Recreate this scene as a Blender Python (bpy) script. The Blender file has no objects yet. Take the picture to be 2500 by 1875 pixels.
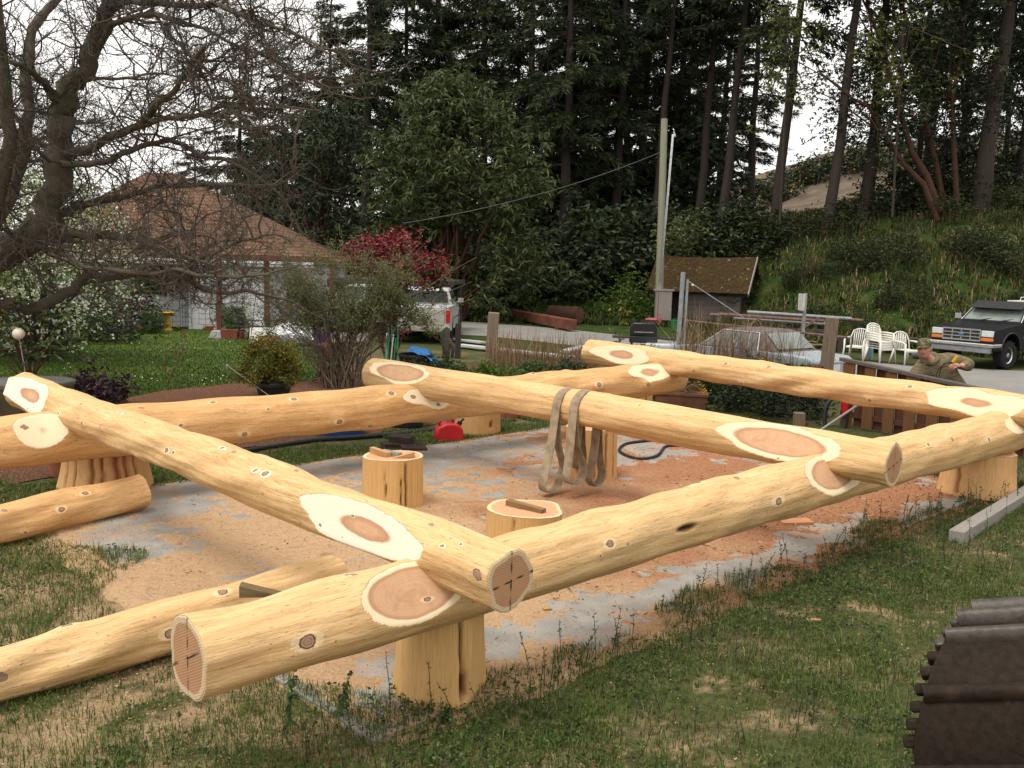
import bpy, math, random
import numpy as np
from mathutils import Vector, Matrix, Euler, noise as mnoise
rng = np.random.default_rng(7)
random.seed(7)
scene = bpy.context.scene
COL = scene.collection
PI = math.pi

# ------------------------------------------------------------------ camera model (a pixel of the 2500 x 1875 photo -> a point of the place)
F = 2280.0; H = 2.75
def _basis(pitch, roll):
    p = math.radians(pitch); r = math.radians(roll)
    fwd = np.array([0, math.cos(p), -math.sin(p)]); right = np.array([1.0, 0, 0]); up = np.cross(right, fwd)
    return fwd, right*math.cos(r)+up*math.sin(r), up*math.cos(r)-right*math.sin(r)
FW, RT, UP = _basis(7.4, 1.6)
CAM = np.array([0, 0, H])
def ray(x, y): return FW + RT*((x-1250)/F) - UP*((y-937.5)/F)
def G(x, y, z=0.0):
    d = ray(x, y); return CAM + d*((z-H)/d[2])
def D(x, y, Y):
    d = ray(x, y); return CAM + d*(Y/d[1])
def px2m(px, p): return px*float(np.dot(np.asarray(p)-CAM, FW))/F
FU = np.array([.720, .694, 0]); FV = np.array([-.694, .720, 0]); FO = np.array([-.4, 5.3, 0])   # log frame axes
def uv(p):
    q = np.asarray(p)-FO; return q@FU, q@FV
def UV(u, v, z=0): return FO+FU*u+FV*v+np.array([0, 0, z])

# ------------------------------------------------------------------ tagging
def tag(o, label=None, cat=None, group=None, kind=None):
    if label: o['label'] = label
    if cat: o['category'] = cat
    if group: o['group'] = group
    if kind: o['kind'] = kind
    return o
def empty(name, loc, rz=0.0, label=None, cat=None, group=None, scale=1.0):
    o = bpy.data.objects.new(name, None); COL.objects.link(o)
    o.location = tuple(float(a) for a in loc); o.rotation_euler = (0, 0, rz); o.scale = (scale,)*3
    o.empty_display_size = .1
    return tag(o, label, cat, group)
def dup(root, loc=None, rz=None, scale=None, label=None):
    def cp(o, par):
        c = o.copy(); COL.objects.link(c)
        if par is not None: c.parent = par
        for ch in list(o.children): cp(ch, c)
        return c
    r = cp(root, None)
    if loc is not None: r.location = tuple(float(a) for a in loc)
    if rz is not None: r.rotation_euler = (0, 0, rz)
    if scale is not None: r.scale = scale if isinstance(scale, tuple) else (scale,)*3
    if label: r['label'] = label
    return r

# ------------------------------------------------------------------ mesh building
def fast_mesh(name, V, Q, mats, parent=None, smooth=False, attrs=None, loc=None, matidx=None):
    V = np.asarray(V, np.float32); Q = np.asarray(Q, np.int32); k = Q.shape[1]
    me = bpy.data.meshes.new(name)
    me.vertices.add(len(V)); me.vertices.foreach_set('co', V.ravel())
    me.loops.add(Q.size); me.loops.foreach_set('vertex_index', Q.ravel())
    me.polygons.add(len(Q)); me.polygons.foreach_set('loop_start', np.arange(0, Q.size, k, dtype=np.int32))
    try: me.polygons.foreach_set('loop_total', np.full(len(Q), k, np.int32))
    except Exception: pass
    if matidx is not None: me.polygons.foreach_set('material_index', np.asarray(matidx, np.int32))
    me.update(calc_edges=True)
    me.polygons.foreach_set('use_smooth', np.full(len(Q), bool(smooth)))
    for an, av in (attrs or {}).items():
        a = me.attributes.new(an, 'FLOAT', 'POINT'); a.data.foreach_set('value', np.asarray(av, np.float32))
    for m in (mats if isinstance(mats, (list, tuple)) else [mats]): me.materials.append(m)
    me.update()
    o = bpy.data.objects.new(name, me); COL.objects.link(o)
    if parent is not None: o.parent = parent
    if loc is not None: o.location = tuple(float(a) for a in loc)
    return o

class MB:
    def __init__(s): s.v = []; s.f = []; s.m = []
    def add(s, vs, fs, mat=0, M=None):
        b = len(s.v)
        for p in vs:
            p = Vector([float(a) for a in p])
            s.v.append(tuple(M @ p) if M is not None else tuple(p))
        for f in fs: s.f.append(tuple(b+i for i in f)); s.m.append(mat)
        return s
    def box(s, c, d, mat=0, rot=None, taper=1.0):
        x, y, z = d[0]/2, d[1]/2, d[2]/2; t = taper
        vs = [(-x, -y, -z), (x, -y, -z), (x, y, -z), (-x, y, -z), (-x*t, -y*t, z), (x*t, -y*t, z), (x*t, y*t, z), (-x*t, y*t, z)]
        M = Matrix.Translation(Vector([float(a) for a in c]))
        if rot is not None: M = M @ Euler(rot).to_matrix().to_4x4()
        return s.add(vs, [(3, 2, 1, 0), (4, 5, 6, 7), (0, 1, 5, 4), (1, 2, 6, 5), (2, 3, 7, 6), (3, 0, 4, 7)], mat, M)
    def beam(s, a, b, w, h, mat=0):
        a = Vector([float(q) for q in a]); b = Vector([float(q) for q in b]); d = b-a
        R = d.to_track_quat('X', 'Z').to_matrix().to_4x4()
        return s.add([(-.0, -w/2, -h/2), (d.length, -w/2, -h/2), (d.length, w/2, -h/2), (0, w/2, -h/2), (0, -w/2, h/2), (d.length, -w/2, h/2), (d.length, w/2, h/2), (0, w/2, h/2)],
                     [(3, 2, 1, 0), (4, 5, 6, 7), (0, 1, 5, 4), (1, 2, 6, 5), (2, 3, 7, 6), (3, 0, 4, 7)], mat, Matrix.Translation(a) @ R)
    def tube(s, pts, r, n=8, mat=0, cap=True, closed=False):
        P = [Vector([float(q) for q in p]) for p in pts]; K = len(P)
        rs = list(r) if hasattr(r, '__len__') else [r]*K
        b = len(s.v); u = None
        for i in range(K):
            if closed: t = P[(i+1) % K]-P[i-1]
            else: t = P[min(i+1, K-1)]-P[max(i-1, 0)]
            if t.length < 1e-9: t = Vector((0, 0, 1))
            t.normalize()
            if u is None: u = t.orthogonal().normalized()
            else:
                u = u - t*u.dot(t); u = u.normalized() if u.length > 1e-6 else t.orthogonal().normalized()
            w = t.cross(u)
            for j in range(n):
                a = 2*PI*j/n; s.v.append(tuple(P[i]+(u*math.cos(a)+w*math.sin(a))*rs[i]))
        for i in range(K if closed else K-1):
            i2 = (i+1) % K
            for j in range(n):
                s.f.append((b+i*n+j, b+i*n+(j+1) % n, b+i2*n+(j+1) % n, b+i2*n+j)); s.m.append(mat)
        if cap and not closed:
            s.f.append(tuple(b+j for j in reversed(range(n)))); s.m.append(mat)
            s.f.append(tuple(b+(K-1)*n+j for j in range(n))); s.m.append(mat)
        return s
    def lathe(s, prof, n=24, mat=0, c=(0, 0, 0), M=None, sx=1.0, sy=1.0, wob=None):
        vs = []; fs = []
        for i, (r, z) in enumerate(prof):
            for j in range(n):
                a = 2*PI*j/n; k = 1.0 if wob is None else wob(a, z)
                vs.append((c[0]+r*k*math.cos(a)*sx, c[1]+r*k*math.sin(a)*sy, c[2]+z))
        for i in range(len(prof)-1):
            for j in range(n): fs.append((i*n+j, i*n+(j+1) % n, (i+1)*n+(j+1) % n, (i+1)*n+j))
        if prof[0][0] > 1e-4: fs.append(tuple(reversed(range(n))))
        if prof[-1][0] > 1e-4: fs.append(tuple((len(prof)-1)*n+j for j in range(n)))
        return s.add(vs, fs, mat, M)
    def ball(s, c, r, n=14, mat=0, sq=(1, 1, 1), rot=None):
        prof = [(max(1e-5, math.sin(PI*i/(n//2))), -math.cos(PI*i/(n//2))) for i in range(n//2+1)]
        M = Matrix.Translation(Vector([float(q) for q in c]))
        if rot is not None: M = M @ Euler(rot).to_matrix().to_4x4()
        M = M @ Matrix.Diagonal((r*sq[0], r*sq[1], r*sq[2], 1))
        return s.lathe(prof, n, mat, M=M)
    def prism(s, poly, y0, y1, mat=0, M=None, f0=None, f1=None):
        """polygon in x-z, extruded along y"""
        n = len(poly); g0 = f0 or (lambda x, z: y0); g1 = f1 or (lambda x, z: y1)
        vs = [(x, g0(x, z), z) for x, z in poly]+[(x, g1(x, z), z) for x, z in poly]
        fs = [tuple(range(n)), tuple(reversed(range(n, 2*n)))]+[(i, n+i, n+(i+1) % n, (i+1) % n) for i in range(n)]
        return s.add(vs, fs, mat, M)
    def build(s, name, mats, parent=None, smooth=False, bevel=None, loc=None, rz=0.0, seg=2, fix=True, sub=0):
        me = bpy.data.meshes.new(name)
        me.from_pydata(s.v, [], s.f)
        for m in (mats if isinstance(mats, (list, tuple)) else [mats]): me.materials.append(m)
        me.polygons.foreach_set('material_index', s.m)
        me.update()
        if fix:
            import bmesh
            bm = bmesh.new(); bm.from_mesh(me); bmesh.ops.recalc_face_normals(bm, faces=bm.faces); bm.to_mesh(me); bm.free()
        if smooth:
            me.polygons.foreach_set('use_smooth', [True]*len(me.polygons))
            if smooth == 'auto':
                try: me.set_sharp_from_angle(angle=math.radians(40))
                except Exception: pass
        o = bpy.data.objects.new(name, me); COL.objects.link(o)
        if parent is not None: o.parent = parent
        if loc is not None: o.location = tuple(float(a) for a in loc)
        if rz: o.rotation_euler = (0, 0, rz)
        if sub:
            m = o.modifiers.new('sub', 'SUBSURF'); m.levels = sub; m.render_levels = sub
        if bevel:
            b = o.modifiers.new('bevel', 'BEVEL'); b.width = bevel; b.segments = seg; b.limit_method = 'ANGLE'; b.angle_limit = math.radians(35)
        return o

def unit(a): return a/np.maximum(np.linalg.norm(a, axis=-1, keepdims=True), 1e-9)
def rand_dirs(n, zb=0.0):
    d = rng.normal(size=(n, 3)); d[:, 2] += zb; return unit(d)
def leaves(C, Dr, L, W, droop=0.0, fold=.0):
    """one rhombus leaf per centre: base at C, pointing along Dr"""
    n = len(C); Dr = unit(Dr); L = np.broadcast_to(L, (n,)).reshape(-1, 1); W = np.broadcast_to(W, (n,)).reshape(-1, 1)
    s = unit(np.cross(Dr, rng.normal(size=(n, 3))))
    mid = C+Dr*L*.45; tip = C+Dr*L - np.array([0, 0, 1.0])*L*droop
    V = np.stack([C, mid+s*W*.5, tip, mid-s*W*.5], 1).reshape(-1, 3)
    Q = np.arange(4*n).reshape(-1, 4); return V, Q
def tris_blades(C, Dr, L, W, bend):
    """grass blade: tapered, bent, 2 quads"""
    n = len(C); L = np.broadcast_to(L, (n,)).reshape(-1, 1); W = np.broadcast_to(W, (n,)).reshape(-1, 1)
    up = np.array([0, 0, 1.0]); h = Dr.copy(); h[:, 2] = 0; h = unit(h+1e-6)
    s = np.stack([-h[:, 1], h[:, 0], 0*h[:, 0]], 1)
    b = np.broadcast_to(bend, (n,)).reshape(-1, 1)
    m = C+up*L*.6*(1-.3*b)+h*L*.25*b; t = C+up*L*(1-.55*b)+h*L*.8*b
    V = np.stack([C-s*W*.5, C+s*W*.5, m-s*W*.4, m+s*W*.4, t-s*W*.08, t+s*W*.08], 1).reshape(-1, 3)
    i = np.arange(n)[:, None]*6
    Q = np.concatenate([i+np.array([[0, 1, 3, 2]]), i+np.array([[2, 3, 5, 4]])], 0); return V, Q
def batch_tubes(Pts, Rad, n=3):
    """(N,K,3) polylines -> tubes"""
    N, K, _ = Pts.shape
    T = np.empty_like(Pts); T[:, 1:-1] = Pts[:, 2:]-Pts[:, :-2]; T[:, 0] = Pts[:, 1]-Pts[:, 0]; T[:, -1] = Pts[:, -1]-Pts[:, -2]
    T = unit(T); ref = np.where(np.abs(T[:, :1, 2:3]) > .8, np.array([1.0, 0, 0]), np.array([0, 0, 1.0]))
    u = unit(np.cross(T, np.broadcast_to(ref, T.shape))); w = np.cross(T, u)
    a = np.arange(n)*2*PI/n
    V = Pts[:, :, None]+(u[:, :, None]*np.cos(a)[:, None]+w[:, :, None]*np.sin(a)[:, None])*Rad[:, :, None, None]
    idx = np.arange(N*K*n).reshape(N, K, n); r = np.roll(idx, -1, 2)
    Q = np.stack([idx[:, :-1], r[:, :-1], r[:, 1:], idx[:, 1:]], -1).reshape(-1, 4)
    return V.reshape(-1, 3), Q
def join(parts):
    V = []; Q = []; b = 0
    for v, q in parts: V.append(v); Q.append(q+b); b += len(v)
    return np.concatenate(V), np.concatenate(Q)
def leafval(nleaf, per=4): return np.repeat(rng.random(nleaf), per)
def crooked(starts, dirs, length, K, wig, lift=0.0):
    """polylines (N,K,3) that wander"""
    N = len(starts); P = np.empty((N, K, 3)); P[:, 0] = starts; d = unit(dirs.copy())
    st = np.broadcast_to(length, (N,)).reshape(-1, 1)/(K-1)
    for k in range(1, K):
        d = unit(d+rng.normal(size=(N, 3))*wig+np.array([0, 0, lift])); P[:, k] = P[:, k-1]+d*st
    return P
def smooth01(t): t = np.clip(t, 0, 1); return t*t*(3-2*t)
def fnoise(p, sc, oc=3, off=0.0):
    v = Vector((float(p[0])*sc+off, float(p[1])*sc-off, off*.7)); a = 1.0; s = 0.0; n = 0.0
    for _ in range(oc): s += a*mnoise.noise(v); n += a; a *= .5; v = v*2.03
    return s/n

# ------------------------------------------------------------------ materials
class NT:
    def __init__(s, name, rough=.75, spec=.3, metal=0.0):
        s.mat = bpy.data.materials.new(name); s.mat.use_nodes = True; s.t = s.mat.node_tree
        s.b = s.t.nodes['Principled BSDF']; s.b.inputs['Roughness'].default_value = rough; s.b.inputs['Metallic'].default_value = metal
        s.b.inputs['Specular IOR Level'].default_value = spec
        s._tc = None
    def n(s, ty, **kw):
        nd = s.t.nodes.new(ty)
        for k, v in kw.items(): setattr(nd, k, v)
        return nd
    def put(s, sock, v):
        if hasattr(v, 'is_linked') or isinstance(v, bpy.types.NodeSocket): s.t.links.new(v, sock)
        elif isinstance(v, (tuple, list)) and len(v) == 3 and sock.type == 'RGBA': sock.default_value = (*v, 1)
        else: sock.default_value = v
    def obj(s):
        if s._tc is None: s._tc = s.n('ShaderNodeTexCoord')
        return s._tc.outputs['Object']
    def pos(s): return s.n('ShaderNodeNewGeometry').outputs['Position']
    def scale(s, vec, sc):
        m = s.n('ShaderNodeMapping'); s.put(m.inputs['Vector'], vec); m.inputs['Scale'].default_value = sc; return m.outputs[0]
    def noise(s, vec, scale=5, detail=4, rough=.55, dist=0.0):
        x = s.n('ShaderNodeTexNoise'); s.put(x.inputs['Vector'], vec); x.inputs['Scale'].default_value = scale
        x.inputs['Detail'].default_value = detail; x.inputs['Roughness'].default_value = rough; x.inputs['Distortion'].default_value = dist
        return x.outputs['Fac']
    def voro(s, vec, scale=5, feat='F1', out='Distance'):
        x = s.n('ShaderNodeTexVoronoi', feature=feat); s.put(x.inputs['Vector'], vec); x.inputs['Scale'].default_value = scale; return x.outputs[out]
    def attr(s, name): return s.n('ShaderNodeAttribute', attribute_name=name).outputs['Fac']
    def math(s, op, a, b=0.0, c=None):
        x = s.n('ShaderNodeMath', operation=op); s.put(x.inputs[0], a); s.put(x.inputs[1], b)
        if c is not None: s.put(x.inputs[2], c)
        return x.outputs[0]
    def step(s, v, lo, hi):
        x = s.n('ShaderNodeMapRange'); x.interpolation_type = 'SMOOTHSTEP'; s.put(x.inputs[0], v); s.put(x.inputs[1], lo); s.put(x.inputs[2], hi); return x.outputs[0]
    def mix(s, f, a, b, mode='MIX'):
        x = s.n('ShaderNodeMix', data_type='RGBA', blend_type=mode); s.put(x.inputs[0], f); s.put(x.inputs[6], a); s.put(x.inputs[7], b); return x.outputs[2]
    def ramp(s, f, stops):
        x = s.n('ShaderNodeValToRGB'); s.put(x.inputs[0], f); cr = x.color_ramp
        while len(cr.elements) < len(stops): cr.elements.new(.5)
        for e, (p, c) in zip(cr.elements, stops): e.position = p; e.color = (*c, 1)
        return x.outputs[0]
    def sep(s, vec):
        x = s.n('ShaderNodeSeparateXYZ'); s.put(x.inputs[0], vec); return x.outputs
    def comb(s, x, y, z):
        q = s.n('ShaderNodeCombineXYZ'); s.put(q.inputs[0], x); s.put(q.inputs[1], y); s.put(q.inputs[2], z); return q.outputs[0]
    def bump(s, h, strength=.4, dist=.01):
        x = s.n('ShaderNodeBump'); s.put(x.inputs['Height'], h); x.inputs['Strength'].default_value = strength; x.inputs['Distance'].default_value = dist
        s.t.links.new(x.outputs[0], s.b.inputs['Normal'])
    def color(s, c): s.put(s.b.inputs['Base Color'], c); return s
    def rough(s, r): s.put(s.b.inputs['Roughness'], r); return s

def plain(name, col, rough=.6, spec=.3, metal=0.0, var=.25, sc=6.0, bump=0.0):
    """a surface of one colour with uneven wear"""
    m = NT(name, rough, spec, metal); f = m.noise(m.obj(), sc, 5)
    lo = tuple(c*(1-var) for c in col); hi = tuple(min(1, c*(1+var)) for c in col)
    m.color(m.ramp(f, [(.3, lo), (.7, hi)]))
    if bump: m.bump(m.noise(m.obj(), sc*12, 4), bump, .004)
    return m.mat
def leafmat(name, stops, rough=.55, spec=.25, trans=.25, rnd=.25):
    """leaf colour picked per leaf, some light passing through"""
    m = NT(name, rough, spec); v = m.attr('v')
    oi = m.n('ShaderNodeObjectInfo').outputs['Random']
    c = m.ramp(v, stops)
    hs = m.n('ShaderNodeHueSaturation'); m.put(hs.inputs['Color'], c)
    m.put(hs.inputs['Value'], m.math('MULTIPLY_ADD', oi, rnd, 1-rnd/2)); m.color(hs.outputs[0])
    if trans:
        tr = m.n('ShaderNodeBsdfTranslucent'); m.put(tr.inputs[0], hs.outputs[0])
        ms = m.n('ShaderNodeMixShader'); ms.inputs[0].default_value = trans
        m.t.links.new(m.b.outputs[0], ms.inputs[1]); m.t.links.new(tr.outputs[0], ms.inputs[2])
        m.t.links.new(ms.outputs[0], m.t.nodes['Material Output'].inputs['Surface'])
    return m.mat
def woodmat(name, a, b, sc=(1, 12, 12), rough=.75, bump=.3, k=4):
    m = NT(name, rough, .2); v = m.scale(m.obj(), sc); f = m.noise(v, k, 6, .6, .4)
    g = m.noise(m.obj(), 1.6, 3)
    m.color(m.mix(m.step(g, .3, .75), m.ramp(f, [(.3, a), (.7, b)]), tuple(.75*x for x in b)))
    m.bump(f, bump, .006); return m.mat
# ================================================================== camera, light, sky
cd = bpy.data.cameras.new('camera'); cam = bpy.data.objects.new('camera', cd); COL.objects.link(cam)
cd.sensor_width = 36; cd.lens = F/2500*36; cd.clip_end = 3000; cd.clip_start = .05
M = Matrix.Identity(4)
for i in range(3):
    M[i][0] = RT[i]; M[i][1] = UP[i]; M[i][2] = -FW[i]; M[i][3] = CAM[i]
cam.matrix_world = M; scene.camera = cam
w = bpy.data.worlds.new('World'); scene.world = w; w.use_nodes = True
wt = w.node_tree; bg = wt.nodes['Background']; sky = wt.nodes.new('ShaderNodeTexSky'); sky.sky_type = 'NISHITA'; sky.sun_disc = False
SUN_EL, SUN_AZ = 66, 225          # azimuth measured clockwise from +Y
sky.sun_elevation = math.radians(SUN_EL); sky.sun_rotation = math.radians(SUN_AZ); sky.dust_density = 4.0; sky.air_density = 1.0
# a closed white cloud cover: the clear-sky colour is greyed and evened out
hs = wt.nodes.new('ShaderNodeHueSaturation'); hs.inputs['Saturation'].default_value = .05
wt.links.new(sky.outputs[0], hs.inputs['Color'])
tc = wt.nodes.new('ShaderNodeTexCoord'); cn = wt.nodes.new('ShaderNodeTexNoise'); cn.inputs['Scale'].default_value = 3.0; cn.inputs['Detail'].default_value = 5
wt.links.new(tc.outputs['Generated'], cn.inputs['Vector'])
cr = wt.nodes.new('ShaderNodeValToRGB'); cr.color_ramp.elements[0].color = (8.8, 8.6, 8.2, 1); cr.color_ramp.elements[1].color = (13.0, 12.7, 12.2, 1)
cr.color_ramp.elements[0].position = .3; cr.color_ramp.elements[1].position = .7
wt.links.new(cn.outputs['Fac'], cr.inputs[0])
mx = wt.nodes.new('ShaderNodeMix'); mx.data_type = 'RGBA'; mx.inputs[0].default_value = .75
wt.links.new(hs.outputs[0], mx.inputs[6]); wt.links.new(cr.outputs[0], mx.inputs[7]); wt.links.new(mx.outputs[2], bg.inputs['Color'])
bg.inputs['Strength'].default_value = .1
sl = bpy.data.lights.new('sun', 'SUN'); sl.energy = 1.5; sl.angle = math.radians(24); sl.color = (1, .95, .87)
so = bpy.data.objects.new('sun', sl); COL.objects.link(so)
az, el = math.radians(SUN_AZ), math.radians(SUN_EL)
sd = Vector((math.sin(az)*math.cos(el), math.cos(az)*math.cos(el), math.sin(el)))
so.rotation_euler = sd.to_track_quat('Z', 'Y').to_euler(); so.location = (0, 0, 40)
scene.view_settings.view_transform = 'Standard'; scene.view_settings.look = 'None'; scene.view_settings.exposure = .55; scene.view_settings.gamma = 1
try:
    scene.cycles.max_bounces = 5; scene.cycles.diffuse_bounces = 2; scene.cycles.transparent_max_bounces = 4; scene.cycles.use_denoising = True
except Exception: pass

# ================================================================== terrain
def interp(x, xs, ys): return np.interp(x, xs, ys)
def height(x, y):
    x = np.asarray(x, float); y = np.asarray(y, float)
    yf = interp(x, [-60, -12, -4, 3, 9, 14, 22, 60], [62, 58, 49, 44.5, 44, 34.5, 31.5, 30])
    hm = interp(x, [-60, -12, 0, 8, 16, 30, 80], [2.0, 2.2, 3.2, 4.2, 6.0, 7.6, 10])
    ln = interp(x, [-60, 0, 8, 16, 60], [22, 16, 18, 20, 24])
    t = (y-yf)/ln
    z = hm*smooth01(t)
    z = z+smooth01((y-75)/75)*interp(x, [-40, 0, 24, 36, 50, 90, 200], [0, 0, 1, 9, 13, 16, 18])
    bump = .18*np.sin(x*.55+1.3)*np.sin(y*.4)+.10*np.sin(x*1.3)*np.sin(y*1.1+.5)
    return z+bump*smooth01(t*3)
xs = np.unique(np.concatenate([np.linspace(-40, 50, 181), np.linspace(-900, -40, 30), np.linspace(50, 900, 30)]))
ys = np.unique(np.concatenate([np.linspace(-8, 70, 157), np.linspace(70, 160, 46), np.linspace(160, 1500, 30), np.linspace(-200, -8, 12)]))
X, Y = np.meshgrid(xs, ys); Z = height(X, Y)
V = np.stack([X, Y, Z], -1).reshape(-1, 3); nx = len(xs); ny = len(ys)
i = np.arange(nx*ny).reshape(ny, nx)
Q = np.stack([i[:-1, :-1], i[:-1, 1:], i[1:, 1:], i[1:, :-1]], -1).reshape(-1, 4)
m = NT('ground_soil', .95, .1); p = m.pos()
f1 = m.noise(p, .9, 6); f2 = m.noise(p, 14, 5, .65); f3 = m.noise(p, 70, 3)
soil = m.ramp(f2, [(.25, (.05, .036, .022)), (.5, (.125, .092, .056)), (.75, (.26, .19, .115))])
grn = m.ramp(f2, [(.3, (.035, .042, .014)), (.7, (.095, .10, .036))])
c = m.mix(m.step(f1, .36, .52), soil, grn)
# beyond the road the bank is all grass; the far field is dry
xyz = m.sep(p)
bank = m.step(xyz[1], 27, 33)
gb = m.ramp(m.noise(p, 1.1, 6, .6), [(.3, (.014, .026, .006)), (.5, (.03, .055, .010)), (.72, (.075, .07, .025))])
c = m.mix(bank, c, gb)
dry = m.ramp(m.noise(p, .5, 6), [(.35, (.085, .064, .046)), (.65, (.15, .115, .082))])
c = m.mix(m.step(xyz[1], 72, 82), c, dry)
saw = m.ramp(m.noise(p, 120, 3), [(.3, (.22, .14, .08)), (.7, (.50, .35, .21))])
uu_ = m.math('ADD', m.math('MULTIPLY', m.math('ADD', xyz[0], .4), .72), m.math('MULTIPLY', m.math('SUBTRACT', xyz[1], 5.3), .694)); lf_ = m.math('SUBTRACT', 1.0, m.step(m.math('ABSOLUTE', m.math('ADD', uu_, 1.2)), .4, 2.4))
near = m.math('SUBTRACT', 1.0, m.step(xyz[1], 10, 15))
c = m.mix(m.math('MULTIPLY', near, m.math('MULTIPLY', m.step(m.math('ADD', m.noise(p, 1.7, 7, .7), m.math('MULTIPLY', lf_, .12)), .50, .66), .85)), c, saw)
m.color(c); m.bump(m.math('ADD', f2, m.math('MULTIPLY', f3, .5)), .7, .03)
tag(fast_mesh('ground', V, Q, m.mat, smooth=True), kind='structure')

def sheet(name, outline, z, mat, step=.25, jit=.1, follow=True):
    """irregular patch of ground cover given by its outline (world xy), laid z above the terrain"""
    from mathutils.geometry import tessellate_polygon
    pts = []
    n = len(outline)
    for k in range(n):
        a = np.asarray(outline[k][:2]); b = np.asarray(outline[(k+1) % n][:2]); L = np.linalg.norm(b-a); s = max(1, int(L/step))
        for q in range(s):
            p = a+(b-a)*q/s; pts.append((p[0]+jit*fnoise(p, 1.3/max(jit, .2)*.3, 3, 3.1)*2, p[1]+jit*fnoise(p, .6, 3, 9.1)*2))
    tri = tessellate_polygon([[Vector((x, y, 0)) for x, y in pts]])
    V = [(x, y, float(height(x, y))+z) for x, y in pts]
    return tag(fast_mesh(name, V, np.array(tri), mat), kind='structure')
# road: grey gravelly asphalt coming in from the right and passing behind the garden
m = NT('asphalt', .9, .2); p = m.pos(); f = m.noise(p, 40, 5, .7); g = m.noise(p, .7, 4)
m.color(m.mix(m.step(g, .35, .7), m.ramp(f, [(.3, (.15, .145, .135)), (.7, (.27, .26, .245))]), (.25, .235, .21))); m.bump(f, .5, .01)
ASPH = m.mat
road = [(-30, 44), (-8, 43.5), (-1, 42.5), (3, 38.8), (6.6, 34), (9.5, 30.6), (12, 27.8), (17, 27), (40, 26.5), (40, 15), (12, 17.5), (8.2, 19), (6.4, 26), (3.4, 30.5), (-1, 34.8), (-8, 36.2), (-30, 37)]
sheet('road', road, .012, ASPH, .8, .12)
# lawn of the garden on the left
m = NT('lawn_turf', .9, .1); p = m.pos(); f = m.noise(p, 30, 4); g = m.noise(m.scale(p, (.35, 1.3, 1)), 1.2, 4)
m.color(m.mix(m.step(g, .35, .7), m.ramp(f, [(.3, (.030, .056, .009)), (.7, (.062, .100, .016))]), (.075, .108, .02))); m.bump(f, .6, .02)
LAWNM = m.mat
lawn = [G(-300, 900)[:2], G(0, 860)[:2], G(130, 835)[:2], G(260, 808)[:2], G(420, 803)[:2], G(560, 806)[:2], G(620, 815)[:2], G(680, 835)[:2], G(790, 842)[:2], G(840, 870)[:2], G(830, 915)[:2], G(740, 932)[:2], G(560, 938)[:2], G(400, 955)[:2], G(290, 975)[:2], G(100, 1010)[:2], G(-200, 1040)[:2]]
sheet('lawn', lawn, .02, LAWNM, .5, .12)
# bark mulch bed between lawn and slab
m = NT('bark_mulch', .95, .1); p = m.pos(); f = m.noise(m.scale(p, (1, 1.6, 1)), 22, 6, .75); v = m.voro(p, 34)
m.color(m.ramp(m.math('ADD', m.math('MULTIPLY', f, .7), m.math('MULTIPLY', v, .45)), [(.3, (.028, .017, .012)), (.5, (.11, .05, .03)), (.75, (.25, .125, .075))])); m.bump(m.math('ADD', f, v), .9, .03)
MULCH = m.mat
mul = [G(-300, 1040)[:2], G(100, 1010)[:2], G(290, 975)[:2], G(400, 955)[:2], G(560, 938)[:2], G(740, 928)[:2], G(830, 912)[:2], G(960, 905)[:2], G(1250, 885)[:2], G(1420, 900)[:2], G(1420, 985)[:2], G(1210, 1005)[:2], G(1050, 1040)[:2], G(800, 1075)[:2], G(620, 1092)[:2], G(300, 1150)[:2], G(0, 1185)[:2], G(-300, 1200)[:2]]
sheet('mulch_bed', mul, .012, MULCH, .4, .14)
# patio paving by the house
pat = [G(560, 812)[:2], G(640, 803)[:2], G(900, 800)[:2], G(900, 838)[:2], G(790, 838)[:2], G(690, 830)[:2], G(620, 826)[:2]]
sheet('patio', pat, .03, plain('patio_concrete', (.22, .19, .17), .9, var=.3, sc=3), .6, .05)

# ================================================================== slab with sawdust
m = NT('concrete', .85, .25); p = m.pos(); f = m.noise(p, 3, 6, .6); g = m.noise(p, 55, 4, .7)
c = m.ramp(f, [(.3, (.205, .195, .175)), (.55, (.285, .270, .240)), (.75, (.35, .332, .295))])
d1 = m.math('ADD', m.math('MULTIPLY', m.noise(p, 1.3, 5, .65), .62), m.math('MULTIPLY', m.noise(p, 90, 3, .8), .38))
c = m.mix(m.math('MULTIPLY', m.step(g, .55, .75), .5), c, (.26, .21, .165))
c = m.mix(m.math('MULTIPLY', m.step(d1, .49, .60), .75), c, (.46, .26, .14)); m.color(c); m.bump(g, .25, .004)
CONC = m.mat
SU0, SU1, SV0, SV1, SZ = -.45, 9.25, .02, 6.55, .035
mb = MB()
out = []
for a, b, nn in (((SU0, SV0), (SU1, SV0), 60), ((SU1, SV0), (SU1, SV1), 40), ((SU1, SV1), (SU0, SV1), 60), ((SU0, SV1), (SU0, SV0), 40)):
    for k in range(nn):
        t = k/nn; u_ = a[0]+(b[0]-a[0])*t; v_ = a[1]+(b[1]-a[1])*t; q = UV(u_, v_)
        jj = .04*fnoise(q, 2.2, 3, 4.0); out.append(UV(u_+jj, v_+jj))
n = len(out)
mb.add([(q[0], q[1], -.15) for q in out]+[(q[0], q[1], SZ) for q in out], [tuple(n+k for k in range(n))]+[(k, (k+1) % n, n+(k+1) % n, n+k) for k in range(n)])
tag(mb.build('concrete_slab', CONC), kind='structure')
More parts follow.
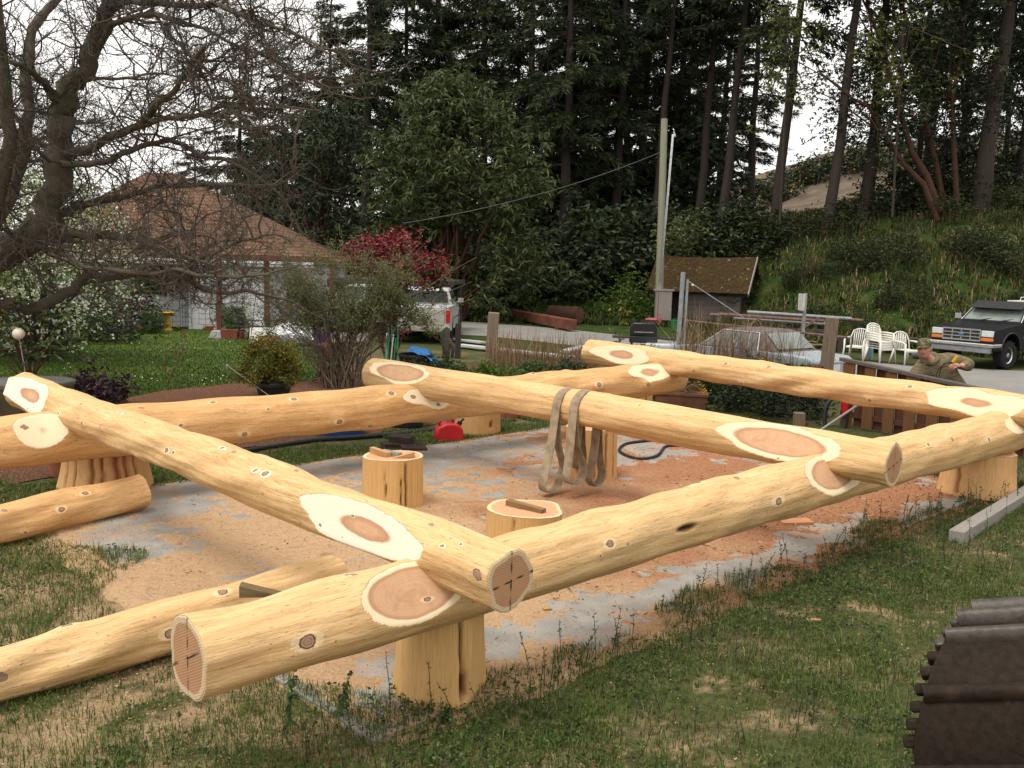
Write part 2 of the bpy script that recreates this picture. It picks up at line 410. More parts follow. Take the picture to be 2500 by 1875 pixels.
# sawdust: a low heap surface that dips under the slab where the concrete is bare
nu, nv = 420, 330
us = np.linspace(-1.0, 9.6, nu); vs = np.linspace(-.55, 6.75, nv)
Vv = np.zeros((nv, nu, 3)); tone = np.zeros((nv, nu))
bare = [(1.2, .55, 1.0, .28), (2.5, .45, .5, .16), (4.4, .4, .8, .18), (6.3, .45, .6, .16), (.1, .35, .5, .33), (5.2, 5.9, 1.4, .5), (3.2, 6.1, 1.2, .55), (.5, 5.6, .6, .5), (-.1, 4.6, .45, .45), (7.6, 4.8, .8, .3), (5.5, 4.3, 1.1, .3), (1.1, 6.1, .9, .4), (.55, 2.9, .25, .16), (3.7, .5, .5, .2)]
full = [(2.2, 3.0, 2.2, 1.5), (.6, 3.6, 1.0, 1.2), (4.2, 2.6, 1.6, 1.2), (3.2, 1.0, 1.3, .28), (5.6, 1.0, 1.6, .3), (7.8, 1.0, .9, .6), (1.0, 1.5, 1.2, .5), (6.5, 2.6, 1.5, 1.0), (.9, .05, .55, .2), (2.6, -.05, 1.4, .16), (8.3, .6, .6, .3)]
for b in range(nv):
    for a in range(nu):
        u_, v_ = us[a], vs[b]; q = UV(u_, v_)
        h = .06+.60*fnoise(q, .9, 3, 1.7)+1.05*fnoise(q, 3.3, 4, 5.2)+.55*fnoise(q, 8, 4, 2.2)
        for (cu, cv, su, sv) in bare: h -= .50*math.exp(-((u_-cu)/su)**2-((v_-cv)/sv)**2)
        for (cu, cv, su, sv) in full: h += .40*math.exp(-((u_-cu)/su)**2-((v_-cv)/sv)**2)
        h += .55*math.exp(-max(0, u_-SU0)/.22)*(1 if v_ > .3 else 0)
        e = min(u_-SU0, SU1-u_, v_-SV0, SV1-v_)           # the heap thins out over the slab edge onto the grass
        z = SZ+.017*(h-.02) if e > 0 else .008+.022*(h+.10)-.05*max(0, -e-.18-.5*fnoise(q, 1.1, 3, 3.3))-.22*max(0, SV0-v_-.06-.22*max(0, fnoise(q, .9, 3, 21.0)))
        z -= .22*max(0, SU0+.12-u_)*float(smooth01((1.9-v_)/1.2))
        z -= .25*max(0, -.62-u_-.15*fnoise(q, 2, 2, 31.0))+.25*max(0, -.36-v_)
        Vv[b, a] = (q[0], q[1], max(z, SZ-.02) if e > .03 else z)
        tone[b, a] = np.clip(.5+(u_-3.6)*.13-(v_-3)*.05+.55*fnoise(q, 1.1, 3, 7.7), 0, 1)
i = np.arange(nu*nv).reshape(nv, nu)
Q = np.stack([i[:-1, :-1], i[:-1, 1:], i[1:, 1:], i[1:, :-1]], -1).reshape(-1, 4)
m = NT('sawdust', .95, .1); p = m.pos(); f = m.math('ADD', m.math('MULTIPLY', m.noise(p, 150, 3, .8), .55), m.math('MULTIPLY', m.noise(p, 34, 5, .75), .45)); g = m.noise(p, 18, 5, .7); t = m.attr('t')
pale = m.ramp(f, [(.34, (.42, .25, .135)), (.5, (.66, .43, .245)), (.70, (.82, .60, .39))])
red = m.ramp(f, [(.36, (.19, .075, .038)), (.5, (.46, .215, .11)), (.70, (.68, .40, .22))])
c = m.mix(m.step(t, .3, .85), pale, red)
c = m.mix(m.math('MULTIPLY', m.step(m.noise(p, 5, 6, .75), .56, .70), .55), c, (.24, .105, .055)); m.color(m.mix(m.math('MULTIPLY', m.step(g, .55, .78), .6), c, (.16, .07, .04))); m.bump(m.math('ADD', f, g), 1.0, .03)
SAWD = m.mat
tag(fast_mesh('sawdust', Vv.reshape(-1, 3), Q, SAWD, smooth=True, attrs={'t': tone.ravel()}), 'loose orange sawdust spread over the grey concrete slab', 'sawdust', kind='stuff')
# wood shavings lying loose
N = 60000
u_ = np.where(rng.random(N) < .3, rng.uniform(-3.2, .2, N), rng.uniform(-1.6, 9.6, N)); v_ = rng.uniform(-2.2, 6.7, N)
keep = (v_ > -.2) | (rng.random(N) < .5); u_, v_ = u_[keep], v_[keep]; N = len(u_)
C = FO+FU*u_[:, None]+FV*v_[:, None]; inside = (u_ > SU0) & (u_ < SU1) & (v_ > SV0) & (v_ < SV1)
C[:, 2] = np.where(inside, SZ+.012, .012)+rng.random(N)*.006
d = rng.normal(size=(N, 3)); d[:, 2] *= .25
V, Q = leaves(C, d, rng.uniform(.006, .024, N), rng.uniform(.003, .009, N))
tag(fast_mesh('wood_shavings', V, Q, leafmat('shaving', [(0, (.30, .13, .06)), (.45, (.48, .29, .15)), (1, (.74, .56, .36))], .8, .1, 0), attrs={'v': leafval(N)}), 'pale wood shavings littering the slab and the grass around it', 'shavings', kind='stuff')

# reddish bark shreds in drifts on the slab
N = 16000; u_ = rng.uniform(-.3, 9.3, N); v_ = rng.uniform(.05, 6.4, N); C = FO+FU*u_[:, None]+FV*v_[:, None]
w_ = np.array([fnoise(q, 1.3, 3, 15.0) for q in C])+.28*(u_-4.5)/4.5-.10*(v_-2)/3+.25*np.exp(-((v_-.8)/.8)**2)*(u_ > 1.5); C = C[rng.random(N) < np.clip(w_*1.3, .01, 1)]; n = len(C); C[:, 2] = SZ+.010+rng.random(n)*.012
d = rng.normal(size=(n, 3)); d[:, 2] *= .22; V, Q = leaves(C, d, rng.uniform(.015, .075, n), rng.uniform(.004, .016, n))
tag(fast_mesh('bark_shreds', V, Q, leafmat('bark_shred', [(0, (.06, .022, .014)), (.5, (.19, .075, .04)), (.85, (.36, .17, .09)), (1, (.62, .42, .25))], .85, .1, 0), attrs={'v': leafval(n)}), 'reddish bark shreds drifted over the sawdust on the slab', 'bark shreds', kind='stuff')
# ================================================================== peeled cedar logs
def logmat(name, pale, tan, dark, sap, heart, hk=.45):
    m = NT(name, .7, .2); o = m.obj(); x, y, z = m.sep(o)
    off = m.n('ShaderNodeObjectInfo').outputs['Random']
    v = m.comb(m.math('MULTIPLY_ADD', off, 31, x), y, z)
    s1 = m.noise(m.scale(v, (.55, 9, 9)), 2.2, 5, .6, .5)          # long streaks of the grain
    s2 = m.noise(m.scale(v, (2.2, 45, 45)), 2.0, 4, .65, .3)       # fine fibres
    big = m.noise(m.scale(v, (.7, 2.2, 2.2)), 1.5, 3)
    c = m.ramp(m.math('ADD', m.math('MULTIPLY', s1, .7), m.math('MULTIPLY', big, .3)), [(.30, pale), (.5, tan), (.72, dark)])
    c = m.mix(m.math('MULTIPLY', m.step(s2, .47, .72), .5), c, tuple(.62*q for q in dark))
    # drawknife facets, paler where freshly shaved
    fc = m.noise(m.scale(v, (1.5, 16, 16)), 1.3, 2, .4, 1.2)
    c = m.mix(m.math('MULTIPLY', m.step(fc, .60, .64), .35), c, pale)
    s3 = m.noise(m.scale(v, (3.5, 80, 80)), 2.0, 2, .5, .2)
    c = m.mix(m.math('MULTIPLY', m.step(s3, .60, .72), .40), c, tuple(.55*q for q in dark))
    ch = m.noise(m.scale(v, (30, 7, 7)), 1.5, 2, .5, .5)
    c = m.mix(m.math('MULTIPLY', m.math('MULTIPLY', m.step(ch, .58, .68), m.step(m.noise(v, 2.3, 2), .5, .62)), .30), c, pale)
    # specks of bark and dirt
    sp = m.noise(m.scale(v, (14, 40, 40)), 1.6, 3, .6)
    c = m.mix(m.math('MULTIPLY', m.step(sp, .665, .72), .75), c, (.12, .055, .02))
    st = m.noise(m.scale(v, (1.6, 26, 26)), 3.2, 2, .5, .8)
    c = m.mix(m.math('MULTIPLY', m.step(st, .66, .71), .55), c, (.22, .10, .04))
    ck = m.math('ABSOLUTE', m.math('SUBTRACT', m.noise(m.scale(v, (.5, 11, 11)), 2.0, 2, .5, .3), .5)); km = m.step(m.noise(m.scale(v, (1, 3, 3)), 1.7, 2), .54, .62)
    c = m.mix(m.math('MULTIPLY', m.math('MULTIPLY', m.math('SUBTRACT', 1.0, m.step(ck, .0, .008)), km), .6), c, (.16, .075, .03))
    # the flat saddle cuts: white sapwood round pink heartwood with rings
    rr = m.attr('rr'); cut = m.attr('cutd')
    wob = m.noise(v, 5, 3); rj = m.math('MULTIPLY_ADD', wob, .10, m.math('SUBTRACT', rr, .05))
    hr = m.attr('hr')
    ring = m.math('SINE', m.math('MULTIPLY', rj, 150.0))
    ring2 = m.noise(m.comb(m.math('MULTIPLY', rj, 22), 0.0, 0.0), 2.0, 3)
    hc = m.mix(m.math('MULTIPLY_ADD', ring, .10, m.math('MULTIPLY', ring2, .55)), tuple(min(1, 1.12*q) for q in heart), tuple(.74*q for q in heart))
    hc = m.mix(m.math('MULTIPLY', m.step(m.math('SUBTRACT', hr, rj), .10, .0), .75), hc, (.42, .20, .105)); hc = m.mix(m.math('MULTIPLY', m.step(m.noise(v, 9, 5, .65, .8), .45, .7), .45), hc, (.46, .25, .135))
    sc_ = m.mix(m.math('MULTIPLY_ADD', ring, .06, .12), sap, tuple(.8*q for q in sap))
    inh = m.step(m.math('SUBTRACT', hr, rj), -.022, .022)
    cc = m.mix(inh, sc_, hc)
    mask = m.step(m.math('ADD', cut, m.math('MULTIPLY', m.math('SUBTRACT', m.noise(v, 17, 4, .65), .5), .014)), .0008, .0034)
    mask = m.math('MULTIPLY', mask, m.step(cut, .0003, .0011)); c = m.mix(mask, c, cc)
    # knots: pale shaved halo, dark rim, greyish heart
    kd = m.attr('kd'); kj = m.math('ADD', kd, m.math('MULTIPLY', m.math('SUBTRACT', m.noise(v, 38, 3), .5), .5))
    halo = m.math('SUBTRACT', 1.0, m.step(kj, 1.42, 1.62))
    c = m.mix(m.math('MULTIPLY', halo, hk), c, tuple(min(1, q) for q in sap))
    c = m.mix(m.math('SUBTRACT', 1.0, m.step(kj, 1.02, 1.2)), c, (.10, .045, .022))
    kc = m.mix(m.math('MULTIPLY_ADD', m.math('SINE', m.math('MULTIPLY', kd, 14.0)), .3, .4), (.42, .27, .18), (.22, .12, .075))
    c = m.mix(m.math('SUBTRACT', 1.0, m.step(kj, .80, .98)), c, kc)
    dk = m.attr('dark'); c = m.mix(dk, c, (.035, .014, .008))
    m.color(c)
    hb = m.math('ADD', m.math('MULTIPLY', s2, .5), m.math('ADD', m.math('MULTIPLY', s1, .8), m.math('MULTIPLY', sp, .5)))
    hb = m.math('ADD', hb, m.math('MULTIPLY', ch, .35)); m.bump(m.math('MULTIPLY', hb, m.math('SUBTRACT', 1.0, m.math('MULTIPLY', mask, .8))), .55, .014)
    m.rough(m.math('MULTIPLY_ADD', s2, .3, .58)); return m.mat
SAP = (.84, .70, .47); SAPW = (.84, .76, .60); HEART = (.60, .365, .215)
LOG_Y = logmat('peeled_cedar', (.77, .535, .285), (.675, .435, .205), (.53, .31, .13), SAP, HEART)
LOG_W = logmat('peeled_cedar_pale_cut', (.77, .53, .28), (.68, .435, .205), (.535, .312, .132), SAPW, HEART, .7)
LOG_O = logmat('peeled_cedar_orange', (.76, .485, .235), (.66, .385, .165), (.51, .265, .10), SAP, HEART)
def endmat():
    m = NT('end_grain', .8, .15); o = m.obj(); x, y, z = m.sep(o)
    rr = m.attr('rr'); w = m.noise(o, 7, 3); rj = m.math('MULTIPLY_ADD', w, .09, m.math('SUBTRACT', rr, .045))
    ring = m.math('SINE', m.math('MULTIPLY', rj, 170.0)); rn = m.noise(m.comb(m.math('MULTIPLY', rj, 18), 0.0, 0.0), 2, 3)
    heart = m.mix(m.math('MULTIPLY_ADD', ring, .12, m.math('MULTIPLY', rn, .7)), (.50, .29, .16), (.29, .14, .07))
    # chain-saw kerf lines slanting over the face
    sv = m.math('ADD', m.math('MULTIPLY', y, .5), z); kerf = m.math('SINE', m.math('ADD', m.math('MULTIPLY', sv, 420.0), m.math('MULTIPLY', m.noise(o, 6, 2), 5.0)))
    kf = m.math('MULTIPLY', m.step(kerf, .2, .9), m.step(m.noise(o, 4, 2), .35, .6))
    heart = m.mix(m.math('MULTIPLY', kf, .28), heart, (.13, .06, .035))
    c = m.mix(m.step(rj, .80, .835), heart, m.mix(rn, (.62, .48, .32), (.5, .37, .23)))
    c = m.mix(m.math('SUBTRACT', 1.0, m.step(rj, .03, .075)), c, (.09, .04, .02))
    c = m.mix(m.math('MULTIPLY', m.attr('mark'), .9), c, (.03, .02, .015))
    m.color(c); m.bump(m.math('ADD', kerf, m.math('MULTIPLY', ring, .4)), .25, .002); return m.mat
ENDG = endmat()

class Log:
    def __init__(s, name, label, p0, p1, r0, r1, seed, mat, cat='log', group=None, rj=.011, knobs=.012):
        s.name, s.label, s.cat, s.group, s.mat = name, label, cat, group, mat
        s.p0, s.p1 = np.asarray(p0, float), np.asarray(p1, float); s.L = np.linalg.norm(s.p1-s.p0)
        s.X = (s.p1-s.p0)/s.L; z = np.array([0, 0, 1.0]); s.Z = z-s.X*(z@s.X); s.Z /= np.linalg.norm(s.Z); s.Y = np.cross(s.Z, s.X)
        s.r0, s.r1, s.seed, s.rj, s.kb = r0, r1, seed, rj, knobs
        s.cuts = []; s.kn = []; s.gouges = []; s.g = np.random.default_rng(seed)
    def R(s, x): return s.r0+(s.r1-s.r0)*np.clip(x/s.L, 0, 1)
    def loc(s, p): q = np.asarray(p)-s.p0; return np.array([q@s.X, q@s.Y, q@s.Z])
    def hit(s, px, py):
        d = ray(px, py); o = s.loc(CAM); dl = np.array([d@s.X, d@s.Y, d@s.Z]); x = s.L/2
        # nearest approach to the axis gives a first x
        a = dl[1]**2+dl[2]**2; b = o[1]*dl[1]+o[2]*dl[2]; t = -b/a
        for _ in range(4):
            x = o[0]+t*dl[0]; R = s.R(x); c = o[1]**2+o[2]**2-R*R; D_ = b*b-a*c
            t = (-b-math.sqrt(max(D_, 0)))/a
        p = o+t*dl; return p[0], math.atan2(p[2], p[1])
    def xat(s, px, py):
        d = ray(px, py); o = s.loc(CAM); dl = np.array([d@s.X, d@s.Y, d@s.Z]); t = -(o[1]*dl[1]+o[2]*dl[2])/(dl[1]**2+dl[2]**2); return o[0]+t*dl[0]
    def cut(s, c, a, b, hw, heart, flat=1.6):
        x, an = s.hit(*c); x0, x1 = s.xat(*a), s.xat(*b); hl = abs(x1-x0)/2; xc = (x0+x1)/2
        dep = 1-math.sqrt(1-hw*hw); s.cuts.append((xc, an, dep, hl, flat, math.sqrt((1-dep)**2+heart**2))); return s
    def knots(s, lst):
        for k in lst:
            x, a = s.hit(k[0], k[1]); s.kn.append((x, a, k[2] if len(k) > 2 else .02, k[3] if len(k) > 3 else .5))
        return s
    def scatter(s, n, lo=.006, hi=.016):
        for _ in range(n): s.kn.append((s.g.uniform(.2, s.L-.2), s.g.uniform(0, 2*PI), s.g.uniform(lo, hi), .35))
        return s
    def gouge(s, px, py, l, wd): x, a = s.hit(px, py); s.gouges.append((x, a, l, wd)); return s
    def build(s, marks=(None, None), na=112, dx=.013):
        nx = max(8, int(s.L/dx)); x = np.linspace(0, s.L, nx)[:, None]; a = (np.arange(na)*2*PI/na)[None, :]
        R = s.R(x); g = s.g
        r = R*np.ones_like(a)
        for _ in range(10):
            k = g.integers(0, 6); r = r+s.rj*g.uniform(.3, 1)*np.sin(x*g.uniform(1.2, 9)+g.uniform(0, 6.3)+k*a)*.55
        r = r+.0035*np.sin(a*5+x*.8+2*np.sin(x*1.1))+.0022*np.sin(a*9+x*1.7+3*np.sin(x*.9))+.0016*np.sin(a*17+2*np.sin(x*1.9+1))
        kd = np.full(r.shape, 9.0)
        for (kx, ka, kr, hl) in s.kn:
            kr = kr*.80
            da = np.angle(np.exp(1j*(a-ka))); dd = np.sqrt(((x-kx)/1.35)**2+(da*R)**2)
            r = r+1.5*s.kb*min(1.6, kr/.02)*np.exp(-(dd/(kr*3.2))**2)*(1 if hl >= .5 else .6)
            r = np.where(dd < kr*1.9, r-.0025*np.exp(-(dd/(kr*1.5))**6), r)
            # shaved halo is drawn out along the log
            q = dd/kr; e = np.sqrt(((x-kx)/(1.35*(1+hl)))**2+(da*R)**2)/kr
            kd = np.minimum(kd, np.where(q < 1.25, q, np.maximum(1.25, e) if (hl >= .5 and g.random() < .7) else 9.0))
        dk = np.zeros_like(r)
        for (gx, ga, gl, gw) in s.gouges:
            da = np.angle(np.exp(1j*(a-ga))); e = np.sqrt(((x-gx)/gl)**2+(da*R/gw)**2)
            r = r-.03*np.exp(-e**4); dk = np.maximum(dk, np.exp(-(e*.95)**6))
        r_or = r.copy(); hr = np.full(r.shape, .8)
        for (xc, ac, dep, hl, fl, hh) in s.cuts:
            lim = R*(1-dep*(1-np.abs((x-xc)/hl)**fl)); da = np.angle(np.exp(1j*(a-ac))); ca = np.cos(da)
            new = np.where(ca > .05, lim/np.maximum(ca, .05), 9); hit = new < r
            r = np.minimum(r, new); hr = np.where(np.abs(x-xc) < hl*1.3, hh, hr)
        cd = r_or-r
        xc_ = x+0*a
        cy = .012*np.sin(x*.8+s.seed); cz = .012*np.sin(x*.66+s.seed*2)
        V = np.stack([xc_, cy+r*np.cos(a), cz+r*np.sin(a)], -1)
        i = np.arange(nx*na).reshape(nx, na); j = np.roll(i, -1, 1)
        Q = np.stack([i[:-1], i[1:], j[1:], j[:-1]], -1).reshape(-1, 4)[:, ::-1]
        o = fast_mesh(s.name, V.reshape(-1, 3), Q, s.mat, smooth=True, attrs={'rr': (r/R).ravel(), 'cutd': cd.ravel(), 'hr': hr.ravel(), 'kd': kd.ravel(), 'dark': dk.ravel()})
        Mx = Matrix.Identity(4)
        for q in range(3): Mx[q][0] = s.X[q]; Mx[q][1] = s.Y[q]; Mx[q][2] = s.Z[q]; Mx[q][3] = s.p0[q]
        o.matrix_world = Mx; tag(o, s.label, s.cat, s.group)
        for e, row in ((0, 0), (1, nx-1)):
            ks = np.linspace(0, 1, 40)[:, None]; ring = V[row]; cen = np.array([ring[0, 0], cy[row, 0], cz[row, 0]])
            W = cen+(ring-cen)[None]*ks[..., None]; rr = ks+0*a
            nrm = -1 if e == 0 else 1
            W[..., 0] += nrm*.004*np.where(ks < .97, 1, 0)
            mk = np.zeros_like(rr)
            if marks[e]:
                for an in marks[e]:
                    yy = (W[..., 1]-cen[1]); zz = (W[..., 2]-cen[2]); dist = np.abs(-yy*math.sin(an)+zz*math.cos(an)); mk = np.maximum(mk, np.clip(1.4-(dist+.004*np.sin(60*(yy+zz)))/.0032, 0, 1))
            i2 = np.arange(40*na).reshape(40, na); j2 = np.roll(i2, -1, 1); Qe = np.stack([i2[:-1], j2[:-1], j2[1:], i2[1:]], -1).reshape(-1, 4)
            if e == 0: Qe = Qe[:, ::-1]
            fast_mesh('end_face', W.reshape(-1, 3), Qe, ENDG, parent=o, smooth=False, attrs={'rr': rr.ravel(), 'mark': mk.ravel()})
        return o
GA = 'peeled logs notched across the two sill logs'; GB = 'peeled sill logs resting on stumps'
ZA, ZB = 1.04, .80
def ext(p, q, k): d = (q-p)/np.linalg.norm(q-p); return q+d*k
p0, p1 = G(72, 958, 1.08), G(1250, 1421, 1.01); p0 = ext(p1, p0, .22)
A1 = Log('peeled_log', 'peeled cross log nearest the camera, many pale knots and a large white flat cut', p0, p1, .215, .170, 11, LOG_W, group=GA, knobs=.014)
A1.cut((930, 1316), (786, 1262), (1074, 1385), .80, .36).cut((106, 978), (52, 945), (152, 1013), .86, .36)
A1.knots([(199, 986, .024), (203, 1030, .022), (147, 1007, .02), (20, 984, .03), (340, 1119, .026), (403, 1099, .024), (419, 1104, .015), (540, 1096, .02, .9), (571, 1109, .024, .9), (625, 1152, .022, .9), (652, 1162, .028), (724, 1149, .024), (291, 1003, .02, 1.2), (1058, 1291, .02), (1085, 1337, .012), (1176, 1407, .033), (850, 1255, .012), (1128, 1330, .01)]).scatter(46)
A1.build(marks=(None, (math.radians(90), math.radians(8))))
p0, p1 = G(915, 911, 1.10), G(2183, 1133, 1.04)
A2 = Log('peeled_log', 'smooth peeled cross log in the middle with a tan strap hung over it', p0, p1, .228, .200, 12, LOG_Y, group=GA, rj=.005)
A2.cut((1000, 908), (932, 890), (1072, 926), .72, .58).cut((1927, 1080), (1778, 1050), (2078, 1124), .82, .62)
A2.knots([(1204, 932, .018, 1.4), (1338, 942, .01), (1482, 965, .011), (1561, 992, .013), (1505, 1052, .012), (1900, 1120, .009)]).scatter(12, .005, .011)
A2.build(marks=(None, (math.radians(90), math.radians(12))))
p0, p1 = G(1440, 860, 1.12), ext(G(1440, 860, 1.12), G(2500, 1003, 1.08), 1.5)
A3 = Log('peeled_log', 'peeled cross log farthest back, in front of the plank fence', p0, p1, .225, .205, 13, LOG_Y, group=GA)
A3.cut((1535, 868), (1465, 860), (1602, 877), .74, .36).cut((2400, 980), (2275, 958), (2525, 998), .80, .26)
A3.knots([(1696, 905, .024), (1773, 889, .024), (1812, 935, .02), (1878, 895, .03), (2125, 974, .022), (2223, 943, .026), (2013, 969, .018), (1620, 930, .014), (1860, 880, .014)]).scatter(22)
A3.build()
p0 = G(462, 1603, ZB); p1 = ext(p0, G(2340, 1080, ZB), 1.9)
B1 = Log('sill_log', 'long peeled sill log along the front edge of the slab, cut end facing the camera', p0, p1, .208, .275, 21, LOG_Y, group=GB, rj=.008, knobs=.010)
B1.cut((962, 1448), (836, 1480), (1090, 1412), .80, .68).cut((1990, 1168), (1918, 1188), (2066, 1150), .78, .6).cut((2432, 1040), (2395, 1050), (2472, 1030), .5, .0)
B1.knots([(751, 1561, .040), (865, 1401, .02), (848, 1403, .013), (1482, 1326, .028), (1060, 1461, .02), (1899, 1227, .035, .9), (1797, 1171, .03), (1700, 1187, .03, .9), (2323, 1073, .028), (2267, 1086, .02, .9), (2412, 1071, .025), (1500, 1245, .01), (1460, 1355, .01)]).scatter(26).gouge(1677, 1290, .12, .026)
B1.build(marks=((math.radians(90), math.radians(-28)), None))
q0, q1 = G(0, 1082, ZB), G(1563, 930, .82)
B2 = Log('sill_log', 'peeled sill log along the back edge of the slab by the bark bed', ext(q1, q0, 1.6), ext(q0, q1, .95), .27, .275, 22, LOG_O, group=GB, rj=.011, knobs=.016)
B2.cut((90, 1050), (22, 1055), (158, 1042), .62, .0).cut((1010, 965), (968, 968), (1092, 955), .62, .0).cut((1562, 908), (1512, 912), (1612, 902), .6, .3)
B2.knots([(60, 1042, .035, 0), (343, 1004, .03), (519, 987, .026), (596, 1059, .028, .9), (718, 976, .03), (826, 1026, .032), (955, 961, .034), (1012, 965, .04, 0), (1073, 986, .03), (903, 1036, .03), (1457, 940, .04), (1579, 940, .036), (1380, 905, .025), (655, 1000, .016), (1300, 915, .025), (440, 1040, .018)]).scatter(26)
B2.build()
q0, q1 = G(0, 1650, .17), G(400, 1541, .185)
L1 = Log('loose_log', 'loose peeled log lying on the grass behind the end of the front sill log', ext(q1, q0, .9), G(826, 1420, .19), .165, .195, 31, LOG_Y)
L1.knots([(166, 1534, .03), (417, 1549, .034), (4, 1654, .034), (544, 1454, .03), (640, 1440, .014)]).scatter(12)
L1.build()
q0, q1 = G(0, 1284, .18), G(340, 1204, .20)
L2 = Log('loose_log', 'short loose peeled log lying under the left end of the frame', ext(q1, q0, 1.2), q1, .175, .20, 32, LOG_O)
L2.knots([(210, 1206, .028), (10, 1254, .026), (150, 1247, .026), (60, 1300, .012)]).scatter(12)
L2.build(marks=(None, None))

# ================================================================== stumps
def stumpmat(name, a, b, red):
    m = NT(name, .75, .2); o = m.obj(); f = m.noise(m.scale(o, (34, 34, .55)), 2.2, 6, .6, .25); g = m.noise(m.scale(o, (1.5, 1.5, .6)), 2, 3)
    c = m.ramp(m.math('ADD', m.math('MULTIPLY', f, .7), m.math('MULTIPLY', g, .3)), [(.32, a), (.72, b)])
    fine = m.noise(m.scale(o, (60, 60, 1.2)), 2, 3); c = m.mix(m.math('MULTIPLY', m.step(fine, .55, .75), .4), c, tuple(.6*q for q in b))
    c = m.mix(m.attr('crack'), c, red)
    m.color(c); m.bump(m.math('ADD', f, m.math('MULTIPLY', fine, .5)), .45, .012); return m.mat
ST_A = stumpmat('stump_side', (.66, .42, .18), (.50, .275, .095), (.10, .032, .012))
ST_B = stumpmat('stump_side_red', (.68, .43, .20), (.50, .25, .09), (.22, .06, .02))
def topmat():
    m = NT('stump_top', .9, .1); rr = m.attr('rr'); o = m.obj(); w = m.noise(o, 6, 3); rj = m.math('MULTIPLY_ADD', w, .12, rr)
    rn = m.noise(m.comb(m.math('MULTIPLY', rj, 16), 0.0, 0.0), 2, 3); f = m.noise(o, 60, 4)
    c = m.mix(rn, (.66, .36, .20), (.50, .235, .12)); c = m.mix(m.step(rj, .93, .98), c, (.68, .5, .3))
    c = m.mix(m.math('MULTIPLY', m.step(f, .5, .7), .5), c, (.75, .52, .32)); m.color(c); m.bump(f, .4, .006); return m.mat
TOPM = topmat()
def stump(label, base, r, h, seed, mat=None, cracks=(), flare=.12, tilt=0.0, group='cut stumps carrying or standing among the logs', lob=.05, face=None):
    g = np.random.default_rng(seed); na, nz = 120, 40
    a = np.arange(na)*2*PI/na; prof = np.ones(na)
    for k in (2, 3, 4, 5, 7): prof += lob*g.uniform(.2, .7)/k*2*np.sin(k*a+g.uniform(0, 6.3))
    prof = prof+.006*np.sin(a*23+g.uniform(0, 6))
    ck = np.zeros((nz, na)); z = np.linspace(0, h, nz)
    R = r*prof[None]*(1+flare*(1-z/h)**1.8)[:, None]
    if face is not None:                       # one side sawn flat
        fa, fd = face; ca = np.cos(a-fa); lim = np.where(ca > .05, fd*r/np.maximum(ca, .05), 9); R = np.minimum(R, lim[None])
    for (ca, wd, z0, z1) in cracks:
        da = np.angle(np.exp(1j*(a[None]-ca-.015*np.sin(z*9)[:, None]-.01*np.sin(z*31)[:, None]))); zz = (z/h)[:, None]; on = smooth01((zz-z0)*8)*smooth01((z1-zz)*8)
        k = np.exp(-(da*r/wd)**2)*on; ck = np.maximum(ck, k); R = R-k*.03
    top = h+tilt*np.cos(a)*r+.006*np.sin(3*a)
    V = np.stack([R*np.cos(a), R*np.sin(a), z[:, None]*(top/h)[None]], -1)
    i = np.arange(nz*na).reshape(nz, na); j = np.roll(i, -1, 1); Q = np.stack([i[:-1], j[:-1], j[1:], i[1:]], -1).reshape(-1, 4)
    o = fast_mesh('stump', V.reshape(-1, 3), Q, mat or ST_A, smooth=True, attrs={'crack': ck.ravel()}, loc=(base[0], base[1], SZ-.01)); tag(o, label, 'stump', group)
    ks = np.linspace(0, 1, 24)[:, None]; ring = V[-1]; cen = np.array([0, 0, h]); W = cen+(ring-cen)[None]*ks[..., None]; W[..., 2] += .003
    i2 = np.arange(24*na).reshape(24, na); j2 = np.roll(i2, -1, 1)
    fast_mesh('cut_top', W.reshape(-1, 3), np.stack([i2[:-1], j2[:-1], j2[1:], i2[1:]], -1).reshape(-1, 4), TOPM, parent=o, smooth=True, attrs={'rr': (ks+0*a[None]).ravel()})
    return o
def away(p, k): d = np.array([p[0], p[1], 0.0]); return np.asarray(p)+d/np.linalg.norm(d)*k
S1 = away(G(1074, 1742), .29); S1o = stump('broad yellow stump with a long crack under the front sill log', S1, .275, .60, 41, cracks=[(-1.05, .010, 0, 1), (-1.0, .022, .05, .42)], flare=.13, lob=.03, face=(-.35, .93))
S2 = away(G(262, 1212), .36); stump('wide split stump with red cracks under the left end of the back sill log', S2, .44, .56, 42, ST_B, cracks=[(-2.0, .016, 0, 1), (-1.5, .022, 0, 1), (-1.25, .014, 0, 1), (-.95, .03, 0, 1), (-.75, .022, .1, 1), (-.5, .014, 0, 1), (-2.4, .012, 0, 1)], flare=.2, lob=.09)
S3 = away(G(958, 1256), .31); stump('free-standing stump on the slab with three offcuts on top', S3, .315, .56, 43, cracks=[(-.95, .016, 0, 1), (-1.15, .008, 0, .7), (-1.7, .006, .2, .9)], flare=.04, lob=.10)
S4 = away(G(1440, 1184), .33); stump('tall stump standing behind the hanging strap', S4, .325, .66, 44, ST_B, cracks=[(-1.55, .02, 0, 1), (-1.25, .018, 0, .8), (-1.05, .012, 0, 1), (-.6, .010, 0, 1), (-2.2, .014, .1, 1)], flare=.05, lob=.06)
S5 = G(1283, 1243, .52); stump('stump on the slab mostly hidden behind the front sill log', S5, .345, .50, 45, cracks=[(-1.9, .008, 0, 1)], flare=.05, lob=.08)
S6 = away(G(2382, 1222), .42); stump('stump heaped with red sawdust under the right part of the front sill log', S6, .425, .53, 46, ST_B, cracks=[(-2.55, .02, 0, .8)], flare=.14, lob=.05, face=(-.2, .95))
S7 = away(G(1165, 1066), .33); stump('stump beside the red fuel can under the back sill log', S7, .36, .55, 47, cracks=[(-.9, .03, .15, .45)], flare=.05, lob=.05)
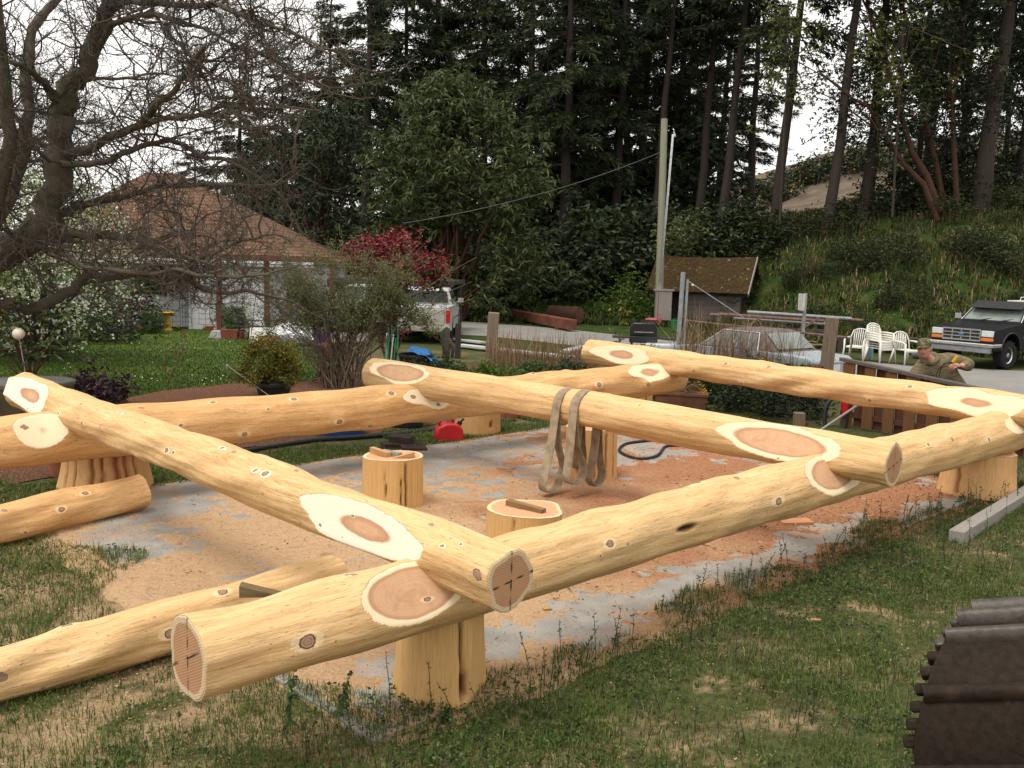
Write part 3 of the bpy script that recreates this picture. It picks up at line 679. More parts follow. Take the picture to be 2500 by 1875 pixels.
S8 = away(G(1560, 1010), .2); stump('stump under the right end of the back sill log', S8, .24, .56, 48, ST_B, cracks=[(-1.2, .012, 0, 1)], flare=.05)
# ================================================================== plants
BARK = woodmat('dark_bark', (.022, .017, .014), (.06, .047, .038), (9, 9, 1.2), .9, .6)
BARKR = woodmat('red_bark', (.03, .015, .010), (.085, .042, .026), (6, 6, 1.0), .85, .4)
BARKG = woodmat('grey_mossy_bark', (.045, .037, .027), (.13, .11, .08), (7, 7, 2.5), .9, .6)
TWIG = woodmat('twig_bark', (.042, .034, .027), (.11, .09, .07), (5, 5, 2), .85, .2)
STEM = woodmat('plant_stem', (.05, .04, .02), (.12, .09, .05), (8, 8, 2), .8, .2)
NEED = leafmat('conifer_needles', [(0, (.010, .016, .008)), (.6, (.028, .040, .016)), (1, (.068, .080, .028))], .6, .2, .12, .5)
DARKL = leafmat('dark_leaves', [(0, (.010, .017, .007)), (.6, (.024, .038, .014)), (1, (.058, .076, .027))], .5, .3, .18, .5)
BAYL = leafmat('olive_leaves', [(0, (.020, .032, .010)), (.6, (.050, .068, .020)), (1, (.115, .135, .042))], .5, .3, .25, .3)
YELL = leafmat('young_maple_leaves', [(0, (.05, .07, .015)), (.6, (.13, .15, .03)), (1, (.26, .26, .06))], .5, .3, .35, .3)
MIDG = leafmat('garden_leaves', [(0, (.020, .045, .010)), (.6, (.045, .085, .018)), (1, (.10, .14, .035))], .5, .3, .25, .35)
BRIG = leafmat('bright_leaves', [(0, (.035, .07, .008)), (.6, (.075, .13, .015)), (1, (.15, .20, .03))], .5, .3, .3, .3)
OLIV = leafmat('wispy_leaves', [(0, (.05, .065, .02)), (.6, (.11, .13, .045)), (1, (.20, .20, .085))], .55, .25, .3, .2)
GOLD = leafmat('golden_leaves', [(0, (.045, .055, .008)), (.55, (.12, .12, .014)), (1, (.34, .25, .02))], .45, .35, .25, .2)
REDL = leafmat('red_leaves', [(0, (.07, .008, .010)), (.6, (.17, .010, .016)), (1, (.34, .035, .042))], .35, .5, .25, .2)
PURP = leafmat('purple_leaves', [(0, (.018, .012, .014)), (.7, (.045, .022, .026)), (1, (.12, .03, .05))], .5, .3, .2, .2)
WHIT = leafmat('white_blossom', [(0, (.50, .52, .32)), (1, (.84, .84, .70))], .7, .2, .3, .1)
YFLO = leafmat('yellow_flower', [(0, (.42, .25, .01)), (1, (.75, .50, .02))], .7, .2, .3, .1)
DRYG = leafmat('dry_stalks', [(0, (.10, .055, .03)), (.6, (.24, .15, .085)), (1, (.42, .30, .18))], .85, .1, .2, .2)
GRAS = leafmat('grass_blades', [(0, (.045, .068, .015)), (.45, (.092, .135, .028)), (.8, (.15, .19, .046)), (1, (.40, .32, .165))], .6, .25, .3, .1)
WEED = leafmat('weed_leaves', [(0, (.022, .042, .014)), (.6, (.062, .10, .028)), (1, (.13, .175, .05))], .6, .25, .25, .1)

# ---- tall conifers
def conifer_meshes(seed, h, r, c0, nb, lmax, per, sparse=0.0):
    global rng
    keep = rng; rng = np.random.default_rng(seed)
    K = 12; zz = np.linspace(0, h, K); bx = np.cumsum(rng.normal(size=K)*.06); by = np.cumsum(rng.normal(size=K)*.06)
    tb = MB(); tb.tube([(bx[k], by[k], zz[k]-(.5 if k == 0 else 0)) for k in range(K)], [r*(1.25 if k == 0 else 1)*(1-zz[k]/h*.88) for k in range(K)], 10, cap=False)
    z = np.sort(h*(c0+(1-c0)*rng.random(nb)**.85)); t = (z/h-c0)/(1-c0)
    az = rng.random(nb)*2*PI; L = lmax*(1-t)**.75*rng.uniform(.55, 1.15, nb)*(.65+.6*np.minimum(1, t*4))+.3
    if sparse: L *= np.where(rng.random(nb) < sparse, .45, 1)
    s = np.linspace(0, 1, 7)[None, :, None]
    x0 = np.interp(z, zz, bx); y0 = np.interp(z, zz, by)
    o = np.stack([x0, y0, z], -1)[:, None]; d = np.stack([np.cos(az), np.sin(az), 0*az], -1)[:, None]
    dr = rng.uniform(.12, .5, nb)[:, None, None]
    P = o+d*L[:, None, None]*s+np.array([0, 0, 1.0])*(L[:, None, None]*(.12*s-dr*s**1.6)); P[:, 1:-1] += rng.normal(size=P[:, 1:-1].shape)*.07
    Rr = (.018+.012*L)[:, None]*(1-.85*s[0, :, 0])[None]
    # dead stubs on the bare stem
    nd = 14; zd = h*rng.uniform(.12, max(.2, c0), nd); ad = rng.random(nd)*2*PI
    Pd = np.stack([np.interp(zd, zz, bx), np.interp(zd, zz, by), zd], -1)
    Pd = crooked(Pd, np.stack([np.cos(ad), np.sin(ad), -.15+0*ad], -1), rng.uniform(.5, 1.8, nd), 5, .12)
    bv = [batch_tubes(P, Rr, 3), batch_tubes(Pd, np.tile(np.linspace(.03, .008, 5), (nd, 1)), 3)]
    # needle sprays hang from both sides of every limb
    cnt = np.maximum(5, (L*per*3.0).astype(int)); id_ = np.repeat(np.arange(nb), cnt); u = rng.random(len(id_))**.7*.92+.08
    f = u*6; k = np.minimum(5, f.astype(int)); w = (f-k)[:, None]
    C = P[id_, k]*(1-w)+P[id_, k+1]*w
    dd = d[id_, 0]; side = np.stack([-dd[:, 1], dd[:, 0], 0*dd[:, 0]], -1)*np.sign(rng.normal(size=len(id_)))[:, None]
    Dr = dd*rng.uniform(.2, 1, (len(id_), 1))+side*rng.uniform(.2, 1.1, (len(id_), 1))+np.array([0, 0, 1.0])*rng.uniform(-.9, .25, (len(id_), 1))
    C = C+unit(Dr)*rng.uniform(0, .35, (len(id_), 1))
    lv = leaves(C, Dr, rng.uniform(.20, .52, len(C))*np.clip(.5+L[id_]*.2, .4, 1.1), rng.uniform(.045, .115, len(C)), .15)
    col = leafval(len(C)); rng = keep
    return tb, bv, lv, col
def conifer(name, label, loc, meshes, group, rz=0.0, scale=(1, 1, 1), lean=(0, 0), bark=None):
    root = empty(name, loc, rz, label, 'tree', group); root.scale = scale; root.rotation_euler = (lean[0], lean[1], rz)
    tb, bv, lv, col = meshes
    V, Q = join([(np.array(tb.v), np.array(tb.f)), bv[0], bv[1]]); fast_mesh('trunk', V, Q, bark or BARK, root, smooth=True)
    fast_mesh('crown', lv[0], lv[1], NEED, root, attrs={'v': col})
    return root
protos = {}
spec = {'a': (101, 27, .33, .30, 105, 3.4, 26, .25), 'b': (102, 25, .30, .42, 85, 3.2, 26, .3), 'c': (103, 26, .34, .16, 150, 3.6, 30, .15), 'd': (104, 24, .28, .22, 125, 3.2, 28, .2)}
GR_F = 'tall dark conifers standing in the wood behind the road'
def conifer_at(kind, px, Y, label, sx=1.0, sz=1.0, lean=0.0, group=GR_F):
    x = D(px, 560, Y)[0]; loc = (x, Y, float(height(x, Y))-.2); rz = random.uniform(0, 6.28)
    if kind not in protos:
        r = conifer('conifer', label, loc, conifer_meshes(*spec[kind]), group, rz, (sx, sx, sz)); protos[kind] = r
    else: r = dup(protos[kind], loc, rz, (sx, sx, sz), label)
    r.rotation_euler = (0, math.radians(lean), 0) if lean else (0, 0, rz)
    return r
T = [('b', 1695, 56, 'slim conifer rising directly behind the mossy shed roof', .95, 1, 2.0), ('b', 1752, 54, 'conifer with a pale straight stem between the shed and the dry field', 1, 1, 3.0),
     ('a', 1893, 50, 'conifer at the near edge of the dry field with long drooping lower boughs', .85, 1, 3.0), ('b', 2012, 48, 'straight bare conifer stem leaning slightly in front of the dry field', .95, 1.05, 3.4),
     ('b', 2098, 49, 'conifer stem next to the leaning red-barked trees', .9, 1.05, 1.8), ('a', 2392, 48, 'stoutest dark conifer trunk on the bank above the black truck', 1.3, 1.1, 2.4),
     ('d', 2475, 52, 'dark conifer at the right border beyond the stoutest trunk', 1, 1, 2.5), ('c', 1375, 55, 'dense dark conifer left of the utility pole', 1, 1, .5), ('c', 1498, 57, 'dense dark conifer just left of the pole top', .95, 1, 1.2),
     ('a', 1556, 60, 'thin conifer behind the utility pole top', .9, 1, 1.5), ('b', 1585, 55, 'tilted conifer stem close to the top of the utility pole', .9, 1.05, 2.6), ('c', 1285, 60, 'dense conifer over the right shoulder of the leafy olive tree', 1, 1, .5),
     ('d', 1180, 62, 'conifer showing above the middle of the leafy olive tree', 1, 1.05, 0), ('c', 1060, 63, 'dense conifer above the left shoulder of the leafy olive tree', 1, 1, 0), ('d', 985, 60, 'dark conifer top behind the leafy olive tree, left side', .95, 1, -.5),
     ('a', 893, 58, 'tall thin conifer between the bare tree and the leafy olive tree', .9, 1, .6), ('d', 800, 62, 'conifer half hidden behind the outer twigs of the bare tree', .9, .62, 0), ('d', 640, 64, 'low dark conifer behind the right slope of the house roof', .8, .45, 0),
     ('d', 480, 66, 'low dark conifer behind the roof ridge of the house', .75, .42, 0), ('c', 1640, 64, 'dense dark conifer filling the gap right of the utility pole', 1, .95, 1.5),
     ('c', 1430, 66, 'farther dark conifer in the depth of the wood left of the pole', 1, 1, 0), ('a', 2250, 58, 'conifer among the leaning red-barked trees', .85, 1, 2)]
for a in T: conifer_at(*a)
for k in range(11):
    conifer_at('cd'[k % 2], 560+k*118+random.uniform(-40, 40), 70+random.uniform(-3, 10), 'dark conifer in the far rank of the wood behind the nearer trunks', random.uniform(.95, 1.25), random.uniform(.75, .95)*(.75 if k < 2 else 1), 0, 'conifers of the far rank of the wood')

# ---- broad-leaved trees and bushes: clumps of leaves spread through the crown
def clumps(n, rx, ry, h, z0, shell=.75, top=1.0):
    d = rand_dirs(n); d[:, 2] = np.abs(d[:, 2])*top if top > 0 else d[:, 2]
    r = shell+(1-shell)*rng.random(n)[:, None]; r = np.where(rng.random((n, 1)) < .25, rng.random((n, 1)), r)
    return d*r*np.array([rx, ry, h])+np.array([0, 0, z0])
def whorls(centres, per, spread, nl, L, W, droop=.35, outc=None, up=0.0):
    """whorls of leaves scattered round clump centres"""
    c = np.repeat(centres, per, 0)+rng.normal(size=(len(centres)*per, 3))*spread
    base = np.repeat(c, nl, 0); Dr = rng.normal(size=(len(base), 3)); Dr[:, 2] = Dr[:, 2]*.5-droop+up
    n = len(base); return leaves(base, Dr, rng.uniform(.6, 1.2, n)*L, rng.uniform(.7, 1.2, n)*W, .15)
def leafy(name, label, cat, loc, meshes, group=None, rz=0.0, scale=1.0, mats=(None, None), names=('trunk', 'crown')):
    root = empty(name, loc, rz, label, cat, group); root.scale = scale if isinstance(scale, tuple) else (scale,)*3
    (sv, lv) = meshes
    if sv is not None: fast_mesh(names[0], sv[0], sv[1], mats[0] or BARK, root, smooth=True)
    lv = lv if isinstance(lv, list) else [(lv, mats[1], names[1])]
    for (V, Q), mt, nm in lv: fast_mesh(nm, V, Q, mt, root, attrs={'v': leafval(len(Q))})
    return root
def limbs_to(centres, base, n, r0, K=6, sides=5):
    """stems from the base out to a choice of clump centres"""
    idx = rng.choice(len(centres), min(n, len(centres)), False); e = centres[idx]; b = np.asarray(base)[None]+rng.normal(size=(len(e), 3))*np.array([r0*1.2, r0*1.2, 0])
    s = np.linspace(0, 1, K)[None, :, None]; mid = b+(e-b)*np.array([.25, .25, .55])
    P = b[:, None]*(1-s)**2+2*mid[:, None]*s*(1-s)+e[:, None]*s**2; P[:, 1:-1] += rng.normal(size=P[:, 1:-1].shape)*.03*np.linalg.norm(e-b, axis=1)[:, None, None]*.5
    return batch_tubes(P, r0*np.linspace(1, .2, K)[None]*rng.uniform(.6, 1, (len(e), 1)), sides)
# the big olive-green tree in the middle
c = np.concatenate([clumps(70, 4.0, 3.0, 5.4, 5.2, .8, 1), clumps(40, 4.6, 3.0, 3.4, 2.6, .8, -1), clumps(16, 1.5, 1.5, 2.0, 9.2, .7, 1)])
c = c[c[:, 2] > .8]
p = D(1105, 640, 43.5)
leafy('leafy_tree', 'broad olive-green tree with drooping leaf sprays in the middle of the wood edge', 'tree', (p[0], 43.5, float(height(p[0], 43.5))-.2),
      (limbs_to(c, (0, 0, 0), 40, .16, 7), whorls(c, 44, .50, 6, .36, .095, .45)), None, 0, 1.0, (BARKR, BAYL))
c = np.concatenate([clumps(34, 2.6, 2.4, 3.4, 7.0, .7, 1), clumps(26, 2.8, 2.4, 3.5, 3.6, .8, -1)])
p = D(780, 640, 50); r = leafy('leafy_tree', 'loose evergreen tree with a forked trunk beside the outer twigs of the bare tree', 'tree', (p[0], 50, float(height(p[0], 50))),
      (limbs_to(c, (0, 0, 0), 24, .15, 7), whorls(c, 26, .6, 6, .34, .09, .4)), None, 0, 1.05, (BARKR, DARKL))
# leaning red-barked trees on the right
def leaning(label, pts, Y, r, leaf, n, spread, leafm, per=22, bark=None):
    p0 = D(pts[0][0], pts[0][1], Y); root = empty('arbutus_tree', p0, 0, label, 'tree', 'leaning red-barked trees above the black truck')
    P = [D(px, py, Y+i*.25)-p0 for i, (px, py) in enumerate(pts)]; P[0][2] -= .4
    mb = MB(); K = len(P); mb.tube(P, [r*(1-.75*k/(K-1)) for k in range(K)], 8, cap=False)
    ends = np.array(P[K//2:]); c = ends[rng.integers(0, len(ends), n)]+rng.normal(size=(n, 3))*spread
    b = ends[rng.integers(0, len(ends), 16)]; e = c[:16]; s = np.linspace(0, 1, 5)[None, :, None]
    V, Q = batch_tubes(b[:, None]*(1-s)+e[:, None]*s+rng.normal(size=(16, 5, 3))*.08, np.tile(np.linspace(.05, .012, 5), (16, 1)), 4)
    V, Q = join([(np.array(mb.v), np.array(mb.f)), (V, Q)]); fast_mesh('trunk', V, Q, bark or BARKR, root, smooth=True)
    V, Q = whorls(c, per, .42, 5, leaf, leaf*.42, .2); fast_mesh('crown', V, Q, leafm, root, attrs={'v': leafval(len(Q))})
leaning('leaning red-barked tree reaching up and left across the sky gap', [(2295, 500), (2262, 430), (2225, 370), (2195, 260), (2160, 130), (2120, 20), (2100, -90)], 47, .22, .22, 46, (1.6, 1.2, 1.4), DARKL)
leaning('second leaning red-barked tree right of the first', [(2310, 505), (2285, 400), (2262, 300), (2232, 170), (2215, 60), (2190, -60)], 48, .18, .22, 46, (1.6, 1.2, 1.5), DARKL)
leaning('low arching red-barked tree whose bole lies along the slope', [(2290, 520), (2255, 450), (2205, 400), (2160, 330), (2120, 260), (2080, 240), (2000, 175)], 46.5, .17, .20, 34, (1.1, 1.2, .9), DARKL)
leaning('upright red-barked tree before the stoutest conifer', [(2340, 520), (2330, 380), (2325, 240), (2350, 120), (2360, -40)], 47.5, .17, .22, 60, (1.5, 1.2, 1.7), DARKL)
def sprig(label, pts, Y, n, spread, leafm, leaf=.2, per=16): leaning(label, pts, Y, .07, leaf, n, spread, leafm, per, BARK)
sprig('young maple with yellow-green leaves high in front of the conifer by the dry field', [(1905, 520), (1915, 300), (1925, 150), (1925, 40)], 46, 26, (.9, .8, 1.2), YELL)
sprig('young maple with yellow-green leaves between the red-barked trees', [(2180, 510), (2190, 330), (2200, 180), (2210, 60)], 45.5, 22, (1.1, .8, 1.1), YELL)
leaning('dark leafy tree filling the gap above the black truck', [(2240, 510), (2245, 380), (2260, 250), (2255, 120), (2270, 0)], 53, .16, .22, 60, (1.9, 1.3, 2.3), DARKL, 26, BARK)
leaning('dark leafy tree left of the stoutest conifer trunk', [(2350, 515), (2345, 400), (2365, 280), (2340, 150), (2360, 20)], 52, .15, .22, 62, (1.7, 1.3, 2.4), DARKL, 26, BARK)
leaning('dark leafy tree at the right border behind the stoutest conifer', [(2450, 515), (2455, 400), (2465, 280), (2450, 150), (2470, 20)], 54, .16, .22, 66, (1.9, 1.3, 2.4), DARKL, 26, BARK)
leaning('leafy tree right of the sky gap, behind the bare conifer stem', [(2125, 505), (2140, 380), (2150, 260), (2140, 130), (2160, 10)], 54, .14, .2, 44, (1.3, 1.2, 2.0), DARKL, 24, BARK)
for k, px in enumerate((1830, 2230, 2330, 2440, 2540)): conifer_at('ad'[k % 2], px, 68+k, 'dark conifer in the far rank of the wood behind the nearer trunks', .95, .85, 0, 'conifers of the far rank of the wood')
# dark undergrowth bushes along the wood edge
def bush_meshes(nc, rx, ry, h, per, spread, nl, L, W, stems=14, r0=.03, droop=.2, z0=.0, sh=.75):
    c = clumps(nc, rx, ry, h-spread, z0+.15, sh, 1); return limbs_to(c, (0, 0, -.05), stems, r0), whorls(c, per, spread, nl, L, W, droop)
BP = None
for k, (px, Y, sc, lab) in enumerate([(330, 50, 1.0, 'dark bush behind the left end of the house roof'), (560, 50, 1.1, 'dark bush behind the hip of the house roof'), (700, 47, 1.2, 'dark bush behind the wispy garden shrub'), (900, 49, 1.3, 'dark bush behind the red-leaved bush'), (1010, 47, 1.2, 'dark bush behind the white pickup'),
        (1180, 50, 1.1, 'dark bush at the foot of the olive-green tree'), (1330, 51, 1.25, 'dark bush above the grassy bank behind the two roadside timbers'), (1430, 52, 1.35, 'dark bush in the deep shade left of the shed'), (1560, 53, 1.3, 'dark bush close behind the utility pole'), (1700, 51, 1.1, 'dark bush right behind the shed'),
        (1800, 50, 1.0, 'dark bush at the right corner of the shed'), (1900, 49, .5, 'dark bush below the dry field at the conifer foot'), (2060, 50, .45, 'dark bush between the straight conifer stems'), (2200, 50, .85, 'dark bush at the feet of the leaning trees'), (2330, 51, 1.0, 'dark bush beside the stoutest conifer'), (2480, 53, 1.0, 'dark bush at the right border above the grassy bank')]):
    x = D(px, 600, Y)[0]; loc = (x, Y, float(height(x, Y))-.3)
    if BP is None: BP = leafy('undergrowth_bush', lab, 'bush', loc, bush_meshes(48, 2.3, 1.9, 3.6, 26, .42, 5, .32, .12, 16, .05), 'dark bushes under the trees of the wood', 0, sc, (BARK, DARKL), ('stems', 'foliage'))
    else: dup(BP, loc, random.uniform(0, 6), (sc*random.uniform(.9, 1.2), sc*random.uniform(.9, 1.2), sc*random.uniform(.8, 1.15)), lab)
for k, px in enumerate((640, 790, 930, 1060, 1200, 1330, 1450, 1570, 1680)):
    x = D(px, 600, 60)[0]; dup(BP, (x, 60+k % 3, float(height(x, 60))-.3), random.uniform(0, 6), (2.0, 1.6, random.uniform(1.7, 2.3)), 'tall dark thicket deep in the wood between the conifer trunks')['group'] = 'tall thickets deep in the wood'
# single shrubs on the bank
def shrub(label, px, py, Y, w, h, nc, per, L, W, mat, stem=STEM, name='shrub', cat='shrub', spread=.14, droop=0.0, flower=None, nf=0, rz=0, z=None, sh=.6, nl=4, group=None):
    p = D(px, py, Y); z0 = float(height(p[0], Y)) if z is None else z
    c = clumps(nc, w/2, w/2, h*.9, .1, sh, 1); lv = [(whorls(c, per, spread, nl, L, W, droop), mat, 'foliage')]
    if flower is not None:
        fc = c[rng.integers(0, len(c), nf)]+rng.normal(size=(nf, 3))*spread*1.1; lv.append((leaves(fc, rand_dirs(nf), flower[1], flower[1]*.9), flower[0], 'blossom'))
    return leafy(name, label, cat, (p[0], Y, z0), (limbs_to(c, (0, 0, -.05), 16, max(.012, w*.012)), lv), group, rz, 1.0, (stem, mat), ('stems', 'foliage'))
shrub('bright green shrub on the bank just left of the utility pole', 1530, 700, 45.5, 2.6, 2.5, 34, 22, .16, .09, BRIG, spread=.3)
shrub('tall shrub with whitish leaves behind the utility pole', 1655, 640, 48.5, 3.0, 6.0, 44, 22, .2, .12, OLIV, spread=.4)
GB_ = 'yellow-flowering broom bushes on the bank'
for lab, px, py, Y, w, h, nf in [('broom bush with yellow flowers beside the tall blue drum', 2042, 790, 33.5, .9, 1.45, 150), ('broom bush with orange-yellow flowers above the white chairs', 2150, 745, 36, .8, 1.3, 110), ('small broom bush with orange flowers right of the taller orange one', 2188, 750, 36, .6, 1.0, 70), ('loose broom bush with pale yellow flowers higher on the bank', 2105, 700, 38.5, .9, 1.4, 60),
        ('sparse broom bush in front of the bank left of the black truck', 2310, 745, 37, 1.2, 1.1, 40), ('dull yellow broom thicket behind the right end of the shed', 1830, 640, 47, 3.2, 1.8, 160), ('broom thicket on the bank above the signpost', 1980, 640, 44, 2.8, 2.2, 40), ('broom bush high on the bank above the chairs', 2230, 620, 44, 2.6, 1.8, 30)]:
    shrub(lab, px, py, Y, w, h, 24, 20, .11, .016, MIDG if w < 1.3 else DARKL, spread=.10*max(1, w), flower=(YFLO, .05), nf=nf, group=GB_, name='broom_bush', cat='bush', droop=-.9)
for lab, px, Y, w, h in [('gorse bush on the far field crest left of the straight conifer', 1975, 118, 7, 3.2), ('gorse bush on the far field crest between the conifer stems', 2060, 120, 8, 3.4), ('gorse bush on the far field crest right of the sky gap', 2170, 121, 9, 3.6), ('dull gorse bush at the left end of the far field crest', 1900, 116, 7, 3.2)]:
    shrub(lab, px, 400, Y, w, h, 30, 24, .5, .2, DARKL, spread=.6, flower=(YFLO, .28), nf=90, group='gorse bushes along the crest of the dry field', name='gorse_bush', cat='bush')

# ---- the old bare tree on the left
def bare_tree():
    Y0 = 14.0; base = D(-150, 1040, Y0); base[2] = -.1
    root = empty('bare_tree', base, 0, 'big old leafless tree with crooked spreading branches over the garden', 'tree')
    L = [([(-150, 1060), (-120, 860), (-70, 720), (0, 628), (60, 590), (127, 540), (143, 425), (143, 330), (154, 262), (185, 200), (216, 155), (240, 85), (262, 23), (285, -40), (300, -120)], 92, 26, 0, 0),
         ([(-20, 560), (30, 470), (60, 370), (75, 270), (62, 190), (72, 110), (95, 50), (130, 10), (170, -40)], 34, 18, .4, 1), ([(-60, 660), (-20, 520), (20, 380), (14, 240), (2, 100), (-10, -40)], 44, 22, -.4, -1),
         ([(150, 262), (116, 216), (89, 185), (58, 162), (20, 150)], 24, 10, 0, -1), ([(225, 150), (270, 58), (328, 42), (378, 35), (444, 54), (502, 70), (548, 97), (618, 127), (680, 150)], 16, 4, 0, -1.6),
         ([(262, 20), (320, 2), (386, 8), (463, 14), (537, 12), (579, 31), (618, 50), (695, 73), (753, 97), (800, 130)], 18, 4, 0, -2.2), ([(190, 195), (216, 189), (270, 193), (320, 191), (359, 180), (398, 180), (440, 189)], 10, 4, 0, 1.2),
         ([(143, 380), (216, 366), (270, 332), (347, 305), (370, 270), (386, 247), (425, 224), (448, 189), (479, 139), (500, 110)], 24, 9, 0, -1.8), ([(347, 305), (405, 288), (482, 282), (540, 259), (598, 264), (656, 266), (714, 262), (780, 270)], 14, 4, -.8, -2.6),
         ([(150, 400), (216, 402), (270, 392), (340, 359), (409, 340), (455, 359), (502, 386), (540, 386), (590, 409), (640, 440), (690, 480), (720, 530)], 17, 4, -.3, -1), ([(127, 540), (185, 502), (247, 490), (309, 479), (378, 455), (463, 452), (540, 452), (598, 452), (625, 490), (650, 520)], 22, 5, 0, 2.0),
         ([(58, 590), (147, 575), (239, 575), (320, 579), (367, 602), (417, 625), (463, 633), (520, 620), (580, 590), (640, 580)], 24, 6, 0, -1.2),
         ([(-30, 745), (50, 748), (97, 750), (143, 727), (185, 696), (216, 669), (270, 673), (347, 666), (386, 673), (455, 677), (494, 704), (540, 714), (602, 708), (625, 716), (700, 730)], 32, 6, 0, 1.4),
         ([(60, 590), (120, 610), (166, 623), (208, 654), (270, 658), (367, 669), (424, 658), (482, 673), (579, 677), (656, 670)], 16, 7, 0, -2), ([(479, 139), (520, 190), (560, 200), (620, 240), (640, 270)], 7, 3, -1.8, -2.5),
         ([(386, 470), (420, 520), (450, 560), (470, 600)], 8, 4, .8, 0), ([(463, 633), (470, 680), (480, 705)], 8, 7, -1, 1), ([(378, 35), (420, 90), (480, 150), (520, 230), (560, 300)], 7, 3, -.7, -2), ([(618, 50), (660, 120), (700, 160), (760, 190)], 7, 3, -1.4, -2.4), ([(154, 370), (100, 350), (50, 330), (-10, 300)], 14, 6, 0, 1.5), ([(75, 270), (130, 280), (200, 300), (260, 300)], 10, 4, .7, 2)]
    mb = MB(); starts = []; tans = []; rads = []
    for pts, w0, w1, d0, d1 in L:
        n = len(pts); P = []; R = []
        for k, (x, y) in enumerate(pts):
            t = k/(n-1); Y = Y0+d0+(d1-d0)*t*1.3; q = D(x, y, Y); P.append(q-base); R.append(px2m((w0+(w1-w0)*t)/2, q))
        # smooth by subdividing with a little knobbliness
        PP = []; RR = []
        for k in range(n-1):
            for s in range(3):
                t = s/3; PP.append(P[k]*(1-t)+P[k+1]*t+rng.normal(size=3)*R[k]*(.25 if s else 0)); RR.append((R[k]*(1-t)+R[k+1]*t)*rng.uniform(.9, 1.13))
        PP.append(P[-1]); RR.append(R[-1]); mb.tube(PP, RR, 9)
        for k in range(len(PP)-1):
            seg = PP[k+1]-PP[k]; Ls = np.linalg.norm(seg)
            if k < 4 and w0 > 60: continue
            m = max(1, int(Ls/.062))
            for _ in range(m):
                if min(p_[1] for p_ in pts) > 600 and rng.random() < .22: continue
                starts.append(PP[k]+seg*rng.random()); tans.append(seg/Ls); rads.append(RR[k])
    t = mb.build('trunk', BARKG, root, smooth=True)
    S = np.array(starts); Tn = np.array(tans); keep = rng.random(len(S)) < .85; S = S[keep]; Tn = Tn[keep]
    parts = []
    d = unit(unit(rng.normal(size=S.shape)+np.array([0, -.15, .25]))+Tn*.35); ln = rng.uniform(.25, 1.25, len(S))**1.2
    P2 = crooked(S, d, ln, 7, .30, .02); parts.append(batch_tubes(P2, np.linspace(1, .35, 7)[None]*(.006+.009*ln[:, None]), 4))
    def nxt(P, per, lo, hi, r, K, wig):
        N = len(P)*per; id_ = np.repeat(np.arange(len(P)), per); f = rng.uniform(.2, .98, N)*(P.shape[1]-1); k = np.minimum(P.shape[1]-2, f.astype(int)); w_ = (f-k)[:, None]
        S_ = P[id_, k]*(1-w_)+P[id_, k+1]*w_; tn = unit(P[id_, k+1]-P[id_, k]); dd = unit(tn*.6+unit(rng.normal(size=(N, 3))+np.array([0, 0, .15])))
        Q_ = crooked(S_, dd, rng.uniform(lo, hi, N), K, wig, .02); parts.append(batch_tubes(Q_, np.tile(np.linspace(r, r*.45, K), (N, 1)), 3)); return Q_
    P3 = nxt(P2, 7, .15, .60, .0055, 5, .34); P4 = nxt(P3, 3, .06, .26, .0040, 4, .38)
    V, Q = join(parts); fast_mesh('twigs', V, Q, TWIG, root); return len(Q)
nt = bare_tree(); print('bare tree quads', nt)

# scrub bushes over the bank
SB = None
for k in range(46):
    px = random.uniform(1760, 2560); Y = random.uniform(34.5, 51); x = D(px, 700, Y)[0]; 
    if x < 9.5+(45-Y)*.05 and Y < 44: continue
    z = float(height(x, Y))
    if z < .25: continue
    sc = random.uniform(.5, 1.15); loc = (x, Y, z-.1); lab = 'low olive-green scrub bush growing on the bank above the road'
    if SB is None: SB = leafy('scrub_bush', lab, 'bush', loc, bush_meshes(26, 1.25, 1.0, 1.15, 34, .22, 4, .12, .05, 16, .02, -.1), 'scrub bushes on the bank', 0, sc, (STEM, leafmat('scrub_leaves', [(0, (.014, .022, .008)), (.6, (.035, .048, .016)), (1, (.10, .10, .04))], .6, .2, .2, .7)), ('stems', 'foliage'))
    else: dup(SB, loc, random.uniform(0, 6), (sc*random.uniform(.9, 1.5), sc*random.uniform(.9, 1.3), sc*random.uniform(.7, 1.25)), lab)
# ================================================================== garden plants
# white blossoming tree at the left
c = np.concatenate([clumps(70, 2.6, 2.0, 2.6, 2.3, .65, 1), clumps(40, 2.6, 2.0, 1.8, 2.2, .7, -1)]); p = D(100, 800, 23)
fc = np.repeat(c, 26, 0)+rng.normal(size=(len(c)*26, 3))*.30
leafy('blossom_tree', 'white blossoming fruit tree behind the bare tree', 'tree', (p[0], 23, 0), (limbs_to(c, (0, 0, 0), 26, .07, 7), [(whorls(c, 30, .34, 4, .10, .05, 0), BRIG, 'crown'), (leaves(np.repeat(fc, 3, 0)+rng.normal(size=(len(fc)*3, 3))*.03, rand_dirs(len(fc)*3), .075, .07), WHIT, 'blossom')]), None, 0, 1.0, (BARK, None))
shrub('dark purplish shrub against the white house wall', 300, 790, 32.0, 2.2, 2.3, 34, 30, .11, .06, PURP, spread=.25, flower=(REDL, .06), nf=60)
shrub('green shrub beside the yellow birdbath', 352, 800, 33.4, 1.3, 2.3, 22, 22, .10, .05, MIDG, spread=.22, sh=.8)
shrub('low dark evergreen shrub in the shade at the left edge of the lawn', 215, 822, 28.5, 3.4, 1.7, 50, 34, .12, .05, DARKL, spread=.3)
shrub('dark evergreen shrub behind the potted rhododendron', 70, 850, 24.5, 2.6, 1.6, 40, 34, .12, .05, DARKL, spread=.3)
shrub('grassy tuft against the house wall left of the birdbath', 372, 802, 31.8, .6, .7, 16, 18, .30, .015, MIDG, spread=.1, droop=-1.0)
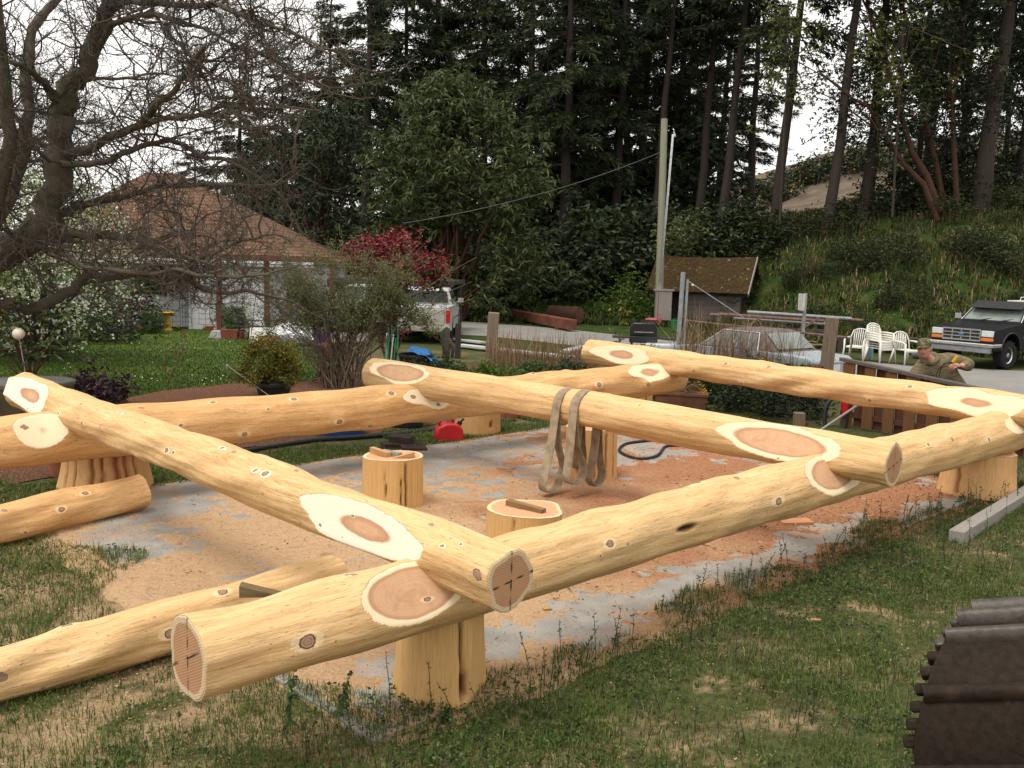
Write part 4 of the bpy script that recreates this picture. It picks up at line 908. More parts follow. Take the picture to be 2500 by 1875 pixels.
shrub('grassy clump behind the red planter', 560, 800, 32.0, .9, 1.1, 20, 22, .30, .02, MIDG, spread=.14, droop=-1.0)
shrub('ivy-like climber round the dark house window', 405, 690, 33.9, 1.3, .9, 22, 22, .12, .09, DARKL, spread=.2, z=1.55)
# potted rhododendron with solar lamp
p = G(20, 1075); rp = empty('barrel_planter', (p[0], p[1]+.6, 0), 0, 'large dark half-barrel planter at the left edge', 'planter')
mb = MB(); mb.lathe([(.44, 0), (.56, .25), (.62, .55), (.64, .80), (.615, .80), (.59, .70), (.0, .70)], 36)
mb.build('tub', plain('old_barrel', (.075, .058, .03), .6, var=.4, sc=4), rp, smooth='auto')
mb = MB(); mb.lathe([(.645, .74), (.655, .745), (.655, .79), (.645, .795)], 36); mb.build('rim', plain('barrel_rim', (.11, .10, .08), .5), rp, smooth='auto')
c = clumps(34, .80, .65, .95, .45, .8, 1); nl = 9
base = np.repeat(c, nl, 0); a = rng.random(len(base))*2*PI; Dr = np.stack([np.cos(a), np.sin(a), rng.uniform(-.6, .25, len(base))], -1)
RHO = leafmat('rhododendron_leaves', [(0, (.02, .04, .012)), (.6, (.05, .075, .022)), (1, (.12, .14, .05))], .4, .4, .15, .2)
lv = [(leaves(base, Dr, rng.uniform(.11, .19, len(base)), .05, .12), RHO, 'foliage'), (leaves(np.repeat(c, 5, 0), rand_dirs(len(c)*5, 1.2), .05, .03), GOLD, 'blossom')]
leafy('rhododendron', 'rhododendron with long leathery leaves and yellow buds growing in the barrel', 'shrub', (p[0]+.05, p[1]+.6, .70), (limbs_to(c, (0, 0, 0), 14, .022), lv), None, 0, 1.0, (BARKR, None), ('stems', 'foliage'))
q = D(62, 892, p[1]+.15); t = D(45, 815, p[1]+.15); lr = empty('solar_lamp', q, 0, 'round white solar globe lamp on a thin stake in the barrel', 'lamp')
mb = MB(); mb.tube([(0, 0, -.15), t-q], .006, 8); mb.build('stake', plain('stake_metal', (.35, .32, .28), .4), lr)
mb = MB(); mb.ball(t-q, .085, 20); mb.build('globe', plain('frosted_globe', (.66, .56, .47), .35, .4, var=.12, sc=20), lr, smooth=True)
mb = MB(); mb.lathe([(.05, 0), (.045, .035), (.012, .06)], 16); mb.build('collar', plain('lamp_black', (.02, .02, .02), .5), lr)
# golden shrub in a black pot
p = G(665, 975); g = empty('plant_pot', (p[0], p[1]+.1, 0), 0, 'black plastic pot holding the golden shrub', 'pot')
mb = MB(); mb.lathe([(.27, 0), (.34, .26), (.38, .27), (.38, .32), (.35, .32), (.33, .26), (0, .26)], 32); mb.build('tub', plain('black_plastic', (.018, .018, .02), .45, .4), g, smooth='auto')
c = clumps(44, .66, .55, .86, .12, .7, 1); n = 60
lv = [(whorls(c, n, .08, 4, .05, .032, -.1), GOLD, 'foliage')]
leafy('golden_shrub', 'yellow-green small-leaved shrub growing in the black pot', 'shrub', (p[0]-.1, p[1]+.1, .27), (limbs_to(c, (0, 0, 0), 22, .010), lv), None, 0, 1.0, (STEM, None), ('stems', 'foliage'))
mb = MB(); a = D(690, 990, p[1]-.35); b = D(555, 893, p[1]-.35); mb.tube([a, b], .009, 8); mb.ball(b, .03, 10, sq=(1, 1, .9)); mb.tube([b, b+np.array([-.02, 0, -.07])], [.03, .012], 8)
tag(mb.build('garden_lamp', plain('lamp_stake', (.32, .30, .24), .5)), 'tilted thin garden light stake leaning before the golden shrub', 'lamp')
# wispy shrub in the middle, red-leaved bush behind it
p = G(835, 948); root = empty('wispy_shrub', (p[0], p[1], 0), 0, 'tall wispy shrub with many thin stems and fine olive leaves', 'shrub')
N = 120; tgt = np.stack([rng.normal(-.5, 1.25, N), rng.normal(.2, .5, N), rng.uniform(1.0, 3.15, N)], -1)
s = np.linspace(0, 1, 8)[None, :, None]; b0 = rng.normal(size=(N, 3))*np.array([.2, .15, 0]); mid = b0+(tgt-b0)*np.array([.25, .25, .6])
P = b0[:, None]*(1-s)**2+2*mid[:, None]*s*(1-s)+tgt[:, None]*s**2; P[:, 1:] += rng.normal(size=P[:, 1:].shape)*.035
S2_ = P[np.repeat(np.arange(N), 9), rng.integers(3, 8, N*9)]; P2 = crooked(S2_, rand_dirs(N*9, .4), rng.uniform(.2, .65, N*9), 5, .2)
arch = []
for k in range(14):
    a0 = np.array([.15, 0, .9+.05*k]); e = np.array([.9+.11*k, -.1+rng.normal()*.15, 2.45-.13*k+rng.normal()*.12]); arch.append(np.array([a0*(1-t)**2+2*t*(1-t)*(a0*.4+e*.6+np.array([0, 0, .75]))+e*t*t for t in np.linspace(0, 1, 8)]))
arch = np.array(arch)
V, Q = join([batch_tubes(P, np.linspace(.013, .004, 8)[None]*rng.uniform(.6, 1.3, (N, 1)), 4), batch_tubes(P2, np.tile(np.linspace(.004, .002, 5), (N*9, 1)), 3), batch_tubes(arch, np.tile(np.linspace(.008, .003, 8), (14, 1)), 4)])
fast_mesh('stems', V, Q, woodmat('wispy_stems', (.07, .05, .035), (.19, .145, .10), (8, 8, 2), .85, .2), root)
tw = np.concatenate([P2.reshape(-1, 3), np.repeat(arch.reshape(-1, 3), 8, 0)]); tw = tw[tw[:, 2] > 1.25]; n = len(tw)*8; C = np.repeat(tw, 8, 0)+rng.normal(size=(n, 3))*.05
V, Q = leaves(C, rand_dirs(n, .3), rng.uniform(.04, .095, n), .018); fast_mesh('foliage', V, Q, OLIV, root, attrs={'v': leafval(n)})
p = D(955, 900, 23.0); c = np.concatenate([clumps(56, 1.25, .9, 1.25, 2.2, .75, 1), clumps(8, .35, .5, .7, 1.5, .7, -1)])
keep = ~((c[:, 0] < -.2) & (c[:, 2] < 2.4)); c = c[keep]
low = c[:, 2] < 2.5
lv = [(whorls(c, 22, .17, 5, .13, .052, -.15), REDL, 'foliage'), (whorls(c[low], 22, .18, 5, .12, .05, 0), MIDG, 'old_leaves')]
leafy('red_leaved_bush', 'bush with glossy dark red young leaves in the middle of the garden', 'bush', (p[0], 23.0, 0), (limbs_to(c, (0, 0, 0), 18, .03, 6), lv), None, 0, 1.0, (STEM, None), ('stems', 'foliage'))
# saplings and little plants in the bark bed
def sapling(label, pts, Y, r, nleaf, leafm, L, side=8):
    b = D(*pts[0], Y); b[2] = 0; root = empty('sapling', b, 0, label, 'sapling'); P = [D(x, y, Y)-b for x, y in pts]; P[0][2] = -.03
    PP = np.array([P]); n = side; S = PP[0][rng.integers(1, len(P), n)]; Pt = crooked(S, rand_dirs(n, .6), rng.uniform(.08, .3, n), 5, .2)
    K = PP.shape[1]; V, Q = join([batch_tubes(PP, np.linspace(r, r*.4, K)[None], 5), batch_tubes(Pt, np.tile(np.linspace(r*.45, r*.2, 5), (n, 1)), 3)]); fast_mesh('stems', V, Q, STEM, root)
    C = Pt[rng.integers(0, n, nleaf), rng.integers(2, 5, nleaf)]; V, Q = leaves(C, rand_dirs(nleaf), L, L*.45); fast_mesh('foliage', V, Q, leafm, root, attrs={'v': leafval(nleaf)})
sapling('thin sapling with a few dark red leaves at the lawn edge', [(400, 957), (420, 920), (436, 880), (440, 850), (455, 835)], 19.2, .014, 40, REDL, .07)
sapling('second bare twig sapling left of the red-leaved one', [(402, 952), (405, 900), (408, 862)], 19.3, .009, 8, REDL, .05, 4)
shrub('dark purple-leaved plant behind the nearest cross log', 225, 985, 16.4, 1.2, .55, 26, 20, .12, .05, PURP, spread=.12)
shrub('dark purple seedling at the lawn edge by the wispy shrub', 795, 935, 20.5, .35, .35, 10, 12, .08, .04, PURP, spread=.06)
# planting strip behind the back sill log
for lab, px, py, Y, w, h, mt in [('fresh green perennial clump beside the black tub', 1085, 885, 20.3, 1.2, .52, MIDG), ('fresh green perennial clump left of the far cross log end', 1205, 893, 20.0, 1.3, .48, BRIG), ('leafy clump in front of the fallen white boards', 1295, 890, 20.6, 1.1, .5, MIDG), ('dark low clump beside the cross log end', 1395, 900, 20.0, .9, .6, DARKL), ('green clump behind the middle cross log end', 1010, 900, 20.0, .9, .5, MIDG)]:
    shrub(lab, px, py, Y, w, h, 30, 26, .075, .04, mt, spread=.11, group='green clumps in the bed behind the back sill log', z=0)
shrub('dense dark green shrub under the rearmost cross log', 1880, 1040, 17.6, 2.3, .95, 70, 40, .085, .03, DARKL, spread=.14, droop=-.3, z=0)
shrub('bushy green shrub beside the rear cross log end', 1560, 880, 19.9, 1.15, 1.0, 36, 30, .10, .022, MIDG, spread=.10, droop=-.7, z=0)
sapling('tall leafy shoot rising from the shrub beside the rear cross log', [(1512, 862), (1512, 830), (1514, 790), (1516, 765)], 20.1, .016, 60, GOLD, .11, 12)
BANKG = leafmat('bank_grass_blades', [(0, (.012, .021, .005)), (.5, (.032, .055, .010)), (.85, (.068, .084, .019)), (1, (.12, .09, .042))], .65, .2, .25, .1)
# dry stalks and long grass: nobody could count them
def tufts(name, label, regions, n, L, W, mat, bend, cat='grass'):
    Cs = []; 
    for (px0, px1, Y0, Y1, wt) in regions:
        k = int(n*wt); Y = rng.uniform(Y0, Y1, k); px = rng.uniform(px0, px1, k); x = (px-1250)/F*Y*1.01-.0*Y; z = height(x, Y); Cs.append(np.stack([x, Y, z], -1))
    C = np.concatenate(Cs); n = len(C); g = np.array([fnoise(q, .8, 2, 3.0) for q in C]) if n < 40000 else None
    if g is not None: C = C[g > -.18]; n = len(C)
    a = rng.random(n)*2*PI; Dr = np.stack([np.cos(a), np.sin(a), 0*a], -1)
    V, Q = tris_blades(C, Dr, rng.uniform(L[0], L[1], n), rng.uniform(W*.6, W*1.3, n), rng.uniform(bend[0], bend[1], n))
    val = np.repeat(rng.random(n), 6); return tag(fast_mesh(name, V, Q, mat, attrs={'v': val}), label, cat, None, 'stuff')
tufts('dry_stalks', 'brown dry stalks standing in the bed before the road', [(1190, 1460, 21.5, 24.5, .7), (1640, 2010, 20.3, 21.8, .3)], 2600, (.6, 1.35), .012, DRYG, (.05, .5), 'stalks')
tufts('tan_grass', 'tall tan dry grass clump in front of the shed and the silver car', [(1650, 1830, 21.0, 22.2, .75), (1830, 1990, 20.4, 21.2, .2)], 950, (1.0, 2.25), .014, DRYG, (.05, .6), 'stalks')
tufts('tall_grass', 'rank green grass along the bed before the silver car', [(1600, 2000, 18.8, 20.6, 1.0)], 14000, (.45, 1.05), .018, MIDG, (.2, .8))
tufts('bank_grass', 'green grass covering the bank beyond the road', [(930, 1700, 44, 54, .3), (1650, 2520, 31.5, 54, .6), (1000, 1700, 42.8, 45, .1)], 39900, (.15, .5), .055, BANKG, (.2, .9))
tufts('bank_scrub', 'brownish dry scrub patches on the bank', [(1800, 2520, 36, 52, 1.0)], 4200, (.2, .6), .04, DRYG, (.2, .8), 'scrub')

# ================================================================== grass and weeds near the camera
def in_view(C, mx=60, my=60):
    v = C-CAM; d = v@FW; x = 1250+F*(v@RT)/d; y = 937.5-F*(v@UP)/d
    return (d > 1) & (x > -mx*3) & (x < 2500+mx*3) & (y < 1875+my*5)
def scatter_near(n, x0=-9, x1=11, y0=2.6, y1=13.5, keepf=None):
    """denser towards the camera, kept off the slab"""
    y = y0+(y1-y0)*rng.random(n)**1.5; x = x0+(x1-x0)*rng.random(n); C = np.stack([x, y, 0*x], -1); C = C[in_view(C)]
    u_ = (C-FO)@FU; v_ = (C-FO)@FV
    edge = .16*np.sin(u_*2.1+1)+.10*np.sin(u_*5.3)+.06*np.sin(u_*11.0)
    front = v_ < .18+edge*.9+.16*(u_ < .7); left = (u_ < np.where(v_ < 1.3, -.27, -.62)+np.where(v_ < 1.3, .06, .45)*np.sin(v_*1.7+.6)+.15*np.sin(v_*5)) & (v_ > -.2); rgt = u_ > 9.3+edge
    C[:, 2] = np.where((u_ > SU0) & (v_ > SV0), SZ-.004, 0.0)
    C = C[front | left | rgt]
    return C
def patch(C, sc, off): return np.array([fnoise(q, sc, 3, off) for q in C])
C = scatter_near(880000); g = patch(C, .75, 2.5); g2 = patch(C, 3.0, 6.5)
u_ = (C-FO)@FU; v_ = (C-FO)@FV; lush = np.exp(-((v_+.25)/.5)**2)*.35*(v_ < .5)+np.exp(-((u_+.42)/.3)**2)*.7*(v_ < 1.7)
C = C[rng.random(len(C)) < np.clip(.62+1.5*g+1.1*g2+lush, .10, 1)]
n = len(C); a = rng.random(n)*2*PI; Dr = np.stack([np.cos(a), np.sin(a), 0*a], -1)
hgt = rng.uniform(.03, .09, n)*(1+.8*np.clip(patch(C, 1.2, 8.5)+.1, 0, 1))
V, Q = tris_blades(C, Dr, hgt, rng.uniform(.003, .0072, n), rng.uniform(.2, 1.1, n))
tag(fast_mesh('grass', V, Q, GRAS, attrs={'v': np.repeat(np.clip(rng.normal(.40, .24, n), 0, 1), 6)}), 'patchy green grass growing round the slab near the camera', 'grass', None, 'stuff')
# low broad leaves: clover and creeping weeds
C = scatter_near(110000); g = patch(C, 1.1, 12.5); v_ = (C-FO)@FV; lush = np.exp(-((v_+.22)/.4)**2)*.5*(v_ < .5)
C = C[rng.random(len(C)) < np.clip(.10+1.7*g+lush, 0, 1)]; n = len(C)
base = np.repeat(C, 4, 0); base[:, 2] += rng.uniform(.005, .06, len(base)); Dr = rng.normal(size=(len(base), 3)); Dr[:, 2] = np.abs(Dr[:, 2])*.35
V, Q = leaves(base+rng.normal(size=base.shape)*np.array([.012, .012, 0]), Dr, rng.uniform(.014, .040, len(base)), rng.uniform(.010, .026, len(base)), .1)
tag(fast_mesh('clover', V, Q, WEED, attrs={'v': leafval(len(base))}), 'low broad-leaved weeds and clover among the grass', 'weeds', None, 'stuff')
# thin weed stalks with small leaves
C = np.concatenate([scatter_near(26000)]); v_ = (C-FO)@FV; u_ = (C-FO)@FU; C = C[rng.random(len(C)) < np.where(v_ < .4, .07+.22*np.exp(-((v_+.1)/.25)**2)+.05*(u_ > 1), .02)]; n = len(C)
hh = rng.uniform(.10, .36, n); P = crooked(C, np.tile([0, 0, 1.0], (n, 1))+rng.normal(size=(n, 3))*.12, hh, 6, .07); 
st = batch_tubes(P, np.tile(np.linspace(.0036, .0018, 6), (n, 1)), 3)
per = 16; idx = np.repeat(np.arange(n), per); f = rng.uniform(1.2, 5, len(idx)); k = np.minimum(4, f.astype(int)); w_ = (f-k)[:, None]; B = P[idx, k]*(1-w_)+P[idx, k+1]*w_
Dr = rng.normal(size=B.shape); Dr[:, 2] = np.abs(Dr[:, 2])*.6+.2; lf = leaves(B, Dr, rng.uniform(.014, .036, len(B)), rng.uniform(.006, .014, len(B)))
tag(fast_mesh('weed_stalks', *join([st]), plain('weed_stalk', (.045, .035, .022), .8)), 'dark thin weed stalks sticking up from the grass', 'weeds', None, 'stuff')
tag(fast_mesh('weed_stalk_leaves', lf[0], lf[1], WEED, attrs={'v': leafval(len(B))}), 'small leaves on the thin weed stalks', 'weeds', None, 'stuff')
# two taller weeds by the front sill log
def bigweed(label, px, py, h, r):
    p = G(px, py); root = empty('tall_weed', p, 0, label, 'weed', 'tall leafy weeds under the front sill log'); P = crooked(np.array([[0, 0, -.01]]), np.array([[.05, 0, 1.0]]), h, 9, .06)
    fast_mesh('stem', *batch_tubes(P, np.linspace(r, r*.4, 9)[None], 6), STEM, root); n = 70; kf = rng.uniform(1, 8, n); k = kf.astype(int); B = P[0][k]*(1-(kf-k)[:, None])+P[0][np.minimum(k+1, 8)]*(kf-k)[:, None]; Dr = rng.normal(size=(n, 3)); Dr[:, 2] = Dr[:, 2]*.9-.1
    sz = np.interp(k, [1, 4, 8], [.060, .050, .026]); V, Q = leaves(B, Dr, sz*rng.uniform(.4, 1.3, n), sz*rng.uniform(.3, .6, n), .3); fast_mesh('foliage', V, Q, WEED, root, attrs={'v': leafval(n)})
bigweed('tall broad-leaved weed below the scarred end of the front sill log', 700, 1790, .42, .004)
bigweed('tall leafy weed between the sill log end and the broad yellow stump', 822, 1760, .34, .0035)
bigweed('leafy weed growing against the foot of the broad yellow stump', 1085, 1765, .14, .003)
# small flowers in the near grass
C = scatter_near(700); C[:, 2] = rng.uniform(.02, .05, len(C)); V, Q = leaves(np.repeat(C, 3, 0), rand_dirs(len(C)*3), .010, .009)
tag(fast_mesh('tiny_flowers', V, Q, leafmat('violet_flower', [(0, (.28, .16, .34)), (.6, (.45, .32, .5)), (1, (.6, .45, .1))], .7, .1, .2)), 'tiny violet flowers dotted through the near grass', 'flowers', None, 'stuff')
# grass strip between the slab and the bark bed
u_ = rng.uniform(-.6, 9.5, 60000); v_ = rng.uniform(6.45, 7.9, 60000); C = FO+FU*u_[:, None]+FV*v_[:, None]; keep = np.array([fnoise(q, .9, 3, 4.4) for q in C])+.12+.5*(7.2-v_) > 0; C = C[keep & (v_ > 6.45+.1*np.sin(u_*4))]; n = len(C)
a = rng.random(n)*2*PI; V, Q = tris_blades(C, np.stack([np.cos(a), np.sin(a), 0*a], -1), rng.uniform(.03, .10, n), .009, rng.uniform(.2, 1, n))
tag(fast_mesh('grass_strip', V, Q, GRAS, attrs={'v': np.repeat(np.clip(rng.normal(.5, .25, n), 0, 1), 6)}), 'ragged grass strip between the slab and the bark bed', 'grass', None, 'stuff')
# lawn blades and daisies
n = 60000; px = rng.uniform(-200, 860, n); py = 806+rng.random(n)**.8*215; C = np.array([G(x, y) for x, y in zip(px, py)]); 
from mathutils.geometry import intersect_point_tri_2d
def inside(poly, X):
    P = np.array([q[:2] for q in poly]); x, y = X[:, 0], X[:, 1]; r = np.zeros(len(X), bool); j = len(P)-1
    for k in range(len(P)):
        c_ = ((P[k, 1] > y) != (P[j, 1] > y)) & (x < (P[j, 0]-P[k, 0])*(y-P[k, 1])/(P[j, 1]-P[k, 1]+1e-12)+P[k, 0]); r ^= c_; j = k
    return r
C = C[inside(lawn, C)]; C[:, 2] = .02; n = len(C); a = rng.random(n)*2*PI
V, Q = tris_blades(C, np.stack([np.cos(a), np.sin(a), 0*a], -1), rng.uniform(.03, .07, n), .02, rng.uniform(.1, .8, n))
LAWNB = leafmat('lawn_blades', [(0, (.028, .053, .008)), (.6, (.058, .096, .014)), (1, (.10, .145, .026))], .6, .2, .3, .1)
tag(fast_mesh('lawn_grass', V, Q, LAWNB, attrs={'v': leafval(n, 6)}), 'short mown grass of the garden lawn', 'grass', None, 'stuff')
n = 300; px = rng.uniform(150, 830, n); py = rng.uniform(815, 965, n); C = np.array([G(x, y, .07) for x, y in zip(px, py)]); C = C[inside(lawn, C)]; C = C[np.array([fnoise(q, .5, 2, 1.5) for q in C]) > .0]
V, Q = leaves(np.repeat(C, 2, 0), rng.normal(size=(len(C)*2, 3))*np.array([1, 1, .3]), .032, .032); tag(fast_mesh('daisies', V, Q, WHIT, attrs={'v': leafval(len(Q))}), 'white daisies sprinkled over the lawn', 'flowers', None, 'stuff')
# ================================================================== things on and round the slab
CEDAR = woodmat('cedar_offcut', (.58, .36, .16), (.40, .22, .09), (1, 10, 10), .75, .25)
OLDW = woodmat('weathered_timber', (.19, .175, .155), (.34, .315, .28), (1, 14, 14), .9, .4)
OLDB = woodmat('weathered_brown_board', (.10, .07, .05), (.22, .165, .12), (14, 14, 1), .9, .4)
FENB = woodmat('fence_board_orange', (.095, .045, .019), (.175, .085, .034), (14, 14, 1), .8, .3)
FEND = woodmat('fence_board_dark', (.06, .024, .015), (.11, .048, .028), (14, 14, 1), .85, .3)
RUBB = plain('black_rubber', (.018, .018, .018), .6, .3)
STEEL = plain('galvanised_pipe', (.27, .28, .29), .5, .4, .3, var=.25, sc=9)
RUST = plain('rusty_pipe', (.15, .095, .07), .8, .2, 0, .4, 9)
CHROME = plain('chrome', (.62, .62, .62), .22, .5, .9, var=.08)
WHITP = plain('white_plastic', (.66, .64, .57), .5, .3, var=.08)
def wedge(label, p, ang, l, w, h, mat=CEDAR, tilt=(0, 0), name='wood_wedge', group=None, taper=.1):
    root_z = p[2]; mb = MB(); mb.prism([(-l/2, 0), (l/2, 0), (l/2, h*taper), (-l/2, h)], -w/2, w/2)
    o = mb.build(name, mat, bevel=.002); o.location = tuple(p); o.rotation_euler = (tilt[0], tilt[1], ang); return tag(o, label, 'offcut', group)
GW = 'wood offcuts lying on the stumps'
zt = .56+SZ-.006
wedge('pale cedar offcut at the left on the stump with three pieces', D(928, 1117, S3[1])*[1, 1, 0]+[0, 0, zt], -.75, .30, .06, .07, CEDAR, (0, 0), group=GW, taper=.75)
wedge('grey weathered offcut in the middle of the three on the stump', D(955, 1122, S3[1])*[1, 1, 0]+[0, 0, zt], -.6, .26, .07, .05, OLDW, group=GW, taper=.9)
wedge('short tapered cedar wedge at the right on the stump with three pieces', D(985, 1128, S3[1]-.1)*[1, 1, 0]+[0, 0, zt], 3.5, .24, .06, .06, CEDAR, group=GW)
wedge('long brown wedge on the stump mostly hidden by the front sill log', S5*[1, 1, 0]+[.0, -.02, .50+SZ-.006], -.62, .40, .075, .055, woodmat('brown_wedge', (.30, .19, .09), (.2, .12, .055), (1, 10, 10)), group=GW, taper=.6)
wedge('cedar offcut on the stump behind the hanging strap', S4*[1, 1, 0]+[-.16, .0, .66+SZ-.006], .5, .30, .07, .06, CEDAR, group=GW, taper=.6)
wedge('second cedar offcut crossing the first behind the hanging strap', S4*[1, 1, 0]+[.10, .06, .66+SZ-.006], -.4, .26, .07, .05, CEDAR, group=GW, taper=.5)
wp = D(640, 1458, G(640, 1458, .36)[1]); wedge('sharp brown wood wedge resting on the loose log beside the front sill log', [wp[0], wp[1], .375], .12, .30, .10, .085, woodmat('wet_wedge', (.25, .185, .09), (.13, .09, .045), (1, 12, 12)), taper=.05)
# red fuel can
p = G(1094, 1080); r = empty('fuel_can', (p[0], p[1]+.1, .0), .25, 'red plastic fuel can standing on the grass beside a stump', 'fuel can', None, .86)
RED = plain('red_plastic', (.52, .012, .016), .38, .45, var=.12, sc=3)
mb = MB(); prof = [(-.23, 0), (.23, 0), (.25, .06), (.24, .24), (.17, .31), (.06, .335), (-.08, .335), (-.2, .27), (-.25, .18), (-.25, .06)]
mb.prism(prof, -.15, .15); mb.build('body', RED, r, bevel=.045, seg=4, smooth='auto')
mb = MB(); mb.tube([(-.18, 0, .26), (-.16, 0, .38), (-.04, 0, .42), (.06, 0, .40), (.08, 0, .33)], .022, 8); mb.build('handle', RED, r, smooth=True)
mb = MB(); mb.tube([(.17, 0, .28), (.21, 0, .35)], .045, 12); mb.tube([(.20, 0, .34), (.27, 0, .40)], .02, 10); mb.build('cap', plain('black_cap', (.02, .02, .02), .5), r, smooth='auto')
# tan lifting strap draped over the middle log
STRAP = NT('tan_webbing', .9, .1); o_ = STRAP.obj(); f_ = STRAP.noise(o_, 9, 4); wv = STRAP.n('ShaderNodeTexWave'); STRAP.put(wv.inputs['Vector'], o_); wv.inputs['Scale'].default_value = 60
STRAP.color(STRAP.mix(STRAP.step(f_, .35, .7), (.36, .28, .19), (.23, .17, .11))); STRAP.bump(wv.outputs['Fac'], .35, .003); STRAP = STRAP.mat
ax = A2.X; fr = np.array([-.694, -.720, 0]); fr = fr-ax*(fr@ax); fr /= np.linalg.norm(fr); upv = np.cross(ax, fr); upv = upv*np.sign(upv[2])
def axp(px, py): x = A2.xat(px, py); return A2.p0+ax*x, A2.R(x)
def ribbon(mb, pts, w, th=.008, wd=None):
    P = np.array(pts); K = len(P); T = np.empty_like(P); T[1:-1] = P[2:]-P[:-2]; T[0] = P[1]-P[0]; T[-1] = P[-1]-P[-2]; T = unit(T)
    V = []
    for k in range(K):
        W = (ax if wd is None else wd); W = W-T[k]*(W@T[k]); W = W/np.linalg.norm(W); N_ = np.cross(T[k], W)
        for a, b in ((-.5, -.5), (.5, -.5), (.5, .5), (-.5, .5)): V.append(P[k]+W*w*a+N_*th*b)
    Fs = []
    for k in range(K-1):
        for j in range(4): Fs.append((k*4+j, k*4+(j+1) % 4, (k+1)*4+(j+1) % 4, (k+1)*4+j))
    Fs += [(3, 2, 1, 0), tuple((K-1)*4+j for j in range(4))]; mb.add(V, Fs)
def smoothpath(pts, n=5):
    P = [np.asarray(p, float) for p in pts]; out = []
    for k in range(len(P)-1):
        a, b, c, d = P[max(k-1, 0)], P[k], P[k+1], P[min(k+2, len(P)-1)]
        for s in range(n):
            t = s/n; out.append(.5*((2*b)+(c-a)*t+(2*a-5*b+4*c-d)*t*t+(3*b-a-3*c+d)*t**3))
    out.append(P[-1]); return out
sling = empty('lifting_strap', axp(1410, 990)[0]-[0, 0, .3], 0, 'folded tan webbing strap hanging in loops over the middle log', 'strap'); so_ = np.array(sling.location)
def wrap(c, R, a0, a1, n=9, k=1.03):           # angle 0 = towards the camera side, 90 = top
    return [c+fr*math.cos(math.radians(a0+(a1-a0)*i/(n-1)))*R*k+upv*math.sin(math.radians(a0+(a1-a0)*i/(n-1)))*R*k for i in range(n)]
def band(px, off, zf, zb, swing, gapf, w, k, gapb=.12):
    """closed webbing loop: hangs down the front, turns, comes back up, lies over the log and hangs behind in the same way"""
    c, R = axp(px, 985); c = c+ax*off; up_ = np.array([0, 0, 1.0]); fo = c+fr*R*(k+.05); fi = c+fr*R*k; bo = c-fr*R*(k+.05); bi = c-fr*R*k
    def at(o, out, z): q = o+fr*out; return np.array([q[0], q[1], z])
    mz = (c[2]-.1+zf)/2; mb_ = (c[2]-.1+zb)/2
    P = [fo, at(fo, swing*.35, mz+.12), at(fo, swing*.8, (mz+zf)/2), at(fo, swing, zf+.10), at(fo, swing-gapf*.15, zf+.02), at(fo, swing-gapf*.5, zf), at(fo, swing-gapf*.9, zf+.04), at(fo, swing-gapf, zf+.14), at(fi, swing*.3-gapf*.7, (mz+zf)/2+.06), at(fi, -.05, mz+.1), fi+[0, 0, -.06]]
    P += wrap(c, R, 8, 172, 9, k)
    P += [bi+[0, 0, -.06], at(bi, .04, mb_), at(bi, gapb*.6, zb+.12), at(bi, gapb*.3, zb+.015), at(bo, 0, zb), at(bo, -gapb*.6, zb+.1), at(bo, -.04, mb_), bo]
    P += wrap(c, R, 172, 8, 9, k+.05)
    mb = MB(); ribbon(mb, [q-so_ for q in smoothpath(P+[P[0]], 4)], w); return mb
band(1398, -.05, .09, .30, .20, .30, .12, 1.02).build('outer_band', STRAP, sling, smooth='auto')
band(1430, .02, .22, .14, .08, .30, .12, 1.04, .20).build('inner_band', STRAP, sling, smooth='auto')
# hose loop on the slab, blocks, board, dark timber
pts = [G(x, y, SZ+.02) for x, y in [(1660, 1088), (1625, 1090), (1605, 1112), (1565, 1120), (1530, 1112), (1512, 1098), (1530, 1083), (1580, 1076), (1605, 1072), (1640, 1062)]]
mb = MB(); mb.tube(smoothpath(pts, 6), .022, 8); tag(mb.build('hose', RUBB, smooth=True), 'black hose lying in a loop on the sawdust under the middle log', 'hose')
pts = [G(x, y, .04) for x, y in [(600, 1100), (760, 1075), (860, 1068), (960, 1060), (1070, 1048)]]
mb = MB(); mb.tube(smoothpath(pts, 6), .035, 8); tag(mb.build('drain_hose', RUBB, smooth=True), 'black drain hose along the edge of the bark bed under the back sill log', 'hose')
BRK = plain('dark_block', (.06, .042, .036), .9, .15, var=.4, sc=12, bump=.3)
for lab, px, py, z, a, s in [('dark brown block lying flat on the grass edge of the slab', 1008, 1106, .04, .3, (.36, .24, .08)), ('dark brown block set on top of the flat one by the slab edge', 978, 1097, .12, -.2, (.32, .22, .14)), ('dark brown block half sunk behind the other two', 955, 1100, .05, .5, (.3, .2, .1))]:
    p = G(px, py); mb = MB(); mb.box((0, 0, 0), s); o = mb.build('paving_block', BRK, bevel=.01); o.location = (p[0], p[1]+.1, z); o.rotation_euler = (.05, .06, a); tag(o, lab, 'block', 'dark blocks by the slab edge')
p = G(1942, 1286); mb = MB(); mb.box((0, 0, .02), (.36, .14, .03)); o = mb.build('board_offcut', woodmat('red_offcut', (.42, .17, .08), (.55, .27, .14), (1, 12, 12))); o.location = (p[0], p[1], SZ); o.rotation_euler = (.05, .0, .2); tag(o, 'short reddish board offcut on the sawdust in front of the sill log', 'offcut')
